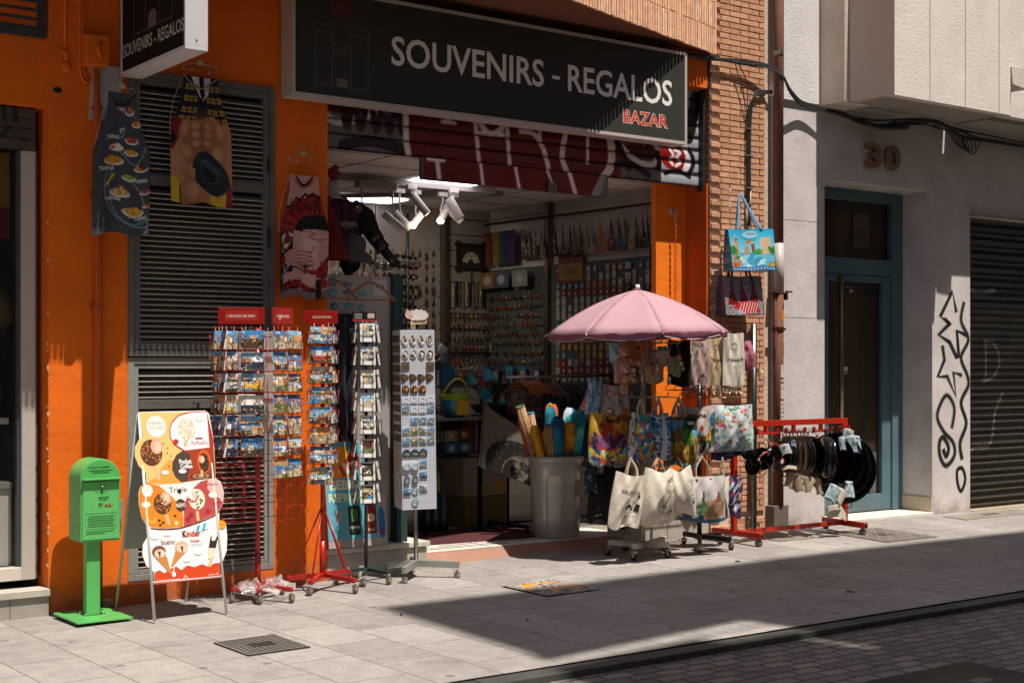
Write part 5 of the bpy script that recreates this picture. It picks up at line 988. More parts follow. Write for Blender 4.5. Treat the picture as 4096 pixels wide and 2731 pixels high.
bf = apron('bullfighter torso apron with black hat print hanging before the louvres', (4.118, -.15, 3.755), .259, .44, .88, r, 2, -.0, drop=.155, col='#8a7a70')
m = MB(); m.tube([(0, 0, .012), (.0, 0, .12), (0, .15, .14)], .004, '#888', 'metal', 6); m.build('wall_hook', bf)
# flamenco apron
r = R(92, 180, '#c9938a'); SKN = '#c8958a'
r.put((1-np.hypot((r.X-.62)/.55, (r.Y-.62)/.5))*1.2, '#d0a296')
r.poly([(0, .0), (.02, .3), (.1, .25), (.3, .20), (.55, .18), (.75, .13), (1, .16), (1, .5), (.0, .5)], '#8c1c1e')
r.line([(0, .27), (.15, .25), (.25, .19), (.4, .2), (.55, .15), (.66, .165), (.75, .145), (.9, .19), (1, .17)], .04, '#15100f', .01)
for i in range(26): a = 3.3+i*.125; r.line([(.72+.42*math.cos(a), .50+.20*math.sin(a)), (.72+.75*math.cos(a), .50+.32*math.sin(a))], .018, ('#5a0f12', '#b33a30')[i % 2], .01)
r.dots(46, ['#1c0c0c'], .022, g, (.0, .2, 1, .30)); r.ell(.75, .47, .42, .155, '#15110f', .06); r.rect(0, .47, .28, 1, '#14140f')
r.poly([(.28, .46), (1, .46), (1, .70), (.95, .80), (.5, .80), (.3, .75), (.34, .6)], '#cf9f94'); r.put((1-np.hypot((r.X-.6)/.25, (r.Y-.6)/.16))*.8, '#dcb4a8'); r.line([(.66, .575), (.67, .60)], .015, '#5a2a22')
r.dots(30, ['#2f7a2a', '#b8a020', '#8a1c24', '#c04050', '#d8d0c8'], .03, g, (.02, .48, .26, .62)); r.ell(.17, .53, .08, .035, '#8c1820', .4)
r.dots(40, ['#d8d4cc', '#3a6a3a', '#5a7aa0', '#c8b040'], .02, g, (.02, .62, .24, .98))
r.poly([(.08, .66), (.2, .62), (.42, .60), (.6, .60), (.62, .70), (.5, .74), (.25, .75), (.1, .72)], '#c08a7c')
for i in range(4): r.line([(.30, .635+.028*i), (.5, .605+.03*i), (.62, .615+.035*i)], .035, '#cf9c8e', .01, True); r.line([(.32, .648+.028*i), (.5, .622+.03*i), (.62, .632+.035*i)], .008, '#3a1814', .008, True); r.ell(.63, .618+.035*i, .018, .007, '#4a0c10')
r.ell(.08, .70, .05, .045, '#7c1418', .3); r.poly([(.5, .44), (.7, .43), (.98, .45), (.98, .52), (.86, .535), (.7, .52), (.5, .47)], '#d0a094'); r.line([(.5, .45), (.62, .455), (.72, .47), (.6, .49), (.76, .52), (.95, .52)], .01, '#3a1814', .01, True)
r.poly([(.25, .755), (.45, .76), (.7, .76), (1, .66), (1, .78), (.88, .86), (.72, .82), (.5, .77)], '#a02024'); r.dots(34, ['#1c0c0c'], .018, g, (.42, .70, 1, .84)); r.line([(.25, .76), (.5, .785), (.75, .85), (.92, .85), (1, .76)], .02, '#1a0e0e', .01, True)
r.poly([(.1, .80), (.7, .80), (.78, .92), (.6, .95), (.1, .88)], '#cf9c8e'); r.poly([(.1, .88), (.35, .865), (.6, .90), (.75, .92), (.68, .97), (.4, .93), (.08, .94)], '#a02024'); r.dots(26, ['#1c0c0c'], .022, g, (.1, .87, .74, .95)); r.rect(.78, .86, .99, .92, '#a02024'); r.rect(.0, .945, 1, 1, '#7a6a70'); r.poly([(.70, .84), (.80, .84), (.82, 1), (.68, 1)], '#1a1c14')
r.poly([(0, 0), (.25, 0), (.1, .16), (.0, .24)], SKN)
for i in range(13): t_ = i/12; r.ell(.22+.56*t_, .01+.075*math.sin(math.pi*t_), .028+.012*math.sin(math.pi*t_), .017, '#4f0f16', .3)
apron('flamenco dancer apron with red fan print hanging on the orange pillar', (4.955, -.08, 3.215), .235, .40, .885, r, 3, .0, drop=.225, col='#9a6a60')

STR = '#b9a68e'
def bag(label, loc, w, d, h, R1, rz=-.35, tilt=0, handle='strap', col='#cfc6b6', seed=1, extra=None, hl=.16, group='bags hanging on the display stands', pinch=.0, cat_='bag', name='tote_bag', sag=.02, mt='canvas', back=None, hz=0):
    g = random.Random(seed); p1, p2, p3 = (g.uniform(0, 6) for _ in range(3)); t = thing(name, label, cat_, loc, rot=(0, tilt, rz), group=group)
    def fn(U, V, s=1):
        e = (1-np.abs(2*U-1)**3)**.6; tp = 1-pinch*(1-V)**2-.05*np.cos(np.pi*V)*.5-(.10*V**3 if mt == 'canvas' else 0); x = (U-.5)*w*tp
        y = -s*(.004+d/2*e*(.25+.9*np.sin(np.pi*np.clip(V*.92+.08, 0, 1))**.8*.8)); y = y-s*.010*np.sin(9*U+p1+4*V)*e-s*.006*np.sin(17*U+p2-7*V)*e-s*.009*np.abs(np.sin(6*U-5*V+p3))**3*e*V-s*.006*np.abs(np.sin(11*U+8*V+p1))**4*e-.4*s*.012*np.sin(5*V+3*U+p3)
        z = -h*V+(.035 if mt == 'canvas' else .008)*V**2*(np.abs(2*U-1)**1.6-.6)+.012*np.sin(9*U+p2)*V**3*(mt == 'canvas')-sag*(.5-.5*np.cos(2*np.pi*U))*(1-V)+sag*.8*np.sin(U*6.3+p2)*V*V-.015*np.sin(3.1*U+p1)*V; return x, y, z
    S = lambda x, y, q=0: (lambda k: Vector((float(k[0]), float(k[1])-q-.0025, float(k[2]))))(fn(np.float64(x), np.float64(y)))
    m = MB(); m.rgrid(lambda U, V: fn(U, V), R1, mt, True); m.rgrid(lambda U, V: fn(U, V, -1), back or R(14, 16, col), mt, True, flip=True)
    b = 12; vs = [];
    for i in range(b+1): u = i/b; a = fn(np.float64(u), np.float64(1.)); c = fn(np.float64(u), np.float64(1.), -1); vs += [tuple(map(float, a)), tuple(map(float, c))]
    m.add(vs, [(2*i, 2*i+1, 2*i+3, 2*i+2) for i in range(b)], col, mt)
    for u in (0., 1.):
        vs = []
        for i in range(b+1): v = i/b; a = fn(np.float64(u), np.float64(v)); c = fn(np.float64(u), np.float64(v), -1); vs += [tuple(map(float, a)), tuple(map(float, c))]
        m.add(vs, [(2*i, 2*i+1, 2*i+3, 2*i+2) for i in range(b)], col, mt)
    if extra: extra(m, S)
    m.build('bag_body', t)
    if handle:
        for s in (1, -1):
            m = MB(); a = S(.34, .0); b_ = S(.66, 0); y = -s*.012
            rr = .006 if handle == 'rope' else .010
            P_ = cat([(a.x, a.y*s, a.z-.03), (a.x*.9, y, a.z+hl*.4), (hz+a.x*.12, y*.6, a.z+hl*.9), (hz, y*.5, a.z+hl), (hz+b_.x*.12, y*.6, b_.z+hl*.9), (b_.x*.9, y, b_.z+hl*.4), (b_.x, b_.y*s, b_.z-.03)], n=5)
            m.tube(P_, rr, STR if handle != 'blue' else '#8fb0cc', 'cloth', 8, sq=(1, .25) if handle != 'rope' else None)
            if handle == 'rope': m.ball((a.x, a.y*s-.006, a.z-.02), .014, '#cfc0a6', 'cloth', 8); m.ball((b_.x, b_.y*s-.006, b_.z-.02), .014, '#cfc0a6', 'cloth', 8)
            m.build('handle', t)
    return t
def cream(seed, n=0): r = R(30, 40, '#cdc3b2'); return r.noise(.03, random.Random(seed), 2)
def lines_art(m, S, x0, y0, x1, y1, n, seed, c='#2a2522'):
    g = random.Random(seed)
    for _ in range(n):
        x = g.uniform(x0, x1); y = g.uniform(y0, y1); s = g.uniform(.03, .07); k = g.randint(0, 3)
        if k == 0: m.stroke([(x, y), (x, y-s*1.5), (x+s*.3, y-s*2), (x+s*.6, y-s*1.5), (x+s*.6, y)], .006, S, c, smooth=False)
        elif k == 1: m.stroke([(x+s*math.cos(t), y+s*.6*math.sin(t)) for t in (0, 1, 2, 3, 4, 5)], .006, S, c)
        elif k == 2: m.poly([(x, y), (x+s, y-s*.2), (x+s*.8, y-s), (x+.1*s, y-s*.7)], S, c)
        else: m.stroke([(x, y), (x+s, y-s*.3), (x+s*2, y+s*.1)], .006, S, c)
# --- first stand: white, with the pink parasol ---
s1 = thing('bag_stand', 'white rolling bag stand under the pink parasol', 'display stand', (7.84, -.55, 0)); WB = '#b8b2a4'
m = MB(); m.tube([(0, 0, .12), (0, 0, 1.40)], .021, WB, 'gloss', 12); m.tube([(0, 0, 1.4), (0, 0, 1.88)], .016, '#a89e94', 'metal', 12); m.ball((0, -.03, .33), .016, WB, 'gloss', 8); m.build('pole', s1)
star_base(s1, (0, 0), [(-.25, .15), (-.24, -.16), (.06, -.24), (.27, .02), (.05, .27)], .135, .04, .045, WB, 'gloss', .036, '#1b1a19')
for z, n, l, tw in ((1.355, 6, .30, .1), (.80, 6, .28, .5), (1.80, 6, .30, .3)):
    m = MB()
    for k in range(n): w = 2*math.pi*k/n+tw; m.tube([(0, 0, z), (l*math.cos(w), l*math.sin(w), z-.005), ((l+.015)*math.cos(w), (l+.015)*math.sin(w), z+.03)], .0055, WB, 'gloss', 6)
    m.build('hook_arms', s1)
m = MB(); m.lathe([(.24, 0), (.246, .004), (.24, .008), (.234, .004), (.24, 0)], (0, 0, .345), WB, 'gloss', 30); m.lathe([(.14, 0), (.146, .004), (.14, .008), (.134, .004), (.14, 0)], (0, 0, .34), WB, 'gloss', 30)
for k in range(8): w = k*.785; m.tube([(0, 0, .345), (.24*math.cos(w), .24*math.sin(w), .349)], .003, WB, 'gloss', 5)
m.build('wire_shelf', s1)
# --- second stand: black ---
s2 = thing('bag_stand', 'black rolling stand of hangers between the parasol stand and red pan rack', 'display stand', (8.53, -.50, 0))
m = MB(); m.tube([(0, 0, .12), (0, 0, 1.45)], .021, '#1e1d1c', 'gloss', 4); m.build('pole', s2)
star_base(s2, (0, 0), [(-.21, -.22), (.11, -.27), (.03, .22), (.26, .01)], .155, .035, .04, '#201f1e', 'gloss', .026, '#1b1a19')
for z in (1.405, .86):
    m = MB()
    for s in (-1, 1):
        m.tube([(-.32, -.03*s, z), (.36, -.03*s, z)], .005, '#1c1b1a', 'gloss', 6)
        for k in range(7): x = -.30+.1*k; m.tube(cat([(x, -.03*s, z), (x, -.09*s, z+.002), (x+.02, -.12*s, z+.02), (x+.03, -.10*s, z+.035)]), .0035, '#1c1b1a', 'gloss', 5)
    m.build('hook_bar', s2)
# parasol
pr = thing('parasol', 'pale pink parasol shading the bags beside the shop door', 'parasol', (7.84, -.55, 0), rot=(0, R_(-1.5), 0))
n = 8; NR = 9; RAD = .765
def pz(t): return 2.235-.355*(.42*t+.58*t*t)
m = MB(); NU = 8
for gk in range(n):
    vs = []
    for i in range(NR+1):
        t = i/NR
        for k in range(NU+1):
            a = 2*math.pi*(gk*NU+k)/(n*NU)+.30; q = k/NU; rr = RAD*t*(1-.075*math.sin(math.pi*q)*t); vs.append((rr*math.cos(a), rr*math.sin(a), pz(t)-.016*math.sin(math.pi*q)*math.sin(math.pi*min(1, t*.9))+.0015*math.sin(13*a+9*t)*t))
    m.add(vs, [(i*(NU+1)+k, (i+1)*(NU+1)+k, (i+1)*(NU+1)+k+1, i*(NU+1)+k+1) for i in range(NR) for k in range(NU)], '#c8a0a8', 'parasolcloth', True)
    a = 2*math.pi*gk/n+.30; m.tube([(RAD*t*math.cos(a), RAD*t*math.sin(a), pz(t)+.0015) for t in (.02, .25, .5, .75, 1.0)], .0018, '#a87a88', 'parasolcloth', 4)
M_ = n*NU
for s in range(1): # hanging valance, scalloped
    vs = []
    for j in range(4):
        for k in range(M_):
            a = 2*math.pi*k/M_+.30; q = (k % NU)/NU; rr = RAD*(1-.075*math.sin(math.pi*q)); d = (.030+.032*math.sin(math.pi*q)**.7)*j/3; rr += -.012*j/3+.006*math.sin(k*2.1)*j/3; vs.append((rr*math.cos(a), rr*math.sin(a), pz(1)-d+.003*math.sin(k*1.7)))
    m.add(vs, [(j*M_+k, (j+1)*M_+k, (j+1)*M_+(k+1) % M_, j*M_+(k+1) % M_) for j in range(3) for k in range(M_)], '#a86a7e', 'parasolcloth', True)
o = m.build('canopy', pr); sd = o.modifiers.new('thick', 'SOLIDIFY'); sd.thickness = .0015
m = MB(); P_ = []
for k in range(M_):
    a = 2*math.pi*k/M_+.30; q = (k % NU)/NU; rr = RAD*(1-.075*math.sin(math.pi*q))-.012; P_.append((rr*math.cos(a), rr*math.sin(a), pz(1)-(.030+.032*math.sin(math.pi*q)**.7)))
m.tube(P_+[P_[0]], .0028, '#e2dad8', 'cloth', 5, cap=False); m.build('white_piping', pr)
for k in range(n):
    a = 2*math.pi*k/n+.30; m = MB(); m.tube([(RAD*t*math.cos(a), RAD*t*math.sin(a), pz(t)-.006) for t in (.02, .25, .5, .75, 1.0)]+[((RAD+.025)*math.cos(a), (RAD+.025)*math.sin(a), pz(1)-.012)], .0032, '#d8d4d0', 'metal', 5)
    m.tube([(0, 0, 1.88), (RAD*.45*math.cos(a), RAD*.45*math.sin(a), pz(.45)-.008)], .003, '#d8d4d0', 'metal', 5); m.build('rib', pr)
m = MB(); m.tube([(0, 0, 1.80), (0, 0, 2.255)], .012, '#d8d2cc', 'plastic', 10); m.tube([(0, 0, 2.235), (0, 0, 2.275)], [.022, .016], '#e4deda', 'plastic', 12); m.build('shaft', pr)
# seam lines
# --- bag pictures ---
def blotch(w, h, base, cols, n, rad, seed): g = random.Random(seed); return R(w, h, base).dots(n, cols, rad, g)
r = blotch(44, 56, '#a86a1c', ['#c08828', '#8a4a18', '#6a3a20', '#b07a30'], 70, .09, 3); r.poly([(0, 0), (.28, 0), (.15, .45), (0, .5)], '#c09630')
r.line([(.42, .14), (.36, .3), (.5, .5), (.62, .62)], .10, '#b8864c', .02, True); r.line([(.4, .2), (.3, .42)], .14, '#a02a1a', .03); r.ell(.46, .12, .10, .04, '#1c1412', .3); r.dots(90, ['#2a2a5a', '#3a5a8a', '#8a3a7a', '#a02a2a', '#20203a'], .06, random.Random(2), (.1, .42, .9, .75)); r.dots(120, ['#d8c840', '#5aa0b0', '#c83a2a', '#e0d8c0', '#2a4a7a', '#d88a2a', '#6ab0a0'], .045, random.Random(4), (.0, .72, 1, 1))
bag('orange and purple painted dancer tote bag beside the bin of parasols', (7.335, -.72, 1.235), .37, .11, .38, r, -.15, .06, seed=3, hl=.13, col='#a0641c', hz=.06)
r = blotch(30, 52, '#3f6fa0', ['#c83a2a', '#e0b030', '#3a9ac0', '#e8e0d8', '#2a3a7a', '#4aa05a', '#d86a2a'], 170, .07, 7); r.rect(0, 0, .16, 1, '#cfcac4'); r.dots(14, ['#222'], .03, random.Random(3), (.02, .1, .14, .9)); r.ell(.65, .75, .25, .12, '#d8a828', .3); r.ell(.65, .75, .16, .08, '#2a7ab0', .3)
bag('blue and red flower covered bag, second from the bin in the middle row', (7.57, -.82, 1.24), .22, .15, .38, r, -.5, 0, seed=4, hl=.12, col='#3a5a80', pinch=.3)
r = blotch(30, 50, '#3f7fb0', ['#2a5a90', '#5a9ac8', '#cdd6dc'], 60, .08, 9)
for y in (.05, .48, .85): r.rect(0, y, 1, y+.14, '#d0d4d8'); [r.ell(x, y+.07, .11, .05, '#3a5a90', .3) or r.ell(x, y+.07, .05, .022, '#a86a3a', .3) for x in (.15, .5, .85)]
r.rect(.52, 0, .72, 1, '#cdcacb'); r.poly([(.0, .8), (.2, .55), (.4, .82)], '#8a6a4a')
bag('blue bag with white tile bands and grey side seam', (7.765, -.82, 1.23), .22, .15, .37, r, -.4, 0, seed=5, hl=.13, col='#bdb8b4', pinch=.25)
r = R(44, 60, '#4a93b0'); r.poly([(0, .35), (.25, .3), (.4, .1), (.5, .4), (1, .45), (1, 1), (0, 1)], '#7a5a22'); r.dots(60, ['#9a7a2a', '#5a4a1c', '#b8902c', '#3a3a20'], .06, random.Random(5), (.0, .45, 1, .9)); r.dots(36, ['#2f5a24', '#4a7a2c'], .06, random.Random(6), (.5, .05, .75, .4)); r.ell(.62, .5, .12, .06, '#2a6a2a', .4); r.poly([(0, .15), (.2, .25), (.22, .5), (0, .6)], '#2a4a44')
for k in range(7): r.line([(.3+.08*k, .5), (.3+.08*k, .8)], .015, '#d0a840', .02)
r.rect(0, 0, 1, .06, '#5a4a28'); r.rect(0, .93, 1, 1, '#5a9ab0'); r.poly([(.3, 1), (.6, .9), (.75, 1)], '#cfd6d8')
bag('teal and ochre city market picture bag in the middle row', (7.99, -.82, 1.21), .31, .15, .41, r, -.3, -.03, seed=6, hl=.15, col='#4a6a6a', extra=lambda m, S: (m.poly([(.62, .02), (.95, .06), (.93, .28), (.60, .24)], lambda x, y, d=0: S(x, y, d+.006), '#141414'), m.poly([(.66, .1), (.84, .12), (.83, .18), (.65, .16)], lambda x, y, d=0: S(x, y, d+.008), '#c8c4c0')))
r = R(48, 54, '#b5a79f'); g = random.Random(8); r.dots(60, ['#a89a90', '#bfb2aa'], .03, g); r.ell(.38, .36, .05, .05, '#8a2a20', .3); r.ell(.56, .42, .06, .055, '#a03a2a', .3)
for P_ in ([(.15, .58), (.35, .66), (.6, .64), (.85, .60)], [(.3, .66), (.25, .85)], [(.4, .66), (.46, .88)], [(.72, .64), (.66, .88)], [(.78, .62), (.84, .86)], [(.85, .60), (.95, .50), (.9, .72)]): r.line(P_, .09, '#3a2a20', .03, True)
r.dots(50, ['#a86a1c', '#8a2a1c', '#2a4a7a', '#c89a2a', '#3a6a3a'], .035, g, (.18, .56, .85, .7)); r.ell(.97, .3, .16, .16, '#2f5a74', .2); r.ell(.97, .75, .1, .14, '#3a6a4a', .3); r.line([(.1, .85), (.4, 1)], .08, '#a8704a', .04)
bag('cream canvas bag lettered España with a mosaic bull', (8.235, -.76, 1.285), .36, .09, .42, r, -.28, .0, handle=None, seed=7, col='#b0a49a', extra=lambda m, S: m.text('España', S, .14, .24, .56, -.12, '#1f1c1a', bold=.02))
r = R(60, 60, '#c4cccd'); g = random.Random(10)
for _ in range(60): r.ell(g.random(), g.random(), .05, .02, g.choice(('#3f7a3c', '#5a9a55', '#2f6a48', '#7ab088')), .5, g.uniform(0, 180))
for _ in range(46): x, y = g.random(), g.random(); c = g.choice(('#d0452a', '#e07a3a', '#c83a50', '#d8a0b0', '#6a9ad0')); [r.ell(x+.022*math.cos(a), y+.022*math.sin(a), .022, .014, c, .5, R_(a)) for a in (0, 1.3, 2.6, 3.9, 5.2)]
for y in (.33, .66): r.line([(0, y), (1, y+.02)], .012, '#7f8f90', .02)
for x in (.35, .68): r.line([(x, 0), (x, 1)], .010, '#9aa8aa', .02)
bag('boxy white quilted bag with green leaves and orange flowers by the pan rack', (8.62, -.78, 1.285), .42, .17, .39, r, -.30, .0, handle=None, seed=8, col='#b8c4c0', mt='shirt', sag=.012)
r = blotch(30, 12, '#20264a', ['#3a2a5a', '#a03a6a', '#3a5a9a', '#6a3a7a'], 60, .05, 3)
bag('navy flowered cloth bag peeking out below the green leaf bag', (8.66, -.70, .94), .34, .10, .12, r, -.2, -.08, handle=None, seed=9, col='#20264a', mt='shirt')
# lower cream totes
bag('cream canvas tote with a black Valencia sketch, leftmost of the low row', (7.42, -.88, .765), .29, .06, .43, cream(1), -.25, .17, seed=11, hl=.13, hz=-.02, pinch=.05,
    extra=lambda m, S: (m.text('VALENCIA', S, .22, .36, .60, -.07, '#2a2522'), m.ell(.80, .40, .05, .035, S, '#3a3430'), m.poly([(.42, .66), (.46, .58), (.56, .55), (.64, .62), (.66, .68)], S, '#201d1b'), m.poly([(.70, .68), (.76, .55), (.86, .56), (.84, .70)], S, '#201d1b'), lines_art(m, S, .25, .48, .8, .75, 9, 3), m.text('Torres   Palacio', S, .25, .80, .5, -.025, '#3a3430')))
bag('cream canvas tote with a fine line drawing of towers, middle of the low row', (7.68, -.90, .80), .33, .20, .42, cream(2), -.05, .05, seed=12, hl=.10, pinch=.22, sag=.035,
    extra=lambda m, S: (m.text('VALENCIA', S, .60, .24, .40, -.085, '#2a2522'), lines_art(m, S, .45, .35, .9, .9, 36, 5, '#4a443e')))
bag('cream canvas bag bulging with folds, right of the tower drawing tote', (7.925, -.88, .81), .28, .22, .41, cream(3), -.7, -.03, seed=13, hl=.10, pinch=.28, sag=.05,
    extra=lambda m, S: (lines_art(m, S, .82, .3, .98, .8, 10, 8)))
bag('short cream bag hanging low between the two tower totes', (7.77, -.80, .62), .24, .1, .28, cream(4), -.2, .1, seed=14, handle=None, extra=lambda m, S: lines_art(m, S, .1, .5, .9, .9, 12, 9))
r = R(54, 50, '#b9b3ae'); g = random.Random(5); r.poly([(.05, 1), (.06, .4), (.10, .15), (.13, .4), (.17, .55), (.22, 1)], '#8a4e34'); r.poly([(.42, .75), (.44, .35), (.48, .3), (.5, .7)], '#4a3a34'); r.poly([(.45, .95), (.46, .55), (.62, .5), (.95, .55), (.97, .9)], '#b08a66'); r.poly([(.72, .55), (.78, .28), (.84, .55)], '#8a2a20'); r.ell(.78, .52, .09, .05, '#a8502a', .3)
for k in range(10): r.line([(.5+.047*k, .62), (.5+.047*k, .86)], .014, '#6a4a34', .02)
r.poly([(.08, .95), (.2, .72), (.28, .95)], '#1f4a7a'); r.poly([(.3, .98), (.42, .78), (.52, .98)], '#2a4a6a'); r.dots(12, ['#3a6a3a', '#5a7a4a'], .04, g, (.35, .6, .5, .8)); r.rect(0, .93, 1, 1, '#3a5a7a'); r.rect(0, .0, 1, .015, '#9a9088')
bag('big stiff tote with city domes picture and rope handles', (8.19, -.88, .715), .42, .12, .37, r, -.28, 0, handle='rope', seed=15, hl=.16, col='#a08a62', mt='shirt', sag=.008)
bag('plain white canvas tote seen from the side by the red rack post', (8.46, -.84, .70), .15, .14, .37, cream(6), -1.0, .02, seed=16, handle='rope', hl=.16, pinch=.1)
r = R(26, 46, '#28305c'); g = random.Random(3)
for _ in range(16): x, y = g.random(), g.random()*.85; c = g.choice(('#c8642a', '#d8c0a8', '#a83a3a', '#d8d4d0')); r.line([(x-.12, y+.1), (x+.1, y-.1)], .10, c, .03); r.line([(x-.12, y+.1), (x+.1, y-.1)], .02, '#28305c', .02)
r.rect(0, .87, 1, .9, '#a03a4a'); r.rect(0, .97, 1, 1, '#a03a4a')
bag('navy scarf bag with orange feather print at the end of the low row', (8.545, -.90, .68), .17, .07, .33, r, -.3, .10, seed=17, handle=None, col='#28305c', mt='shirt')
bag('second navy feather print scarf bag hanging behind the first', (8.62, -.82, .70), .14, .06, .30, r, -.5, .06, seed=18, handle=None, col='#28305c', mt='shirt')
K_ = R(30, 40, '#131212')
for i, (x, z, w, h, lab, tx) in enumerate(((7.56, .80, .24, .44, 'black tote with small white castle print behind the cream totes', 'MALLORCA'), (7.40, .76, .15, .38, 'black tote covered in white lettering, farthest left of the low row', 'Valencia'), (7.72, .72, .22, .40, 'black tote with white script mostly hidden by the middle cream tote', 'al'))):
    bag(lab, (x, -.55+.05*i, z), w, .07, h, K_, -.3, .05, seed=20+i, handle='strap' if i else None, col='#131212', hl=.1, extra=lambda m, S, tx=tx, i=i: (m.text(tx, S, .3, .92, .5, -.05, '#cfcac4'), lines_art(m, S, .4, .5, .8, .85, 10, i, '#6a6662')))
r = R(24, 40, '#20303a'); g = random.Random(3); r.dots(40, ['#3a5a6a', '#141c20', '#a8b0b0'], .04, g)
bag('dark teal printed cloth bag hanging between bin and black totes', (7.325, -.5, .86), .11, .06, .27, r, -.3, 0, seed=25, handle=None, col='#20303a', mt='shirt')
# shop T-shirts and totes behind the parasol (scaled positions)
def tee(label, x, z, w, h, R1, extra=None, y=-.40, name='t_shirt', cat_='t-shirt', col='#888', hk='#a8703a'):
    return bag(label, (x, y, z), w, .03, h, R1, -.12, 0, handle=None, seed=int(x*100), col=col, extra=extra, name=name, cat_=cat_, group='shirts and totes behind the parasol', mt='shirt', sag=.01)
tee('plain black t-shirt hanging behind the toy bags', 8.39, 1.83, .24, .40, R(20, 30, '#0e0d0d'), col='#0e0d0d')
tee('mauve grey t-shirt with black recipe drawings', 8.61, 1.83, .245, .40, R(20, 30, '#a88f86'), lambda m, S: (m.text('PAELLA', S, .2, .12, .5, -.10, '#1f1a18'), lines_art(m, S, .1, .2, .85, .75, 26, 4, '#2a2320'), m.poly([(.4, .88), (.5, .74), (.6, .70), (.75, .78), (.85, .87)], S, '#201b19')), col='#a08880')
tee('beige apron lettered Valencia half hidden by the whiter one', 8.81, 1.87, .22, .44, R(20, 30, '#bba37e'), lambda m, S: (m.stroke([(.5+.12*math.cos(t), .22+.06*math.sin(t)) for t in range(7)], .012, S, '#2a2320', closed=True), m.text('Valencia', S, .2, .50, .8, -.07, '#1a1614', bold=.01), lines_art(m, S, .3, .6, .8, .85, 8, 2, '#5a4a3a')), name='apron', cat_='apron', col='#b09a78')
tee('white apron lettered Valencia hanging from the parasol tip', 8.97, 1.90, .235, .46, R(20, 30, '#cdc4b4'), lambda m, S: (m.stroke([(.5+.12*math.cos(t), .24+.06*math.sin(t)) for t in range(7)], .012, S, '#2a2320', closed=True), m.text('Valencia', S, .16, .52, .74, -.07, '#1a1614', bold=.01), lines_art(m, S, .3, .6, .8, .85, 10, 3, '#6a5a4a')), y=-.47, name='apron', cat_='apron', col='#c0b6a6')
bag('dusty pink drawstring bag lettered Tropical Paradise against the bricks', (9.42, -.12, 1.92), .27, .12, .33, R(20, 30, '#b86a7c'), -.2, -.10, seed=31, handle=None, col='#a85a6c', pinch=.6, mt='shirt', extra=lambda m, S: (m.text('TROPICAL', S, .18, .60, .64, -.10, '#d8aab4'), m.text('Paradise', S, .3, .74, .5, -.09, '#7a3a4a'), m.poly([(.4, .38), (.55, .30), (.6, .42)], S, '#a03a3a')))
# woven bags with toys
def toybag(label, x, z, w, h, c, extra, y=-.75, rz=-.3, back=0):
    t = bag(label, (x, y, z), w, .07, h, R(16, 22, c).noise(.10, random.Random(int(x*999))), rz, 0, handle=None, col=c, seed=int(x*100), group='children\'s toy bags under the parasol', mt='cloth', pinch=-.12, name='toy_bag', cat_='toy bag', sag=.004)
    m = MB()
    for s in (-1, 1): m.tube(cat([(s*w*.42, 0, -.005), (s*w*.3, -.005, .08), (0, 0, 1.80-z)]), .0032, c, 'cloth', 5)
    m.build('cord', t); m = MB(); extra(m)
    if m.v: m.build('toy', t)
    return t
def bear(m, cx, cz, s, c='#c08a68', y=-.06):
    m.ball((cx, y, cz), .036*s, c, 'cloth', 14); m.ball((cx-.005, y-.03*s, cz-.010*s), .018*s, '#cfa088', 'cloth', 10); m.ball((cx-.006, y-.047*s, cz-.008*s), .007*s, '#2a1a14', 'gloss', 8)
    for q in (-1, 1): m.ball((cx+q*.026*s, y, cz+.030*s), .013*s, c, 'cloth', 8); m.ball((cx+q*.012*s-.004, y-.033*s, cz+.010*s), .0035*s, '#14100e', 'gloss', 6); m.tube([(cx+q*.02*s, y, cz-.045*s), (cx+q*.055*s, y-.01, cz-.07*s), (cx+q*.065*s, y-.01, cz-.085*s)], [.014*s, .012*s, .013*s], c, 'cloth', 8)
    m.ball((cx, y+.005, cz-.06*s), .03*s, c, 'cloth', 12, (1, .8, 1.2)); m.poly([(cx-.015*s, cz-.035*s), (cx+.015*s, cz-.045*s), (cx+.015*s, cz-.03*s), (cx-.015*s, cz-.045*s)], plane((0, y-.035*s, 0)), '#8a1c1c')
toybag('sky blue woven toy bag behind the upper bear', 7.43, 1.79, .13, .17, '#8fb4bc', lambda m: None, y=-.70)
toybag('pink brown bear with legs dangling over a pink woven bag', 7.395, 1.62, .13, .13, '#b88a92', lambda m: (bear(m, 0, -.03, 1.25), [m.tube([(q*.015, -.04, -.13), (q*.017, -.045, -.235)], [.012, .010], '#c08a68', 'cloth', 8) or m.ball((q*.017, -.05, -.24), .014, '#c08a68', 'cloth', 8) for q in (-1, 1)]), y=-.80)
toybag('upper teddy bear head hanging above the pink woven bag', 7.40, 1.70, .09, .05, '#a8c0c4', lambda m: bear(m, 0, .02, 1.2), y=-.78)
def sunfl(m):
    f = plane((0, -.055, 0))
    for k in range(14): a = k*2*math.pi/14; m.poly([(.012*math.cos(a-.3), -.05+.012*math.sin(a-.3)), (.045*math.cos(a), -.05+.045*math.sin(a)), (.012*math.cos(a+.3), -.05+.012*math.sin(a+.3))], f, '#d8981c')
    m.ball((0, -.058, -.05), .016, '#3a2410', 'cloth', 8, (1, .5, 1)); [m.ball((q*.018-.0, -.055, -.135-.01*abs(q)), .014, '#b85a1c', 'cloth', 8) for q in (-1, 0, 1)]
toybag('tan woven bag with a yellow sunflower', 7.58, 1.80, .19, .15, '#a87444', sunfl)
toybag('pale pink woven bag right of the sunflower bag', 7.695, 1.78, .12, .16, '#c8949c', lambda m: None, y=-.70)
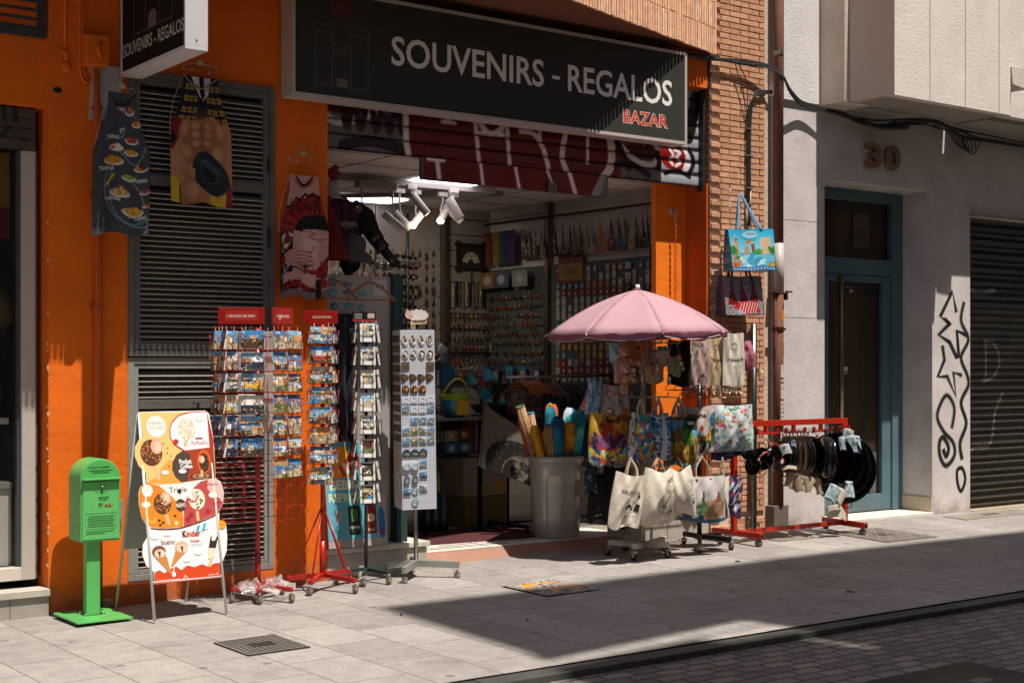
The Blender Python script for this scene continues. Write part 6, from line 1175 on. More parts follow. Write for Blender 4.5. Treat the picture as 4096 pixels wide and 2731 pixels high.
def flowerb(m):
    f = plane((0, -.052, 0)); m.ell(0, -.085, .080, .062, f, '#b8a8a0'); m.ell(0, -.085, .072, .055, f, '#96627a'); m.poly([(-.06, -.02), (.06, -.02), (.06, -.075), (-.06, -.075)], f, '#c4bcc0')
    for i in range(10):
        for j in range(4): m.poly([(-.06+.012*i, -.03-.012*j), (-.054+.012*i, -.03-.012*j), (-.054+.012*i, -.036-.012*j), (-.06+.012*i, -.036-.012*j)], f, '#2a2838')
    for k in range(8): a = k*math.pi/4; m.ell(.025*math.cos(a), -.095+.025*math.sin(a), .016, .008, f, '#b8c078', rot=k*45, n=10)
    m.ell(0, -.095, .010, .010, f, '#c88a90', n=10); m.ell(-.02, .005, .026, .02, f, '#3a7a8a', n=12); m.ell(.02, .005, .026, .02, f, '#3a7a8a', n=12); m.ell(0, -.002, .016, .015, f, '#7a9a2a', n=12)
toybag('round purple bag with gingham flap, pale flower and butterfly', 7.84, 1.745, .165, .14, '#a08a80', flowerb)
def rabbit(m, c='#d8d0c4'):
    m.ball((0, -.055, -.03), .017, c, 'cloth', 10); [m.tube([(q*.006, -.055, -.02), (q*.010, -.055, .01)], [.005, .004], c, 'cloth', 6) for q in (-1, 1)]; m.lathe([(.006, 0), (.026, -.04), (.022, -.042)], (0, -.052, -.045), '#c08a88', 'cloth', 12); [m.tube([(q*.010, -.055, -.085), (q*.012, -.055, -.12)], .006, c, 'cloth', 6) for q in (-1, 1)]
toybag('straw coloured woven bag with a white rabbit in a pink dress', 7.785, 1.615, .155, .135, '#b09468', rabbit)
toybag('pale green woven bag seen side on with a small rabbit', 8.00, 1.685, .11, .16, '#93a878', lambda m: (m.ball((.03, -.03, -.01), .025, '#c89070', 'cloth', 10), m.ball((.045, -.04, -.06), .02, '#d8d0c4', 'cloth', 10), m.ball((.06, -.04, -.10), .02, '#c8a05a', 'cloth', 8)))
toybag('pale turquoise woven bag at the back of the toy bags', 7.53, 1.66, .10, .10, '#86a8ac', lambda m: None, y=-.62)
toybag('lilac striped woven bag behind the purple flower bag', 7.79, 1.80, .10, .13, '#b090a0', lambda m: None, y=-.64)
toybag('dark straw woven bag low behind the parasol pole', 7.66, 1.58, .14, .13, '#8a6a44', lambda m: None, y=-.60)
for i, (x, y, z, lab) in enumerate(((7.46, -.86, 1.56, 'white price tag beside the pink brown bear'), (7.87, -.83, 1.49, 'white barcode tag under the straw coloured rabbit bag'))):
    m = MB(); m.box((-.017, 0, -.03), (.017, .002, .03), '#d2cdc6', 'print'); m.poly([(-.01, -.02), (.01, -.02), (.01, -.005), (-.01, -.005)], plane((0, 0, 0)), '#3a3835'); m.build('price_tag', loc=(x, y, z), rz=-.3, label=lab, cat='tag')
# clear hangers on the black stand
for i in range(16):
    m = MB(); x = 8.24+.042*i; c = '#b0654a' if i < 8 else '#c8b49a'
    hang(m, (0, 0, 0), c, .17, .035, .0028); m.build('hanger', loc=(x, -.62+rng.uniform(-.04, .04), 1.425+rng.uniform(-.01, .01)), rz=R_(rng.uniform(50, 110)), label=('coppery plastic hanger bunched on the left of the black stand' if i < 8 else 'clear plastic hanger bunched on the right of the black stand'), cat='hanger', group='coppery plastic hangers' if i < 8 else 'clear plastic hangers')
m = MB(); 
for k in range(7): a = k*2*math.pi/7; m.add([(0, -.01, 0), (.05*math.cos(a), -.02, .05*math.sin(a)), (.045*math.cos(a+.6), -.004, .045*math.sin(a+.6)), (.02*math.cos(a+.8), -.002, .02*math.sin(a+.8))], [(0, 1, 2, 3)], '#c8a884', 'plastic')
m.ball((0, -.014, 0), .008, '#a8906a', 'plastic', 8); m.tube([(0, 0, 0), (-.01, .0, -.25)], .004, '#c8a884', 'plastic', 6); m.build('pinwheel', loc=(9.55, -.22, 1.55), label='cream plastic pinwheel in front of the grey conduit', cat='pinwheel')
# bags on the brick pillar
def shopper(label, loc, w, h, d, R1, col, rz, tilt=0, hcol='blue', hl=.30, hx=0, side='#444'):
    t = thing('shopping_bag', label, 'bag', loc, rot=(0, tilt, rz), group='laminated shopping bags on the brick pillar'); m = MB(); f = lambda U, V: ((U-.5)*w*(1-.03*V), -d*.5*(.35+.65*V)-.008*np.sin(8*U+3*V), -h*V-.006*np.sin(6*U))
    m.rgrid(f, R1, 'gloss', True); g = lambda u, v, s: Vector((float((u-.5)*w*(1-.03*v)), s*d*.5*(.35+.65*v), -h*v))
    for u, c in ((0, side), (1, side)):
        q = [g(u, 0, -1), g(u, 0, 1), g(u, 1, 1), g(u, 1, -1)]; mid = [g(u, 0, 0), g(u, 1, 0)]; sg_ = -1 if u == 0 else 1; mid[0] += Vector((sg_*-.02, 0, 0))
        m.add([q[0], mid[0], mid[1], q[3]], [(0, 1, 2, 3)], c, 'gloss'); m.add([mid[0], q[1], q[2], mid[1]], [(0, 1, 2, 3)], c, 'gloss')
    m.add([g(0, 0, 1), g(1, 0, 1), g(1, 1, 1), g(0, 1, 1)], [(0, 1, 2, 3)], side, 'gloss'); m.add([g(0, 1, -1), g(1, 1, -1), g(1, 1, 1), g(0, 1, 1)], [(0, 1, 2, 3)], side, 'gloss'); m.build('bag_body', t)
    for s in (-1, 1): m = MB(); m.tube(cat([(-w*.25, s*d*.18-.004, -.01), (-w*.12+hx*.6, s*.01, hl*.6), (hx, 0, hl), (w*.1+hx*.6, s*.01, hl*.6), (w*.25, s*d*.18-.004, -.01)]), .012, hcol, 'gloss', 8, sq=(1, .2)); m.build('handle', t)
    return t
r = R(66, 58, '#2fa6c8'); r.grad(0, .55, '#1f9cc4', '#8accdc'); g = random.Random(2)
r.poly([(.06, .62), (.08, .30), (.13, .10), (.18, .30), (.22, .62)], '#b8987a'); r.rect(.10, .2, .17, .3, '#8a6a4a'); r.poly([(.68, .62), (.68, .28), (.74, .2), (.90, .2), (.94, .6)], '#c8a888'); r.poly([(.30, .6), (.34, .42), (.42, .38), (.46, .6)], '#a88a6a'); r.ell(.52, .45, .035, .16, '#7a4a3a', .3); r.ell(.52, .32, .02, .03, '#d8b090', .3); r.poly([(.36, .26), (.48, .27), (.48, .34), (.37, .34)], '#c88a28'); r.line([(.37, .3), (.48, .305)], .012, '#a8301c', .01)
r.dots(20, ['#2f7a3a', '#3a8a4a'], .04, g, (.0, .45, .12, .6)); r.dots(16, ['#2f7a3a', '#4a9a4a'], .035, g, (.55, .52, .7, .62)); r.dots(14, ['#2f7a3a'], .035, g, (.88, .42, 1, .58)); r.rect(0, .62, 1, .9, '#5fb4cc'); r.ell(.62, .8, .14, .12, '#3a8aa8', .2); r.poly([(.56, .88), (.66, .74), (.78, .72), (.74, .86)], '#a8d4dc'); r.dots(24, ['#c8d8dc', '#8ac0d0', '#3a90b0'], .04, g, (.2, .6, .55, .88)); r.dots(16, ['#d8701c', '#c8501c', '#3a7a2c'], .035, g, (.03, .58, .2, .9)); r.ell(.93, .86, .09, .07, '#8a4a1c', .2); r.ell(.93, .86, .07, .05, '#c89a3c', .3)
r.rect(0, .90, 1, 1, '#3f7098'); [r.ell(.05+.075*k, .95, .02, .02, '#b0c8d4', .4) for k in range(13)]; r.ell(.48, .12, .17, .07, '#c8dce0', .12); r.ell(.48, .12, .14, .05, '#8fb8c8', .3)
bb = shopper('glossy turquoise Valencia shopping bag with towers and oranges, on the bricks', (9.42, -.22, 2.845), .45, .38, .20, r, '#2a8ab0', -.33, -.02, '#7fa4c4', .32, -.08, '#3a7a9a')
m = MB(); m.text('VALENCIA', plane((0, -.062, 0)), -.07, -.055, .125, .026, '#5a7a94', bold=.02); m.build('lettering', bb)
r = R(60, 50, '#6f6a70'); g = random.Random(4)
for i in range(7):
    for j in range(5): r.ell((i+.5)/7, (j+.5)/5, .06, .075, '#b9b5ba', .08); r.ell((i+.5)/7, (j+.5)/5, .045, .055, '#4a464c', .15); r.ell((i+.5)/7, (j+.5)/5, .02, .025, '#b9b5ba', .3)
for x, s in ((.22, 1), (.5, .8), (.76, .9)): r.poly([(x-.02, .1), (x+.03, .1), (x+.04, .35), (x+.16*s, .72), (x-.14*s, .72), (x-.03, .35)], '#7a1418'); r.ell(x, .08, .025, .035, '#2a1814', .3)
r.poly([(.2, .78), (.5, .62), (.85, .72), (.9, .95), (.5, .98), (.4, .85)], '#b01c1c'); [r.line([(.35+.07*k, .95), (.45+.07*k, .68)], .018, '#d8d0d0', .01, True) for k in range(7)]
shopper('grey patterned shopping bag with red flamenco dancers below the turquoise one', (9.38, -.14, 2.42), .40, .35, .20, r, '#3a3438', -.30, -.02, '#5a2a2c', .30, -.02, '#554a5c')
m = MB(); m.tube([(9.30, -.03, 3.22), (9.30, -.10, 3.21), (9.30, -.12, 3.18)], .006, '#c8beb4', 'plastic', 6)
for k in range(5): m.tube([(9.30+.008*math.cos(t*1.05), -.105, 3.17-.03*k+.018*math.sin(t*1.05)) for t in range(7)], .003, '#d8cfc6', 'plastic', 5)
m.build('hanging_chain', label='short white plastic chain hook on the bricks above the turquoise bag', cat='chain')
ch = MB()
for k in range(38): ch.tube([(8.945+(.010*math.cos(t*1.05) if k % 2 else 0), .24+(0 if k % 2 else .010*math.cos(t*1.05)), 3.0-.030*k+.021*math.sin(t*1.05)) for t in range(7)], .0035, '#c03820' if 3 < k < 27 else '#c8bfb6', 'plastic', 5)
ch.tube([(8.945, .3, 3.02), (8.945, .24, 3.02)], .006, '#b8aca0', 'metal'); ch.lathe([(0, 0), (.035, .0), (.03, .012), (0, .014)], (8.945, .298, 3.02), '#b8aca0', 'plastic', 14, (0, -1, 0)); ch.build('plastic_chain', label='long red and white plastic chain hanging on the orange wall by the door', cat='chain')
# ---------------- dustbin with rolled umbrellas ----------------
cx, cy = 7.71, .44
bn = thing('dustbin', 'tall grey plastic dustbin full of rolled beach umbrellas in the doorway', 'dustbin', (cx, cy, .124)); GY = '#8f8a82'
m = MB(); m.lathe([(0, .0), (.196, .0), (.204, .012), (.212, .2), (.222, .45), (.233, .655), (.246, .662), (.247, .70), (.236, .708), (.230, .70), (.222, .5), (.20, .02), (0, .02)], (0, 0, 0), '#b3aea6', 'binmat', 56)
for k in range(3): # pressed panels
    w0 = R_(228+k*120-360); pts = []
    for i in range(13): t = i/12; pts.append((-.11*math.cos(math.pi*t) if .0 < t < 1 else (-.11 if t == 0 else .11), .50+.07*math.sin(math.pi*t)))
    P_ = [(-.055*2*.6, .08), (-.066, .50)]+[(-.066*math.cos(math.pi*i/8), .50+.06*math.sin(math.pi*i/8)) for i in range(1, 8)]+[(.066, .50), (.066, .08)]
    fb = lambda x, z: (lambda rr, w: (rr*math.cos(w), rr*math.sin(w), z))(.2075+.030*(z/.65), w0+x/.22)
    m.tube([fb(*p) for p in P_], .004, '#b3aea6', 'binmat', 6)
m.build('bin_body', bn)
for w in (-50, 130):
    m = MB(); a = R_(w); n_ = Vector((math.cos(a), math.sin(a), 0)); e = Vector((-math.sin(a), math.cos(a), 0)); o = n_*.24+Vector((0, 0, .60))
    m.tube([o-e*.06, o-e*.055+n_*.02-Vector((0, 0, .05)), o+e*.055+n_*.02-Vector((0, 0, .05)), o+e*.06], .010, GY, 'plastic', 8); m.tube([o-e*.07, o+e*.07], .016, GY, 'plastic', 8); m.build('handle', bn)
m = MB(); a = R_(-78); 
def fl(x, z, d=0): w = a+x/.22; rr = .2165+.024*(z/.65)+d; return Vector((rr*math.cos(w), rr*math.sin(w), z))
for i in range(4): m.add([fl(.010*i, .36), fl(.010*(i+1), .36), fl(.010*(i+1), .50), fl(.010*i, .50)], [(0, 1, 2, 3)], '#8a8a84', 'print')
m.poly([(0, .36), (.008, .36), (.008, .50), (0, .50)], fl, '#c8b820'); m.poly([(.008, .46), (.035, .46), (.035, .5), (.008, .5)], fl, '#b0282c'); m.poly([(.012, .36), (.038, .36), (.038, .375), (.012, .375)], fl, '#8a2a6a'); m.poly([(.015, .40), (.028, .40), (.028, .45), (.015, .45)], fl, '#5a6a6a'); m.build('sticker', bn)
def rin(b, t):
    # keep the foot of every roll inside the bin
    y = max(.36, min(.56, t[1]-.02)); q = (t[0]-cx)*.42; return (cx+max(-.12, min(.12, q)), y, .62), (t[0], y+(t[1]-.45)*.4-.02, t[2])
def roll(label, bot, top, r0, r1, cols, name='rolled_umbrella', cap=None, mt='shirt', seed=0, cat_='beach umbrella', tip=None, flat=1):
    g = random.Random(seed); bot, top = rin(bot, top); A = Vector(bot); B = Vector(top); d = B-A; n_ = d.normalized(); u = n_.cross(Vector((0, 1, 0))).normalized(); v = n_.cross(u)
    def fn(U, V):
        a = U*2*np.pi; rr = 1.22*(r0+(r1-r0)*V)*(1+.10*np.sin(3*a+5*V+seed)+.05*np.sin(7*a-6*V)); rr = rr*np.where(V > .93, 1-(V-.93)*6, 1)
        X = [A[i]+d[i]*V+u[i]*rr*np.cos(a)*flat+v[i]*rr*np.sin(a) for i in range(3)]; return X[0], X[1], X[2]
    r = R(18, 24, cols[0]); r.dots(int(10*len(cols)), cols, .16, g) if len(cols) > 1 and name != 'rolled_windbreak' else None
    if name == 'rolled_windbreak': 
        for k, c in enumerate(cols): r.rect(k/len(cols), 0, (k+1)/len(cols), 1, c)
    t = thing(name, label, cat_, (0, 0, 0), group='rolls standing in the dustbin'); m = MB(); m.rgrid(lambda U, V: fn(U, V), r, mt, True); m.build('roll', t)
    if cap: m = MB(); m.tube([B-n_*.03, B+n_*.035], .012, cap, 'plastic', 8); m.build('cap', t)
    if tip: m = MB(); m.ball(B-n_*.02, r1*.9, tip, 'cloth', 10); m.build('end', t)
def mat_roll(label, bot, top, r, c, edge, seed):
    bot, top = rin(bot, top); A = Vector(bot); B = Vector(top); n_ = (B-A).normalized(); t = thing('rolled_beach_mat', label, 'beach mat', (0, 0, 0), group='rolls standing in the dustbin'); m = MB(); u = n_.cross(Vector((0, 1, 0))).normalized(); v = n_.cross(u)
    for k in range(22): w = 2*math.pi*k/22; o = u*math.cos(w)*r+v*math.sin(w)*r; m.tube([A+o, B+o], r*.16, c if k % 3 else '#8a6a48', 'wood', 5)
    m.tube([A, B-n_*.01], r*.9, '#5a4632', 'wood', 10); m.build('reeds', t); m = MB(); P_ = [B+u*math.cos(w)*rr+v*math.sin(w)*rr for rr, w in [(r*(1.15-.05*i/6), i*.55) for i in range(24)]]; m.tube(P_, r*.14, edge, 'cloth', 5); m.build('edging', t)
EX = [('second turquoise umbrella roll leaning right behind the big one', (7.80, .4, .4), (7.95, 1.18, .50), ['#1f8a94', '#46b0b0', '#12606c'], 12), ('navy and teal leaf print umbrella roll on the right', (7.82, .4, .4), (7.99, 1.13, .30), ['#12404f', '#1f7a84', '#0f2a44'], 13), ('mustard flowered umbrella roll near the left edge', (7.6, .4, .4), (7.55, 1.07, .40), ['#b8801c', '#c89a3a', '#8a5a18'], 14), ('dark brown umbrella roll at the right rim of the bin', (7.85, .4, .4), (8.06, 1.04, .35), ['#4a2414', '#6a3418', '#3a1c10'], 15)]
def W_(x, z, y=.45): return (x, y, z)
mat_roll('reed beach mat with green edging leaning out on the left of the bin', W_(7.66, .45), W_(7.35, 1.26, .50), .034, '#b08a5c', '#2f7a4c', 1)
mat_roll('taller reed beach mat with blue edging at the back left of the bin', W_(7.60, .4, .55), W_(7.52, 1.20, .56), .032, '#a8906c', '#3a86b8', 2)
mat_roll('shorter reed beach mat with blue edging at the front left', W_(7.60, .4, .36), W_(7.515, 1.10, .33), .032, '#b8966a', '#2f78b0', 3)
roll('yellow wrapped umbrella poking out on the far left of the bin', W_(7.62, .4, .44), W_(7.41, 1.09, .42), .03, .035, ['#c08a18', '#d8a428', '#a86a10'], seed=1, tip='#d8a428')
roll('teal and navy umbrella roll in its cover, front centre left of the bin', W_(7.62, .4, .33), W_(7.60, 1.17, .30), .05, .050, ['#0f7a98', '#1f9ab4', '#14406a', '#2aa8c0'], seed=2)
roll('tall thin turquoise umbrella with a green cap', W_(7.72, .4, .52), W_(7.70, 1.25, .52), .04, .042, ['#1f8494', '#2f9aa4', '#136070'], seed=3, cap='#2fa04c')
roll('orange umbrella roll with palm print leaning right', W_(7.64, .4, .30), W_(7.745, 1.12, .28), .045, .045, ['#c07a14', '#d08a20', '#a05a10', '#4a6a5a'], seed=4)
roll('large bright turquoise umbrella roll tied with cord', W_(7.70, .4, .32), W_(7.86, 1.22, .30), .055, .055, ['#1f9a9c', '#3ab4b0', '#147a84', '#5ac4bc'], seed=5, cap='#c8bfb0')
roll('maroon and green striped windbreak leaning to the right', W_(7.78, .4, .38), W_(8.08, 1.23, .36), .055, .055, ['#6a1c28', '#6a1c28', '#2f8a70', '#2f8a70', '#5a1420', '#7a2a1a'], name='rolled_windbreak', seed=6, cat_='windbreak')
roll('brown and blue windbreak behind the striped one', W_(7.84, .4, .46), W_(8.14, 1.15, .46), .045, .05, ['#5a3014', '#3a2a20', '#2a3a5a', '#6a4018'], name='rolled_windbreak', seed=7, cat_='windbreak')
roll('long dark red windbreak reaching furthest out to the right', W_(7.85, .5, .55), W_(8.27, 1.41, .55), .055, .065, ['#5a1610', '#6a2014', '#4a1410'], name='rolled_windbreak', seed=8, cat_='windbreak')
roll('orange translucent umbrella cover glowing at the back of the bin', W_(7.74, .4, .62), W_(7.79, 1.27, .62), .04, .05, ['#d8501a', '#e06a20'], seed=9)
roll('blue and white striped umbrella at the back of the bin', W_(7.85, .4, .6), W_(8.0, 1.23, .6), .04, .045, ['#b8c4cc', '#3a70a0', '#c8d0d4', '#4a80a8'], name='rolled_windbreak', seed=10)
roll('red topped umbrella roll behind the blue edged mats', W_(7.58, .4, .6), W_(7.47, 1.19, .60), .04, .045, ['#b8401c', '#a03018'], seed=11)

for l_, b_, t_, c_, s_ in EX: roll(l_, b_, (t_[0], t_[2], t_[1]), .045, .05, c_, seed=s_)

# ---------------- paella pans on their red rack ----------------
PR = '#b02a14'; pk = thing('pan_rack', 'low red rolling rack hung with black paella pans in front of the brick pillar', 'rack', (9.68, -.5, 0))
m = MB(); m.box((-.74, -.02, 1.075), (.745, .02, 1.125), PR, 'gloss'); m.build('top_bar', pk, bevel=.002)
for s, x in ((0, -.735), (1, .72)): m = MB(); m.box((x-.022, -.022, .16), (x+.022, .022, 1.074), PR, 'gloss'); m.build('upright', pk, bevel=.002)
m = MB(); m.box((-.73, -.02, .135), (.72, .02, .175), PR, 'gloss'); m.build('bottom_bar', pk, bevel=.002)
for x0, x1, tl in ((-.735, -.70, 0), (.72, .66, 1)):
    m = MB(); m.bar((x0+.05, .30, .15), (x1, -.30, .15), .045, .05, PR, 'gloss'); m.box((x1-.015, -.304, .135), (x1+.015, -.30, .165), '#15100e'); m.build('foot', pk, bevel=.002)
    for x, y in ((x0+.05, .27), (x1, -.26)): g_ = zg(9.68+x, -.5+y); m = MB(); m.lathe([(0, -.022), (.026, -.022), (.03, -.016), (.03, .016), (.026, .022), (0, .022)], (x, y, g_+.030), '#6a6864', 'rubber', 18, (1, 0, 0)); m.box((x-.012, y-.01, g_+.05), (x+.012, y+.012, .13), '#777', 'metal'); m.build('castor_wheel', pk)
for x0, x1 in ((-.49, -.22), (-.13, .14), (.24, .50), (.59, .74)):
    m = MB(); m.box((x0, -.05, 1.005), (x1, -.025, 1.025), PR, 'gloss'); m.box(((x0+x1)/2-.012, -.035, 1.02), ((x0+x1)/2+.012, .0, 1.08), PR, 'gloss'); m.box((x0, -.052, 1.005), (x0+.022, -.03, 1.055), PR, 'gloss'); m.box((x1-.022, -.052, 1.005), (x1, -.03, 1.055), PR, 'gloss'); m.build('hook_rail', pk)
def pan(r, dep=.035):
    t = thing('paella_pan', 'black pan', 'pan'); m = MB()
    m.lathe([(0, 0), (r*.78, 0), (r*.84, -.004), (r*.985, -dep), (r*1.0, -dep-.002), (r*1.005, -dep), (r*.86, .003), (r*.80, .007), (0, .007)], (0, 0, 0), '#101010', 'pan', 44, (0, 1, 0)); m.build('dish', t)
    for s in (-1, 1):
        m = MB(); m.tube(cat([(-.05*r/.2-.01, -dep, s*r*.98), (-.045*r/.2-.01, -dep-.004, s*(r+.028)), (0, -dep-.006, s*(r+.038)), (.045*r/.2+.01, -dep-.004, s*(r+.028)), (.05*r/.2+.01, -dep, s*r*.98)]), .0042, '#141414', 'pan', 6); m.build('handle', t)
    return t
# normal azimuth in degrees of the open side; 0 = towards the street (-y), negative = towards the camera side
PANS = [(.055, 9.00, -.62, .85, -60, 'tiny pan at the far left end of the red rack'), (.075, 9.03, -.66, .74, -75, 'small pan hanging low at the left end, seen edge on'),
 (.085, 9.20, -.70, .825, -30, 'small pan with paper label facing out under the red chain'), (.10, 9.17, -.64, .80, -70, 'small dark pan behind the labelled one'), (.12, 9.36, -.66, .80, -15, 'medium small pan tilted open with white label, left of the stacked pans'),
 (.165, 9.50, -.62, .825, -122, 'first pan of the edge-on stack'), (.168, 9.545, -.62, .82, -120, 'second pan of the edge-on stack'), (.17, 9.585, -.62, .815, -121, 'third pan of the edge-on stack'), (.172, 9.64, -.62, .815, -119, 'fourth pan of the edge-on stack'), (.176, 9.70, -.62, .81, -117, 'fifth pan of the edge-on stack'), (.178, 9.74, -.62, .805, -116, 'sixth pan of the edge-on stack'), (.18, 9.785, -.62, .80, -116, 'last and largest pan of the edge-on stack'),
 (.195, 9.87, -.60, .78, -98, 'pan showing its pale speckled inside, right of the edge-on stack'), (.20, 9.93, -.64, .785, 55, 'narrow pan with a round red label hanging in the middle'), (.20, 9.985, -.62, .78, 62, 'speckled pan back behind the red label pan'),
 (.235, 10.06, -.66, .76, -78, 'large pan with a red round sticker on its black inside'), (.26, 10.20, -.60, .735, -72, 'very large pan, third from the right end of the rack'), (.30, 10.28, -.57, .70, -72, 'very large pan, second from the right end of the rack'), (.33, 10.34, -.54, .665, -72, 'largest pan of all at the right end of the rack')]
for i, (r, x, y, z, az, lab) in enumerate(PANS):
    t = pan(r, .03 if r < .2 else .04); t.location = (x, y, z); t.rotation_euler = (0, 0, R_(az)); t['label'] = lab[0].upper()*0+'black enamel '+lab if len(('black enamel '+lab).split()) <= 16 else lab; t['group'] = 'paella pans on the red rack'
    m = MB(); m.tube([(0, -.03, r+.02), (0, 0, r+.05), (0, .01, max(r+.06, 1.01-z))], .0028, '#2a2825', 'metal', 5); m.build('wire_hook', t)
    if i in (2, 4, 13, 15):
        m = MB(); f = plane((0, -.001 if i in (2, 4) else -.001, 0)); s = r/.12 if r < .15 else 1; m.ell(.02*s, -.03*s, .03*s, .03*s, f, '#a8283a'); m.ell(.02*s, -.03*s, .018*s, .018*s, f, '#d8ccc4'); m.poly([(-.05*s, .0), (.0, .02*s), (.0, .06*s), (-.05*s, .04*s)], f, '#c8c2ba'); m.build('sticker', t)
def paper(label, x, y, z, w, h, rz, tilt, c, art_=False, fold=.5, grp='paper pan instructions'):
    m = MB(); f = lambda U, V: ((U-.5)*w, -.03*np.sin(U*3.1)*fold-.02*V*fold, -h*V+.02*np.sin(4*U)*fold); r = R(10, 12, c)
    if art_: r.dots(10, ['#4a4a48', '#8aa8b4', '#6a6a66'], .10, random.Random(int(x*100)), (.1, .1, .9, .6)); [r.line([(.15, .62+.08*k), (.85, .62+.08*k)], .03, '#8a9aa0') for k in range(4)]
    m.rgrid(f, r, 'print', True); o = m.build('paper_tag', loc=(x, y, z), rot=(0, R_(tilt), R_(rz)), label=label, cat='paper tag', group=grp); s_ = o.modifiers.new('thick', 'SOLIDIFY'); s_.thickness = .0015
for a in (('brown card tag hanging under the first edge-on pans', 9.50, -.66, .67, .07, .14, -40, 14, '#a08c74'), ('brown folded card tag below the second edge-on pan', 9.545, -.68, .64, .08, .15, -20, -12, '#8f7b64'), ('brown pointed card tag below the middle of the edge-on stack', 9.60, -.66, .63, .07, .14, -60, 22, '#a8947c'), ('long brown card tag swinging from the middle pans', 9.64, -.70, .62, .06, .14, -10, -8, '#97836c'),
          ('pale folded card below the last edge-on pans', 9.74, -.68, .61, .10, .10, -30, 30, '#b8a896'), ('brown curled card right of the pale folded one', 9.82, -.68, .60, .06, .15, -60, -10, '#a08f78'),
          ('pale blue leaflet on the large pan with red sticker', 10.03, -.78, .965, .07, .12, -25, -6, '#a9c0c8', True), ('pale blue leaflet hooked over the biggest pans', 10.20, -.76, .97, .13, .16, -30, -8, '#a9c0c8', True), ('small pale tag folded on top of the biggest pans', 10.19, -.72, 1.03, .10, .09, -40, 5, '#c4c8c4', True),
          ('leaflet with pan drawing hanging below the large pans', 9.93, -.80, .53, .12, .14, -30, 28, '#b0c0c4', True), ('blank cream leaflet under the large pans', 10.03, -.79, .49, .11, .13, -20, 32, '#c8bda8'), ('printed blue leaflet tucked under the biggest pan', 10.10, -.76, .56, .14, .15, -25, -8, '#b0c4cc', True), ('rolled cream card hanging lowest at the right end', 10.05, -.70, .33, .19, .11, -25, 3, '#b9ac9a', False, 1.2),
          ('white label card over the medium small pan', 9.31, -.74, .92, .10, .09, -25, -20, '#b8b0a6', True), ('long folded card under the small pans', 9.38, -.74, .73, .14, .03, -25, -6, '#b0a48c'), ('round blue and orange badge above the small pans', 9.46, -.72, .95, .06, .06, -20, 5, '#4a5a6a', True)): paper(*a)
m = MB()
def chain(m, P_, c, s=.011, r=.0032):
    L = cat(P_, n=5); d = 0; last = L[0]; k = 0
    for p in L[1:]:
        while (Vector(p)-Vector(last)).length > s*2.2:
            a = Vector(last); t = (Vector(p)-a).normalized(); b = a+t*s*2.2; u = t.cross(Vector((0, 1, .3))).normalized() if k % 2 else t.cross(Vector((0, 1, .3))).cross(t).normalized(); c_ = (a+b)/2
            m.tube([c_+t*s*1.5*math.cos(w*1.05)+u*s*.8*math.sin(w*1.05) for w in range(7)], r, c[k % len(c)], 'plastic', 5); last = tuple(b); k += 1
chain(m, [(9.16, -.60, 1.02), (9.20, -.70, .93), (9.16, -.72, .88), (9.08, -.70, .84), (9.05, -.68, .78)], ['#b8301c', '#b8301c', '#d8ccc4']); chain(m, [(9.20, -.66, .95), (9.28, -.70, .92), (9.34, -.68, .90)], ['#b8301c']); m.build('plastic_chain', label='red and white plastic chain threaded through the small paella pan handles', cat='chain'); m = MB(); chain(m, [(9.80, -.60, .95), (9.88, -.62, .96), (9.94, -.58, 1.0)], ['#7a1c18']); m.build('plastic_chain', label='dark red chain looped between the middle pans under the rack bar', cat='chain'); m = MB(); chain(m, [(9.06, -.7, .78), (9.06, -.7, .68)], ['#a82818']); m.build('plastic_chain', label='short red chain end hanging from the small pans against the bricks', cat='chain'); m = MB(); chain(m, [(9.84, -.66, .66), (9.87, -.66, .60)], ['#a82818'])
m.build('plastic_chain', label='red chain end hanging below the middle of the pan rack', cat='chain')

# ---------------- things in the doorway ----------------
cab = thing('white_cabinet', 'tall white cabinet with blue stickers and a card sign left of the doorway', 'cabinet', (0, 0, 0))
m = MB(); m.box((5.215, .12, .25), (5.80, .50, 2.295), '#a39c95', 'plastic'); m.build('body', cab, bevel=.005)
f = plane((0, .119, 0)); m = MB(); m.poly([(5.665, 2.155), (5.785, 2.15), (5.785, 2.275), (5.665, 2.27)], f, '#b9b5b4'); m.text('VISA', f, 5.68, 2.205, .088, .028, '#2a4470', bold=.03); m.build('card_sign', cab)
for i, (x, z, a, b_) in enumerate(((5.31, 2.24, .035, .035), (5.43, 2.225, .045, .02), (5.31, 2.155, .038, .036), (5.44, 2.165, .05, .016), (5.56, 2.16, .04, .02), (5.32, 2.06, .036, .034), (5.45, 2.07, .045, .016), (5.23, 2.15, .016, .02), (5.56, 2.05, .03, .03), (5.45, 1.93, .04, .016), (5.55, 1.88, .03, .02), (5.62, 1.8, .03, .03))):
    m = MB(); m.ell(x, z, a, b_, f, ('#3f6f84', '#4a7a8c', '#5a8090')[i % 3]); m.ell(x, z, a*.7, b_*.6, f, ('#6a9aa8', '#35586a')[i % 2]); m.ell(x+.01, z-.004, a*.3, b_*.3, f, '#8ab4bc'); m.build('sticker', cab)
ds = MB(); ds.box((5.835, .10, .22), (5.925, .2, 2.31), '#2b4446', 'paintwall'); ds.box((5.84, .06, .20), (5.94, .12, .55), '#1f3a3a', 'paintwall'); ds.box((5.86, .085, 1.30), (5.875, .10, 1.62), '#141414', 'gloss'); ds.build('folded_door_post', shop, bevel=.004)
m = MB(); m.box((5.80, .14, .22), (5.833, .2, 2.3), '#9f9890', 'plastic'); m.build('door_track', shop)
po = thing('drinks_poster', 'leaning poster of cold drinks cans behind the postcard racks', 'poster', (5.43, -.06, .255), rot=(R_(-7), 0, 0))
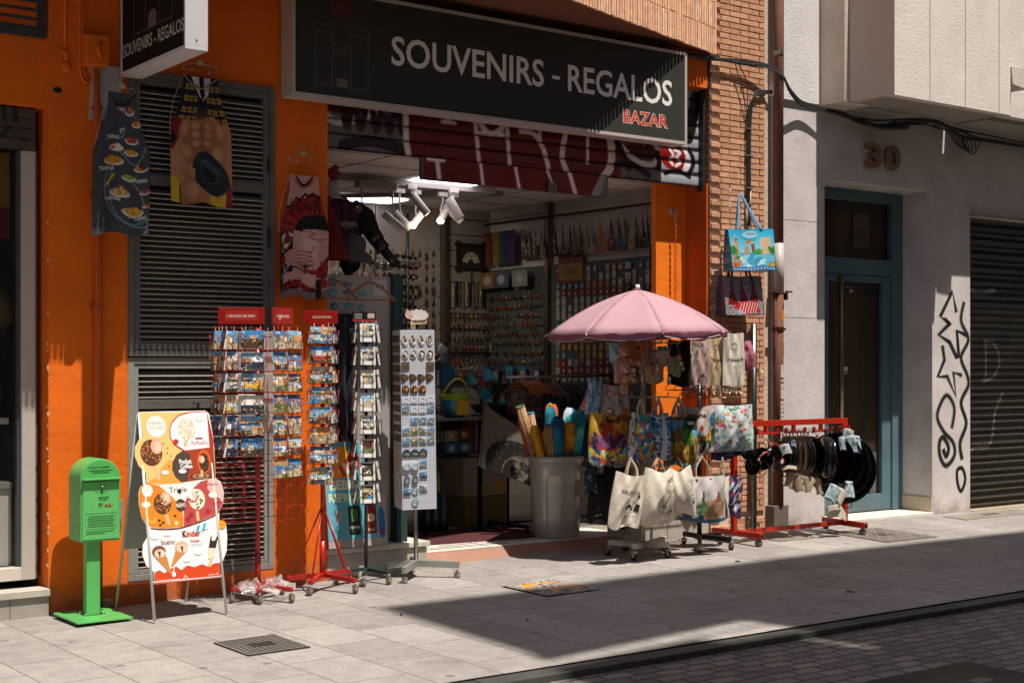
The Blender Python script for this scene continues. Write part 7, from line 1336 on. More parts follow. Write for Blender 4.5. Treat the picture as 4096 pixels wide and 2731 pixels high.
f = plane((0, 0, 0)); m = MB(); m.box((-.25, .001, 0), (.26, .012, .79), '#a59d98', 'print'); m.poly([(-.25, .06), (.25, .06), (.06, .78), (-.235, .78)], f, '#5aa8bc'); m.ell(-.10, .68, .09, .08, f, '#d8a030'); m.poly([(-.2, .62), (-.03, .66), (-.04, .52), (-.22, .52)], f, '#e09a30'); 
for k in range(4): m.poly([(-.13+.03*k, .60+.02*k), (-.11+.03*k, .62+.02*k), (-.07+.03*k, .54+.02*k), (-.09+.03*k, .52+.02*k)], f, ('#c8302a', '#e0d8d0')[k % 2])
m.stroke([(-.06, .62), (-.01, .68), (.03, .66), (.02, .58)], .05, f, '#a82a20'); m.text('PEPSI', f, -.05, .60, .08, .035, '#e8e0d8', bold=.03)
m.text('BEBIDAS', f, -.215, .43, .37, .075, '#d8dcc0', bold=.04); m.text('REFRESCOS', f, -.23, .34, .42, .065, '#c8dcb8', bold=.04)
for x, c, c2, t_ in ((-.155, '#5aa0b0', '#d8743a', ''), (-.02, '#14181a', '#4aa03a', 'MONSTER'), (.12, '#7a1c18', '#d8c8b0', '')):
    m.poly([(x-.048, .09), (x+.048, .09), (x+.052, .29), (x+.04, .31), (x-.04, .31), (x-.052, .29)], f, c); 
    if t_: [m.stroke([(x+q*.016, .28), (x+q*.020, .24), (x+q*.018, .19)], .008, f, c2) for q in (-1, 0, 1)]; m.text(t_, f, x-.042, .135, .084, .02, '#d8d8d0', bold=.02); m.text('ENERGY', f, x-.03, .115, .06, .012, c2)
    elif c == '#7a1c18': m.ell(x, .21, .035, .032, f, c2); m.text('AMSTEL', f, x-.03, .205, .06, .013, '#7a1c18'); m.text('33cl', f, x-.03, .11, .06, .022, '#e0d0c0')
    else: [m.stroke([(x+q*.016, .28), (x+q*.020, .24), (x+q*.018, .19)], .007, f, c2) for q in (-1, 0, 1)]
m.ell(.215, .17, .03, .12, f, '#2a6a9a'); m.ell(.215, .10, .028, .03, f, '#6a3a7a'); m.build('board', po)
r = R(18, 60, '#2a3038'); g = random.Random(9); r.dots(120, ['#3a3f58', '#5a3040', '#1c2024', '#3a4a4a', '#4a2430', '#242c34'], .06, g)
m = MB(); m.rgrid(lambda U, V: (5.39+(U-.5)*(.20-.10*V)+.01*np.sin(9*V), .04+.03*np.sin(U*14)+0*V, 2.0-1.02*V), r, 'shirt', True, ); m.rgrid(lambda U, V: (5.39+(U-.5)*(.20-.10*V), .075+.02*np.sin(U*14)+0*V, 2.0-1.02*V), r, 'shirt', True, flip=True); m.build('hanging_scarf', label='long dark patterned scarf hanging before the white cabinet', cat='scarf')
def whanger(label, p, rz):
    t = thing('wooden_hanger', label, 'hanger', p, rz); m = MB(); m.tube(cat([(-.2, 0, -.13), (-.12, 0, -.06), (-.03, 0, -.005), (0, 0, 0), (.03, 0, -.005), (.12, 0, -.06), (.2, 0, -.13)]), [.010]*37, '#9a5a2c', 'wood', 8, sq=(1, .6)); m.tube([(-.19, 0, -.13), (.19, 0, -.13)], .006, '#9a5a2c', 'wood', 8); m.build('wood', t); m = MB(); m.tube(cat([(0, 0, 0), (0, 0, .04), (.02, 0, .06), (.01, 0, .085), (-.012, 0, .07)]), .0022, '#999', 'metal', 5); m.build('hook', t)
whanger('empty wooden hanger on the left over the white cabinet', (5.26, -.03, 2.235), R_(10)); whanger('empty wooden hanger on the right over the white cabinet', (5.54, -.05, 2.235), R_(-10))
# football shirt on a bust
bu = thing('shirt_bust', 'white shop bust wearing a dark maroon and navy striped football shirt', 'mannequin', (5.66, .55, 0))
m = MB(); m.lathe([(0, 3.06), (.060, 3.06), (.072, 3.04), (.075, 2.97), (.10, 2.93), (.14, 2.91)], (-.13, 0, 0), '#a8a09c', 'plastic', 24); m.build('neck', bu)
r = R(60, 56, '#1e1d2c'); [r.rect(.07+.1*k, 0, .12+.1*k, 1, '#561a26') for k in range(9)]; r.rect(.78, 0, 1, 1, '#13131a')
m = MB(); fn = lambda U, V: (-.13+(.165+.13*np.clip(V*4, 0, 1)**.6*(1-.25*V))*np.sin((U-.5)*3.0), -.115*np.cos((U-.5)*3.0)*(.5+.5*np.clip(V*5, 0, 1))-.008*np.sin(12*U+5*V), 2.975-.05*(1-np.clip(V*5, 0, 1))*np.abs(2*U-1)-.50*V-.07*np.abs(2*U-1)**2*(1-V)); m.rgrid(fn, r, 'shirt', True)
m.build('shirt', bu)
m = MB(); m.tube([(.06, -.02, 2.88), (.17, -.02, 2.80), (.22, -.02, 2.69)], [.06, .085, .08], '#14141c', 'shirt', 14); m.build('sleeve', bu); m = MB(); m.tube([(-.30, -.02, 2.88), (-.42, -.02, 2.80), (-.46, -.02, 2.69)], [.06, .085, .08], '#14141c', 'shirt', 14); m.build('sleeve', bu)
f = plane((0, -.135, 0)); m = MB(); m.text('uten', f, -.115, 2.70, .145, .045, '#9a9498', bold=.02); m.stroke([(-.10, 2.685), (.0, 2.688)], .004, f, '#9a9498', smooth=False); m.build('chest_lettering', bu)
m = MB(); m.poly([(.025, 2.87), (.075, 2.87), (.078, 2.83), (.05, 2.805), (.022, 2.83)], f, '#8a6a2c'); m.poly([(.029, 2.865), (.05, 2.865), (.05, 2.85), (.029, 2.85)], f, '#a8a0a0'); m.poly([(.052, 2.865), (.071, 2.865), (.071, 2.85), (.052, 2.85)], f, '#8a3020'); m.poly([(.03, 2.845), (.07, 2.845), (.068, 2.83), (.05, 2.815), (.032, 2.83)], f, '#4a1c3a'); m.build('crest', bu)
# red frilly dress, rose, hat
dr_ = thing('flamenco_dress', 'small red polka dot flamenco dress with frills inside the door edge', 'dress', (5.26, .10, 2.82)); m = MB(); prof = []
for k in range(6): prof += [(.030+.014*k, -.07*k), (.050+.016*k, -.07*k-.065)]
m.lathe([(.03, .06)]+prof, (0, 0, 0), '#6f1414', 'shirt', 26); g = random.Random(2); nv = len(m.v)
DOTS = [(a_, z_) for a_, z_ in ((g.uniform(3.3, 6.1), g.uniform(-.40, .02)) for _ in range(50))]
for a, z in DOTS: rr = .035+.23*abs(z); m.ball((rr*math.cos(a)*1.03-.12*z, rr*math.sin(a)*.62, z), .008, '#16090a', 'shirt', 6, (1, .5, 1))
o = m.build('dress_body', dr_)
for v in list(o.data.vertices)[:nv]:
    a = math.atan2(v.co.y, v.co.x); v.co.x *= 1+.10*math.sin(9*a); v.co.y *= .6*(1+.10*math.sin(9*a)); v.co.x += -.12*v.co.z
m = MB()
for k in range(9): a = k*.9; m.ball((.028*math.cos(a)*(k/9+.3), -.01, .045*math.sin(a)*(k/9+.3)), .030, '#5f1012' if k % 2 else '#75181a', 'cloth', 10, (1, .6, .8))
m.build('fabric_rose', loc=(5.275, .06, 3.05), label='dark red cloth rose pinned above the frilly dress', cat='rose')
ht = thing('sun_hat', 'grey brimmed hat on a black stand in front of the football shirt', 'hat', (5.60, .30, 2.52), rot=(.25, .15, 0)); m = MB(); m.lathe([(0, .11), (.06, .10), (.085, .06), (.09, 0), (.14, -.02), (.19, -.075), (.185, -.08), (.13, -.03), (.085, -.01)], (0, 0, 0), '#55504f', 'cloth', 28); o = m.build('crown_and_brim', ht)
m = MB(); m.lathe([(.02, -.22), (.08, -.15), (.085, -.05), (.07, .05), (0, .08)], (0, 0, 0), '#0f0f10', 'gloss', 18); m.build('black_head', ht); m = MB(); m.tube(cat([(-.08, -.06, -.05), (-.02, -.1, -.18), (.03, -.08, -.27), (.035, -.08, -.4)]), .004, '#4a4644', 'cloth', 5); m.tube(cat([(.1, -.06, -.05), (.07, -.1, -.18), (.04, -.08, -.27), (.045, -.08, -.4)]), .004, '#4a4644', 'cloth', 5); m.build('chin_cord', ht)
m = MB(); m.tube([(6.04, .8, 2.74), (6.11, .8, 2.65)], [.075, .07], '#16120f', 'gloss', 16); m.tube([(6.11, .8, 2.65), (6.17, .8, 2.58)], [.062, .06], '#2a1a12', 'gloss', 16); m.tube([(6.17, .8, 2.58), (6.30, .8, 2.45)], [.045, .038], '#1a1614', 'gloss', 16); m.build('toy_telescope', label='black telescope shaped object hanging beside the grey hat', cat='telescope')
m = MB(); m.box((-1.0, -.55, 0), (.75, .35, .006), '#4a2020', 'cloth'); m.build('door_mat', loc=(7.15, 1.05, .125), rz=-.10, label='worn maroon door mat on the shop floor', cat='mat')

# ---------------- inside the shop ----------------
tr = MB(); tr.box((6.2, 1.60, 3.235), (7.9, 1.64, 3.29), '#8a827a', 'plastic'); tr.build('light_track', label='front white ceiling track carrying spotlights', cat='light track')
tr = MB(); tr.bar((6.6, 3.2, 3.27), (8.1, 1.75, 3.27), .04, .04, '#6a645e', 'plastic'); tr.build('light_track', label='darker ceiling track running back into the shop', cat='light track')
SP = [((6.96, 3.155), (7.0, 3.13), (7.10, 2.99), 'spotlight on the front track, aimed down right, left of the vented one', 1), ((6.76, 3.0), (6.70, 2.95), (6.84, 2.83), 'unlit spotlight lowest on the left, aimed down right', 0), ((7.42, 3.15), (7.39, 3.12), (7.46, 2.97), 'squat vented spotlight on a white arm', 0),
      ((6.44, 2.95), (6.46, 2.84), (6.55, 2.78), 'glowing spotlight beside the football shirt', 1), ((7.62, 3.12), (7.55, 3.10), (7.68, 2.98), 'rightmost spotlight aimed down right', 0), ((7.20, 3.10), (7.28, 3.05), (7.13, 2.91), 'glowing spotlight aimed down left in the middle', 1), ((7.02, 3.0), (7.0, 3.0), (7.11, 2.88), 'dim spotlight behind the middle pair', 1), ((7.50, 3.08), (7.53, 3.07), (7.44, 2.97), 'glowing spotlight aimed down left at the right end', 1)]
for i, (h_, a, b_, lab, lit) in enumerate(SP):
    t = thing('track_spotlight', lab, 'spotlight', (0, 0, 0), group='ceiling spotlights'); y = 1.6 if i in (0, 1, 2, 3) else 1.9; A = Vector((a[0], y, a[1])); B = Vector((b_[0], y-.05, b_[1])); d = (B-A).normalized(); k = 1+.28*(y-1.6)/11
    m = MB(); rr = .036 if i != 2 else .045; m.tube([A-d*.04, B], rr, '#a39a91', 'plastic', 20, cap=False); m.tube([A-d*.04, A-d*.041], rr, '#a39a91', 'plastic', 20); m.build('can', t)
    m = MB(); m.tube([B-d*.01, B-d*.012], rr*.92, '#fff0d0' if lit else '#3a3632', 'lamp' if lit else 'matte', 20); m.build('lens', t)
    if lit:
        ld = bpy.data.lights.new('spot_beam', 'SPOT'); ld.energy = 26; ld.spot_size = R_(95); ld.spot_blend = .8; ld.color = (1, .86, .68); ld.shadow_soft_size = .03
        lo = bpy.data.objects.new('spot_beam', ld); COL.objects.link(lo); lo.location = B+d*.02; lo.rotation_euler = Vector((d.x, .9, -.55)).to_track_quat('-Z', 'Y').to_euler(); lo.parent = t
    m = MB(); c = (A+B)/2; m.tube([c, (c.x-.01, y, c.z+.06), (h_[0], y, h_[1]+.08), (h_[0], y, 3.25)], .009, '#a39a91', 'plastic', 8); m.box((h_[0]-.05, y-.018, 3.21), (h_[0]+.05, y+.018, 3.25), '#b0a79e', 'plastic'); m.build('arm', t)
m = MB(); m.box((6.33, 1.45, 3.17), (6.72, 1.55, 3.24), '#8a8178', 'plastic'); m.build('ceiling_unit', label='beige box fitting on the ceiling beside the spotlights', cat='fitting', bevel=.01)
# rail of folding fans on the right wall
m = MB(); m.tube([(9.03, .42, 3.135), (9.03, 3.35, 3.15)], .012, '#3a3632', 'metal', 8); m.build('wall_rail', shop)
FY = [2.67, 2.63, 2.55, 2.46, 2.34, 2.13, 2.0, 1.88, 1.82, 1.72, 1.61, 1.53, 1.41, 1.25, 1.14, 1.04, .95, .88, .78, .72]
FC = ['#1c1a18', '#2f2a26', '#4a2420', '#3a3430', '#6a5a48', '#201c1c', '#4a2a20', '#15181c', '#4a5560', '#4a1c1c', '#7a6a58', '#8a7a66', '#7a2420', '#5a1c20', '#2f4a54', '#4a3424', '#a0947c', '#24282c', '#151314', '#2a3438']
for i, y in enumerate(FY):
    m = MB(); op_ = i in (12,); wd = .12 if op_ else rng.uniform(.07, .12); L = .33; n_ = 9; a0 = 26 if op_ else wd*210
    pts = [(0, 0)]+[(L*math.sin(R_(-6+a0*k/n_)), -L*math.cos(R_(-6+a0*k/n_))) for k in range(n_+1)]
    for k in range(1, n_+1): x = .004*(k % 2); m.add([(0, 0, 0), (-x, -pts[k][0], pts[k][1]), (-.004+x, -pts[k+1][0], pts[k+1][1])], [(0, 1, 2)], FC[i] if (k % 2 or not op_) else '#b09060', 'cloth')
    if not op_: m.add([(-.008, 0, -.0), (-.008, -.012, -L*.98), (-.008, .012, -L*.5)], [(0, 1, 2)], '#8a7f74', 'wood'); [m.ball((-.008, -rng.uniform(.0, wd*.9), -rng.uniform(.12, .3)), .012, rng.choice(('#8a6a4a', '#5a3a3a', '#6a7a7a', '#a09080')), 'cloth', 6, (.3, 1, 1.4)) for _ in range(5)]
    m.tube(cat([(0, 0, 0), (0, .0, .06), (0, .012, .075), (0, 0, .09)]), .0025, '#888', 'metal', 5)
    m.build('hand_fan', loc=(9.03, y, 3.055), label='open red fan with golden ribs on the wall rail' if op_ else 'folded patterned hand fan hanging from the rail on the right wall', cat='fan', group=None if op_ else 'hand fans on the rail')
g = random.Random(31)
# magnet cards on the grey pegboard (right wall)
PC = [['#7a5a2c', '#8a3a20', '#a07028'], ['#7a746c', '#8f8880', '#6a6460'], ['#6a2a1c', '#8a4a20', '#a0702c'], ['#3a5a6a', '#4a6a7a', '#8a8a80'], ['#a09080', '#8a7a68', '#b0a494'], ['#7a1c1c', '#5a1818', '#8a3a2a']]
protos = []
for k in range(12):
    c = PC[k % 6]; m = MB(); m.box((-.006, -.024, -.030), (0, .024, .030), g.choice(c), 'gloss'); F = plane((-.0065, 0, 0), (0, -1, 0), (0, 0, 1), (-1, 0, 0)); m.ell(0, 0, .018, .022, F, g.choice(c), n=10); m.ell(g.uniform(-.008, .008), g.uniform(-.01, .01), .008, .010, F, g.choice(('#c8a050', '#c8c0b4', '#a83a24', '#2a2a2a')), n=8); protos.append(m)
made = {}
def inst(key, mb, name, loc, lab, cat_, grp, rz=0, s=1):
    if key not in made: o = made[key] = mb.build(name)
    else: o = made[key].copy(); COL.objects.link(o)
    o.location = loc; o.rotation_euler = (0, 0, rz); o.scale = (s, s, s); tag(o, lab, cat_, grp)
for rw in range(15):
    z = 2.58-.078*rw; kind = g.randrange(12)
    for c in range(17):
        y = .58+.098*c
        if g.random() < .25: kind = g.randrange(12)
        if g.random() < .06 or (rw < 2 and g.random() < .3): continue
        inst(('mag', kind), protos[kind], 'souvenir_magnet', (9.095, y, z+g.uniform(-.006, .006)), 'small carded souvenir magnet on the grey pegboard of the right wall', 'souvenir', 'carded magnets on the right wall', 0, g.uniform(1.0, 1.35))
# keyrings
kp = []
for k in range(8):
    m = MB(); c = ('#8a7040', '#6a665e', '#a07a34', '#4a4a4a', '#7a5a3a', '#5a3a34', '#8a8478', '#b08a3c')[k]; m.tube([(0, .012*math.cos(t), -.012+.012*math.sin(t)) for t in range(7)], .002, '#8a8a80', 'metal', 4); m.tube([(0, 0, -.024), (0, 0, -.04)], .002, '#8a8a80', 'metal', 4)
    if k % 2: m.ball((-.002, 0, -.062), .019, c, 'metal', 8, (.35, .8, 1.2))
    else: m.box((-.006, -.014, -.085), (0, .014, -.04), c, 'metal'); m.box((-.008, -.008, -.076), (-.006, .008, -.05), ('#3a2a20', '#8a2a1c')[k//2 % 2], 'gloss')
    kp.append(m)
for rw in range(11):
    for c in range(20):
        if g.random() < .1: continue
        k = g.randrange(8); inst(('key', k), kp[k], 'keyring', (9.08-.03*g.random(), 2.38+.049*c+g.uniform(-.01, .01), 2.40-.098*rw+g.uniform(-.008, .008)), 'small metal keyring hanging on the right wall near the back corner', 'keyring', 'keyrings on the back part of the right wall')
for i in range(10):
    m = MB(); m.box((0, -.05, -.09), (.012, .05, .09), ('#1f5a74', '#2a3a44', '#1f6a84')[i % 3], 'gloss'); F = plane((-.001, 0, 0), (0, -1, 0), (0, 0, 1), (-1, 0, 0)); m.poly([(-.03, -.05), (.03, -.05), (.03, .04), (-.03, .04)], F, ('#a0701c', '#8a8a80', '#3a3a3a')[i % 3]); m.poly([(-.012, -.05), (.0, -.05), (.0, .04), (-.012, .04)], F, '#8a2c1c')
    m.build('boxed_souvenir', loc=(9.02, 2.30+.12*i, 1.52 if i % 2 else 1.30), label='blue blister pack on the low shelf by the keyrings', cat='souvenir', group='blue blister packs')
for k, z in enumerate((1.42, 1.20, 1.0)): m = MB(); m.box((8.85, 2.35, z-.012), (9.12, 3.38, z), '#2a2826', 'dullmetal'); m.build('wall_shelf', label=f'dark wall shelf, {("upper", "middle", "lower")[k]} one under the keyrings', cat='shelf')
# rainbow cloth and picture cloths near the corner
for i, (y, c, w) in enumerate(((3.22, '#4a1418', .10), (3.10, '#5a4414', .09), (3.0, '#183418', .10), (2.90, '#141c38', .12), (2.78, '#2c1838', .12))):
    m = MB(); q = R(6, 12, c); m.rgrid(lambda U, V: (8.98+.02*np.sin(U*6+i), y-w/2+w*U, 3.05-.36*V+.0*U), q, 'cloth', True, flip=True); o = m.build('hanging_flag', label=('dark red', 'mustard', 'dark green', 'navy', 'violet')[i]+' strip of rainbow cloth hanging in the back corner', cat='flag'); s_ = o.modifiers.new('thick', 'SOLIDIFY'); s_.thickness = .004
for i, (y, c) in enumerate(((3.2, '#5a4420'), (2.95, '#2f3840'), (2.62, '#5a605c'))): m = MB(); m.box((0, -.13, -.085), (.01, .13, .085), c, 'print'); m.ell(0, 0, .07, .05, plane((-.001, 0, 0), (0, -1, 0), (0, 0, 1), (-1, 0, 0)), '#7a7468'); m.build('picture_board', loc=(8.95, y, 2.53), label=('ochre', 'slate blue', 'pale patterned')[i]+' picture board propped above the keyrings', cat='picture')
m = MB(); m.box((0, -.2, -.15), (.01, .2, .15), '#5a2c18', 'print'); m.box((-.002, -.19, -.12), (0, .19, .05), '#7a5a20', 'print'); m.text('Valencia', plane((-.002, 0, 0), (0, -1, 0), (0, 0, 1), (-1, 0, 0)), -.12, -.06, .24, .06, '#1a1410'); m.build('plaque', loc=(9.08, 1.93, 2.60), label='red and yellow plaque lettered Valencia on the pegboard', cat='plaque')
for i, z in enumerate((2.58, 2.48, 2.38)): m = MB(); m.box((0, -.06, -.03), (.006, .06, .03), '#9a948c' if i < 2 else '#1c1a18', 'print'); F = plane((-.001, 0, 0), (0, -1, 0), (0, 0, 1), (-1, 0, 0)); m.poly([(-.055, -.025), (-.02, -.025), (-.02, .025), (-.055, .025)], F, '#1c1a18'); m.text('ESPAÑA', F, -.01, -.015, .06, .014, '#222' if i < 2 else '#aaa'); m.build('name_plate', loc=(9.07, 1.06, z), label=('top', 'middle', 'lowest black')[i]+' number plate shaped sign lettered España', cat='sign')
# polka dot apron by the orange jamb
r = R(30, 70, '#8a8480'); r.dots(30, ['#4a1a1a'], .05, g, (0, 0, 1, .4)); r.rect(0, .45, 1, 1, '#5a1414'); r.dots(36, ['#14090a'], .06, g, (0, .45, 1, 1)); [r.line([(0, y), (1, y-.03)], .02, '#2a0a0c') for y in (.5, .63, .78, .9)]
m = MB(); f = lambda U, V: (8.97+.02*np.sin(6*U), .62-.24*U*(1.+0*V)+.10*(1-V)*(U-.5)*.4, 3.02-.62*V); m.rgrid(f, r, 'shirt', True, flip=True); m.tube([(8.97, .55, 3.27), (8.97, .56, 3.0)], .006, '#111', 'cloth', 5); m.tube([(8.97, .45, 3.27), (8.97, .42, 3.0)], .012, '#0c0b0b', 'cloth', 5); o = m.build('hanging_apron', label='white and red polka dot apron hanging just inside the orange jamb', cat='apron'); s_ = o.modifiers.new('thick', 'SOLIDIFY'); s_.thickness = .003
# back wall: framed fan, necklaces, sunglasses stand
fp_ = thing('framed_fan', 'black wooden frame holding a painted fan on the back wall', 'picture', (8.85, 3.37, 2.79)); m = MB()
for z in (-.13, .13): m.box((-.21, -.02, z-.018), (.21, .0, z+.018), '#0c0a09', 'wood')
for x in (-.17, .17): m.box((x-.02, -.022, -.17), (x+.02, .0, .17), '#0c0a09', 'wood')
m.box((-.17, -.005, -.13), (.17, 0, .13), '#16100e'); m.build('frame', fp_); m = MB(); F = plane((0, -.006, 0)); m.poly([(.115*math.cos(R_(t)), -.075+.13*math.sin(R_(t))) for t in range(10, 171, 16)]+[(.045*math.cos(R_(t)), -.075+.05*math.sin(R_(t))) for t in range(170, 9, -16)], F, '#8f8678')
for x, z, c in ((-.07, .0, '#5a2a24'), (-.02, .03, '#2f3a2c'), (.04, .02, '#2f3a2c'), (.08, -.03, '#4a5a34'), (-.09, -.04, '#4a5a34'), (.0, -.0, '#24282a')): m.ell(x, z, .016, .009, F, c, n=10)
m.tube([(0, -.012, -.15), (0, -.012, -.3)], .006, '#4a1010', 'cloth', 6); m.build('fan', fp_)
for i in range(12):
    m = MB(); x = 8.52+.045*i; c = ('#5a5650', '#6a5a40', '#8a847c', '#1c1a18')[i % 4]; m.box((-.016, 0, -.26), (.016, .01, 0), c, 'film' if i % 3 == 1 else 'cloth'); m.tube([(0, -.004, 0), (-.006, -.004, -.12), (.004, -.004, -.24)], .005, c, 'metal', 5); m.build('necklace', loc=(x, 3.35, 2.52-.01*(i % 3)), label='strand of beads in a clear sleeve under the framed fan', cat='necklace', group='necklaces under the framed fan')
sgp = thing('sunglasses', 'pair of dark sunglasses on the tall display near the back', 'sunglasses', (0, 0, 0), group='sunglasses on the tall display'); m = MB()
for q in (-1, 1): m.ball((q*.032, 0, 0), .026, '#0c0c0e', 'pan', 10, (1, .15, .75)); 
m.tube([(-.06, 0, .008), (0, -.004, .012), (.06, 0, .008)], .003, '#1c1816', 'gloss', 5); m.build('lenses', sgp)
m = MB(); [m.tube([(q*.062, 0, .008), (q*.064, .05, .012), (q*.062, .12, .0)], .0028, '#1c1816', 'gloss', 5) for q in (-1, 1)]; m.build('arms', sgp); first = True
for rw in range(11):
    for c in range(5):
        p = (7.40+.135*c+g.uniform(-.01, .01), 2.75+.09*c, 2.72-.10*rw)
        if first: sgp.location = p; first = False
        else: dup(sgp, p, g.uniform(-.4, .2))
m = MB(); 
for x, y in ((7.33, 2.85), (7.98, 3.27)): m.tube([(x, y, .12), (x, y, 3.2)], .012, '#5a5650', 'metal', 8)
for rw in range(10): m.tube([(7.33, 2.85, 2.69-.105*rw), (7.98, 3.27, 2.69-.105*rw)], .004, '#4a4640', 'metal', 5)
m.build('sunglasses_display', label='tall wire display stand holding rows of sunglasses', cat='display stand')
for i in range(26):
    x = 7.32+.05*(i % 13); z = 1.62-.30*(i//13); m = MB(); c = g.choice(('#4a4440', '#5a4a3a', '#3a3a40', '#5a2c24', '#6a645c', '#2a3a44')); m.box((-.024, 0, -.11), (.024, .02, .0), c, 'film' if i % 2 else 'gloss'); m.ball((0, -.004, -.06), .018, g.choice(('#7a6a54', '#3a3432', '#7a3a2a')), 'cloth', 8, (1, .5, 1.2)); m.build('packet', loc=(x+1.15, 3.3, z+.25), label='small clear packet hanging low on the back wall', cat='packet', group='packets on the back wall')
for rw in range(16):
    k = g.randrange(12)
    for c in range(17):
        if g.random() < .2: k = g.randrange(12)
        if g.random() < .12: continue
        inst(('bk', k % 8), kp[k % 8], 'hanging_trinket', (6.98+.086*c, 3.36, 2.86-.125*rw+g.uniform(-.01, .01)), 'small trinket hanging on the back wall behind the sunglasses', 'souvenir', 'trinkets on the back wall', math.pi/2, g.uniform(1.0, 1.5))
for rw in range(5):
    for c in range(9):
        k = g.randrange(8); inst(('key', k), kp[k], 'keyring', (8.55+.06*c, 3.34, 2.22-.12*rw+g.uniform(-.01, .01)), 'keyring hanging under the framed fan on the back wall', 'keyring', 'keyrings on the back wall', math.pi/2, 1.2)
for i in range(14):
    m = MB(); c = ('#3a2c24', '#2f3a40', '#5a4a34', '#402022', '#4a4a48')[i % 5]; m.box((-.07, 0, 0), (.07, .06, g.uniform(.14, .24)), c, 'print'); m.ell(0, .08, .04, .03, plane((0, 0, 0)), ('#8a7a5a', '#6a3a2a', '#7a8a8a')[i % 3]); m.build('gift_box', loc=(6.95+.16*(i % 7), 3.2, .85+.36*(i//7)), label='boxed gift standing on the low shelves of the back wall', cat='gift box', group='boxed gifts on the back shelves')
for k, z in enumerate((.84, 1.20)): m = MB(); m.box((6.8, 3.12, z-.014), (8.4, 3.38, z), '#4a443e', 'wood'); m.build('back_shelf', label=('lower', 'upper')[k]+' low shelf along the back wall', cat='shelf')
# the clothes rail
m = MB(); m.tube([(7.60, 1.02, 1.50), (8.86, 1.0, 1.52)], .012, '#8a8074', 'metal', 10); m.tube([(7.62, 1.02, 1.50), (7.62, 1.02, .16)], .012, '#22201e', 'metal', 8); m.tube([(8.84, 1.0, 1.52), (8.84, 1.0, .16)], .012, '#22201e', 'metal', 8); m.tube([(7.62, .72, .18), (7.62, 1.32, .18)], .016, '#1a1817', 'metal', 8); m.tube([(7.62, 1.02, .2), (8.84, 1.0, .2)], .012, '#1a1817', 'metal', 8)
for y in (.74, 1.3): m.ball((7.62, y, .152), .028, '#141312', 'rubber', 10)
m.build('clothes_rail', label='black wheeled clothes rail across the shop floor', cat='clothes rail')
TCs = ['#2a2c32', '#3a3c40', '#1c1e24', '#4a4a4c', '#26282e', '#34363a', '#15171c', '#2f3a4a', '#3c3c42', '#24262a', '#2a3040', '#3a4654', '#20242c', '#44505c', '#2c3848', '#5a6470']
for i in range(16):
    x = 7.98+.05*i; t = thing('hung_shirt', 'dark folded t-shirt edge-on upon the clothes rail', 't-shirt', (x, 1.0, 1.50), group='t-shirts on the clothes rail'); m = MB(); q = R(8, 8, TCs[i])
    m.rgrid(lambda U, V: (.014*np.sin(7*V+i)-.016*np.cos(3*U), -.22+.44*U, -.06-.12*np.abs(2*U-1)**1.5-.40*V), q, 'cloth', True); m.rgrid(lambda U, V: (.018+.014*np.sin(7*V+i), -.22+.44*U, -.06-.12*np.abs(2*U-1)**1.5-.40*V), q, 'cloth', True, flip=True); m.build('shirt', t)
    m = MB(); m.tube([(.008, -.2, -.16), (.008, -.08, -.09), (.008, 0, -.05), (.008, .08, -.09), (.008, .2, -.16)], .006, '#1c1a18' if i > 3 else '#8a5024', 'wood', 6); m.tube([(.008, 0, -.05), (.008, 0, .0), (.008, .015, .02), (.008, 0, .03)], .003, '#a8a098', 'metal', 5); m.build('hanger', t)
for i in range(7):
    m = MB(); m.tube([(0, -.2, -.13), (0, -.08, -.05), (0, 0, -.02), (0, .08, -.05), (0, .2, -.13)], .008, '#9a5624', 'wood', 6); m.tube([(0, 0, -.02), (0, 0, .02), (0, .012, .035)], .003, '#a8a098', 'metal', 5); m.build('wooden_hanger', loc=(7.72+.035*i, 1.0, 1.49), rz=.15, label='empty orange wooden hanger bunched at the left of the rail', cat='hanger', group='wooden hangers on the rail')
r = R(60, 70, '#6e6258'); g2 = random.Random(6); r.noise(.06, g2); r.ell(1.0, .85, .85, .62, '#1a1715', .03); r.ell(1.0, .9, .58, .45, '#6e6258', .04); r.dots(60, ['#4a423a', '#0f0d0c'], .02, g2, (.25, .3, .8, .8)); r.rect(0, 0, .07, 1, '#2a2420'); [r.ell(.035, y/20, .022, .018, '#7a6e62', .3) for y in range(20)]
for x, y in ((.78, .66), (.62, .84), (.95, .9)): r.ell(x, y, .09, .06, '#201c1a', .3); r.rect(x-.07, y, x-.03, y+.12, '#201c1a'); r.rect(x+.02, y, x+.06, y+.12, '#201c1a'); r.line([(x+.07, y-.02), (x+.12, y+.06)], .03, '#201c1a', .01); r.dots(6, ['#6e6258'], .012, g2, (x-.06, y-.04, x+.06, y+.03))
m = MB(); m.rgrid(lambda U, V: (7.19+.56*U-.06*V*(1-U), .80+.03*np.sin(7*U), 1.30-.40*(U*.9)*(1-V)-.78*V+.22*V*(1-U)), r, 'shirt', True); o = m.build('elephant_throw', label='cream throw with a black elephant mandala hanging in the doorway', cat='throw'); s_ = o.modifiers.new('thick', 'SOLIDIFY'); s_.thickness = .004
r = R(40, 20, '#5c5048'); g2 = random.Random(16); r.dots(20, ['#4a2a24', '#6a5e54', '#4a3c34'], .08, g2); r.rect(.88, 0, 1, 1, '#4a1a14')
m = MB(); m.rgrid(lambda U, V: (7.56+.42*U, .92+.02*np.sin(28*U), 1.40-.04*U-.22*V), r, 'cloth', True); o = m.build('folded_throws', label='row of beige folded throws draped on the rail end', cat='throws'); s_ = o.modifiers.new('thick', 'SOLIDIFY'); s_.thickness = .02
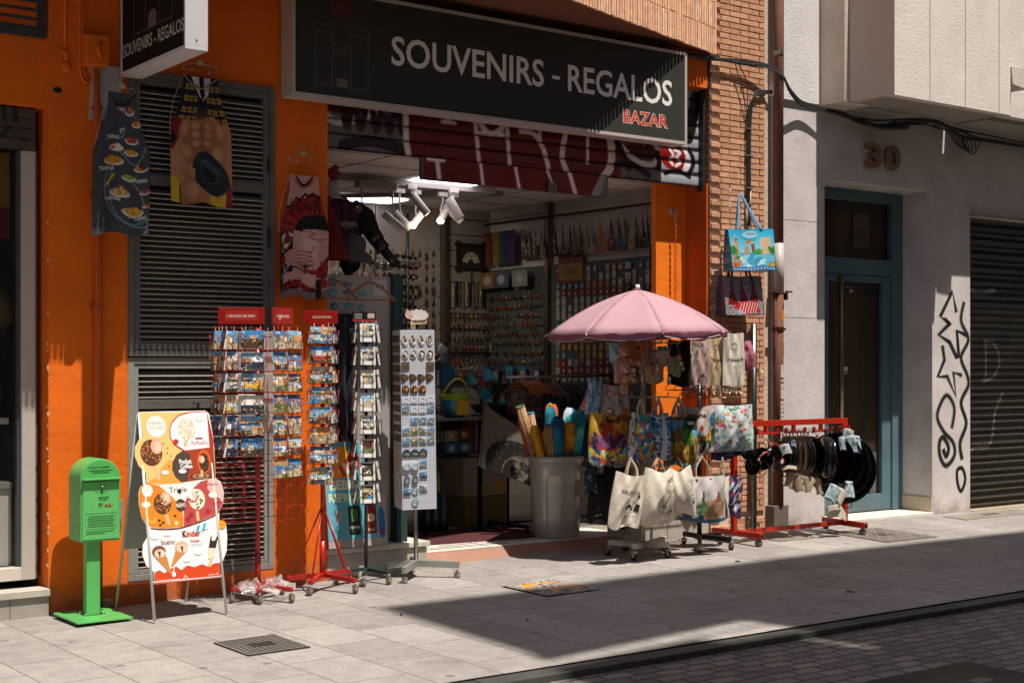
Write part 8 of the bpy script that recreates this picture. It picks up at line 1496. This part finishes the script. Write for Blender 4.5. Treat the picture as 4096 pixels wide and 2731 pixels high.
# mosaic bag seen between pole and rail
r = R(30, 40, '#b8b4bc'); [r.poly([(x, y-.12), (x+.2, y), (x, y+.12), (x-.2, y)], c) for x, y, c in ((.3, .25, '#c86a3a'), (.75, .25, '#8a3a6a'), (.52, .5, '#5a6aa8'), (.25, .75, '#a83a4a'), (.8, .78, '#c87a3a'))]; [r.ell(x, y, .08, .06, '#e0d8d4', .3) for x, y in ((.3, .25), (.75, .25), (.52, .5), (.25, .75))]
bag('white tile patterned bag with orange and purple diamonds behind the parasol pole', (7.75, -.30, 1.46), .27, .05, .30, r, -.2, 0, seed=41, handle=None, col='#a8a4ac', mt='shirt')
r = R(16, 30, '#8fb4c8'); g2 = random.Random(5); r.dots(40, ['#4a80a8', '#c8d8e0', '#3a6a90'], .07, g2)
bag('pale blue tile patterned bag left of the orange diamond one', (7.56, -.28, 1.50), .12, .06, .32, r, -.4, .12, seed=42, handle=None, col='#8fb4c8', mt='shirt')
# electric fans, toys, boxes
for i, (x, y, z, rr, lab) in enumerate(((7.49, 1.25, 1.455, .165, 'black wire desk fan with bright blue blades'), (7.42, 1.9, 1.70, .16, 'second wire desk fan behind and above the blue bladed one'))):
    t = thing('electric_fan', lab, 'fan', (x, y, z), rot=(0, 0, -.5)); m = MB()
    for k in range(36): a = k*math.pi/18; m.tube([(.03*math.cos(a), -.06, .03*math.sin(a)), (rr*.7*math.cos(a+.15), -.05, rr*.7*math.sin(a+.15)), (rr*math.cos(a+.25), 0, rr*math.sin(a+.25)), (.03*math.cos(a+.3), .05, .03*math.sin(a+.3))], .0011, '#8a8a88', 'metal', 4)
    m.lathe([(rr, -.004), (rr+.004, 0), (rr, .004), (rr-.004, 0), (rr, -.004)], (0, 0, 0), '#2a3a44', 'gloss', 30, (0, 1, 0)); m.build('cage', t)
    m = MB()
    for k in range(3): a0 = k*2.09+.4; m.add([(0, -.02, 0)]+[(rr*.85*math.cos(a0+q*.22), -.03+.012*q, rr*.85*math.sin(a0+q*.22)) for q in range(5)], [(0, 1, 2), (0, 2, 3), (0, 3, 4), (0, 4, 5)], '#0f86a8' if i == 0 else '#2a3438', 'gloss')
    m.lathe([(0, -.065), (.03, -.06), (.034, -.04), (0, -.03)], (0, 0, 0), '#7a2024', 'gloss', 16, (0, 1, 0)); m.build('blades', t); m = MB(); m.tube([(0, .05, -.02), (0, .05, -.28)], .014, '#1c1c1e', 'gloss', 8); m.lathe([(0, 0), (.09, 0), (.085, .02), (0, .02)], (0, .05, -.30), '#1c1c1e', 'gloss', 20); m.build('stand', t)
tb = MB(); tb.box((6.75, 1.1, 1.125), (7.45, 2.0, 1.15), '#6a625a', 'plastic'); tb.box((6.9, 1.2, .78), (7.4, 1.9, .80), '#22201e', 'plastic')
for x, y in ((6.8, 1.15), (7.4, 1.15), (6.8, 1.95), (7.4, 1.95)): tb.box((x-.015, y-.015, .12), (x+.015, y+.015, 1.125), '#1c1a19', 'metal')
tb.build('display_table', label='narrow shop shelf unit behind the magnet column', cat='shelf')
bk_ = thing('toy_bucket', 'yellow and blue plastic beach bucket on the shelf behind the magnet column', 'bucket', (7.17, 1.22, 1.155)); m = MB(); m.lathe([(0, 0), (.10, 0), (.13, .17), (.13, .19), (0, .19)], (0, 0, 0), '#1c6a8a', 'plastic', 24); m.lathe([(.133, .15), (.138, .17), (.133, .20), (.12, .205)], (0, 0, 0), '#7a9a14', 'plastic', 24); m.build('pail', bk_); m = MB(); m.box((-.06, -.135, .02), (.06, -.10, .15), '#b8941c', 'plastic'); m.build('front_panel', bk_); m = MB(); m.tube(cat([(-.13, 0, .19), (-.08, -.05, .30), (0, -.06, .34), (.08, -.05, .30), (.13, 0, .19)]), .008, '#c8b81c', 'plastic', 6); m.build('handle', bk_)
m = MB(); m.box((-.06, 0, 0), (.07, .05, .18), '#155a84', 'plastic'); m.tube([(0, .02, .18), (0, .02, .30)], .012, '#155a84', 'plastic'); m.build('toy_spade', loc=(7.18, 1.34, 1.42), label='blue plastic spade standing over the toy bucket', cat='toy')
def carton(label, a, b_, c, extra=None):
    m = MB(); m.box(a, b_, c, 'print'); f = plane((0, a[1]-.001, 0)); 
    if extra: extra(m, f)
    m.build('carton', label=label, cat='box')
carton('maroon product carton lettered SPARK on top of a larger one', (7.45, 1.5, .80), (7.80, 1.8, 1.145), '#4a1a18', lambda m, f: (m.text('SPARK', f, 7.60, 1.09, .17, .035, '#a0988c'), m.poly([(7.60, .82), (7.79, .82), (7.79, 1.06), (7.60, 1.06)], f, '#8a8074'), m.text('10 INCH', f, 7.62, 1.02, .14, .018, '#4a4038'), m.ell(7.66, .93, .03, .03, f, '#5a1c18'), m.ell(7.66, .85, .03, .03, f, '#5a1c18')))
carton('big pale carton with maroon oval label on the shop floor', (7.45, 1.48, .405), (7.95, 1.85, .795), '#8a7f72', lambda m, f: (m.ell(7.66, .74, .05, .04, f, '#5a1a18'), m.text('12" Box Fan', f, 7.56, .65, .17, .022, '#2a2422'), m.text('KYT-30A', f, 7.60, .62, .12, .02, '#2a2422'), m.ell(7.68, .47, .05, .04, f, '#9a7a1c'), m.ell(7.86, .48, .07, .05, f, '#a8801c')))
carton('yellow based carton under the pale one', (7.45, 1.46, .125), (7.96, 1.85, .40), '#6a5a30')
for i, (x, z, c) in enumerate(((7.10, .82, '#1c4a6a'), (7.10, .93, '#6a6458'), (7.26, .82, '#2a5a74'), (7.26, .94, '#6a2a20'))): carton(('blue', 'grey', 'teal', 'red')[i]+' small toy box stacked on the lower shelf', (x, 1.25+.01*i, z), (x+.13, 1.4, z+.10), c, lambda m, f, x=x, z=z: m.ell(x+.06, z+.05, .03, .03, f, '#9a8a5a'))
wb_ = thing('water_bottle_pack', 'shrink wrapped pack of water bottles on the shop floor', 'bottle pack', (7.05, 1.35, .125))
for i in range(3):
    for j in range(2): m = MB(); m.lathe([(0, 0), (.042, 0), (.045, .1), (.042, .2), (.045, .27), (.018, .33), (.018, .35), (0, .35)], (-.09+.09*i, .09*j, 0), '#1c3a4a', 'gloss', 12); m.build('bottle', wb_)
# left window goods
m = MB(); m.box((1.5, .30, 2.45), (2.96, .31, 3.02), '#6a1018', 'cloth'); m.box((1.5, .295, 2.66), (2.96, .30, 3.02), '#8a6a0a', 'cloth'); m.build('window_flag', label='yellow and red flag hanging at the top of the left window', cat='flag')
ht2 = MB(); ht2.lathe([(0, .12), (.10, .10), (.14, .0), (.19, -.03), (.19, -.04), (.13, -.02)], (2.93, .5, 1.98), '#7a5c38', 'cloth', 24, (.6, -.5, .3)); ht2.build('straw_hat', label='straw hat hanging in the left shop window', cat='hat')
for i, (x, y, z, w, h, c, lab) in enumerate(((2.90, .5, 2.30, .12, .24, '#5a4630', 'brown printed sack hanging in the left window'), (2.86, .45, 1.72, .20, .26, '#6a1c3a', 'dark pink handbag in the left shop window'), (2.7, .6, 2.1, .2, .5, '#2a1014', 'dark red fabric hanging deep in the left window'), (2.75, .5, 1.27, .16, .10, '#5a3a1c', 'orange brown basket on the window shelf'), (2.9, .45, 1.27, .10, .30, '#6a6058', 'beige bust shape on the window shelf'), (2.85, .5, .84, .16, .09, '#3a4448', 'small dark jars on the low window ledge'))):
    m = MB(); m.ball((0, 0, h/2), h/2, c, 'cloth', 14, (w/h, .45, 1)); m.tube(cat([(-w*.3, 0, h*.8), (0, 0, h*1.25), (w*.3, 0, h*.8)]), .006, c, 'cloth', 5); m.build('window_goods', loc=(x, y, z), label=lab, cat='shop goods')
for i, (z, c) in enumerate(((2.46, '#8a8880'), (2.06, '#8a8880'))): m = MB(); m.tube([(1.5, .42, z), (2.955, .42, z-.02)], .003, c, 'metal', 5); m.build('window_wire', label=('upper', 'lower')[i]+' thin display wire across the left window', cat='wire')
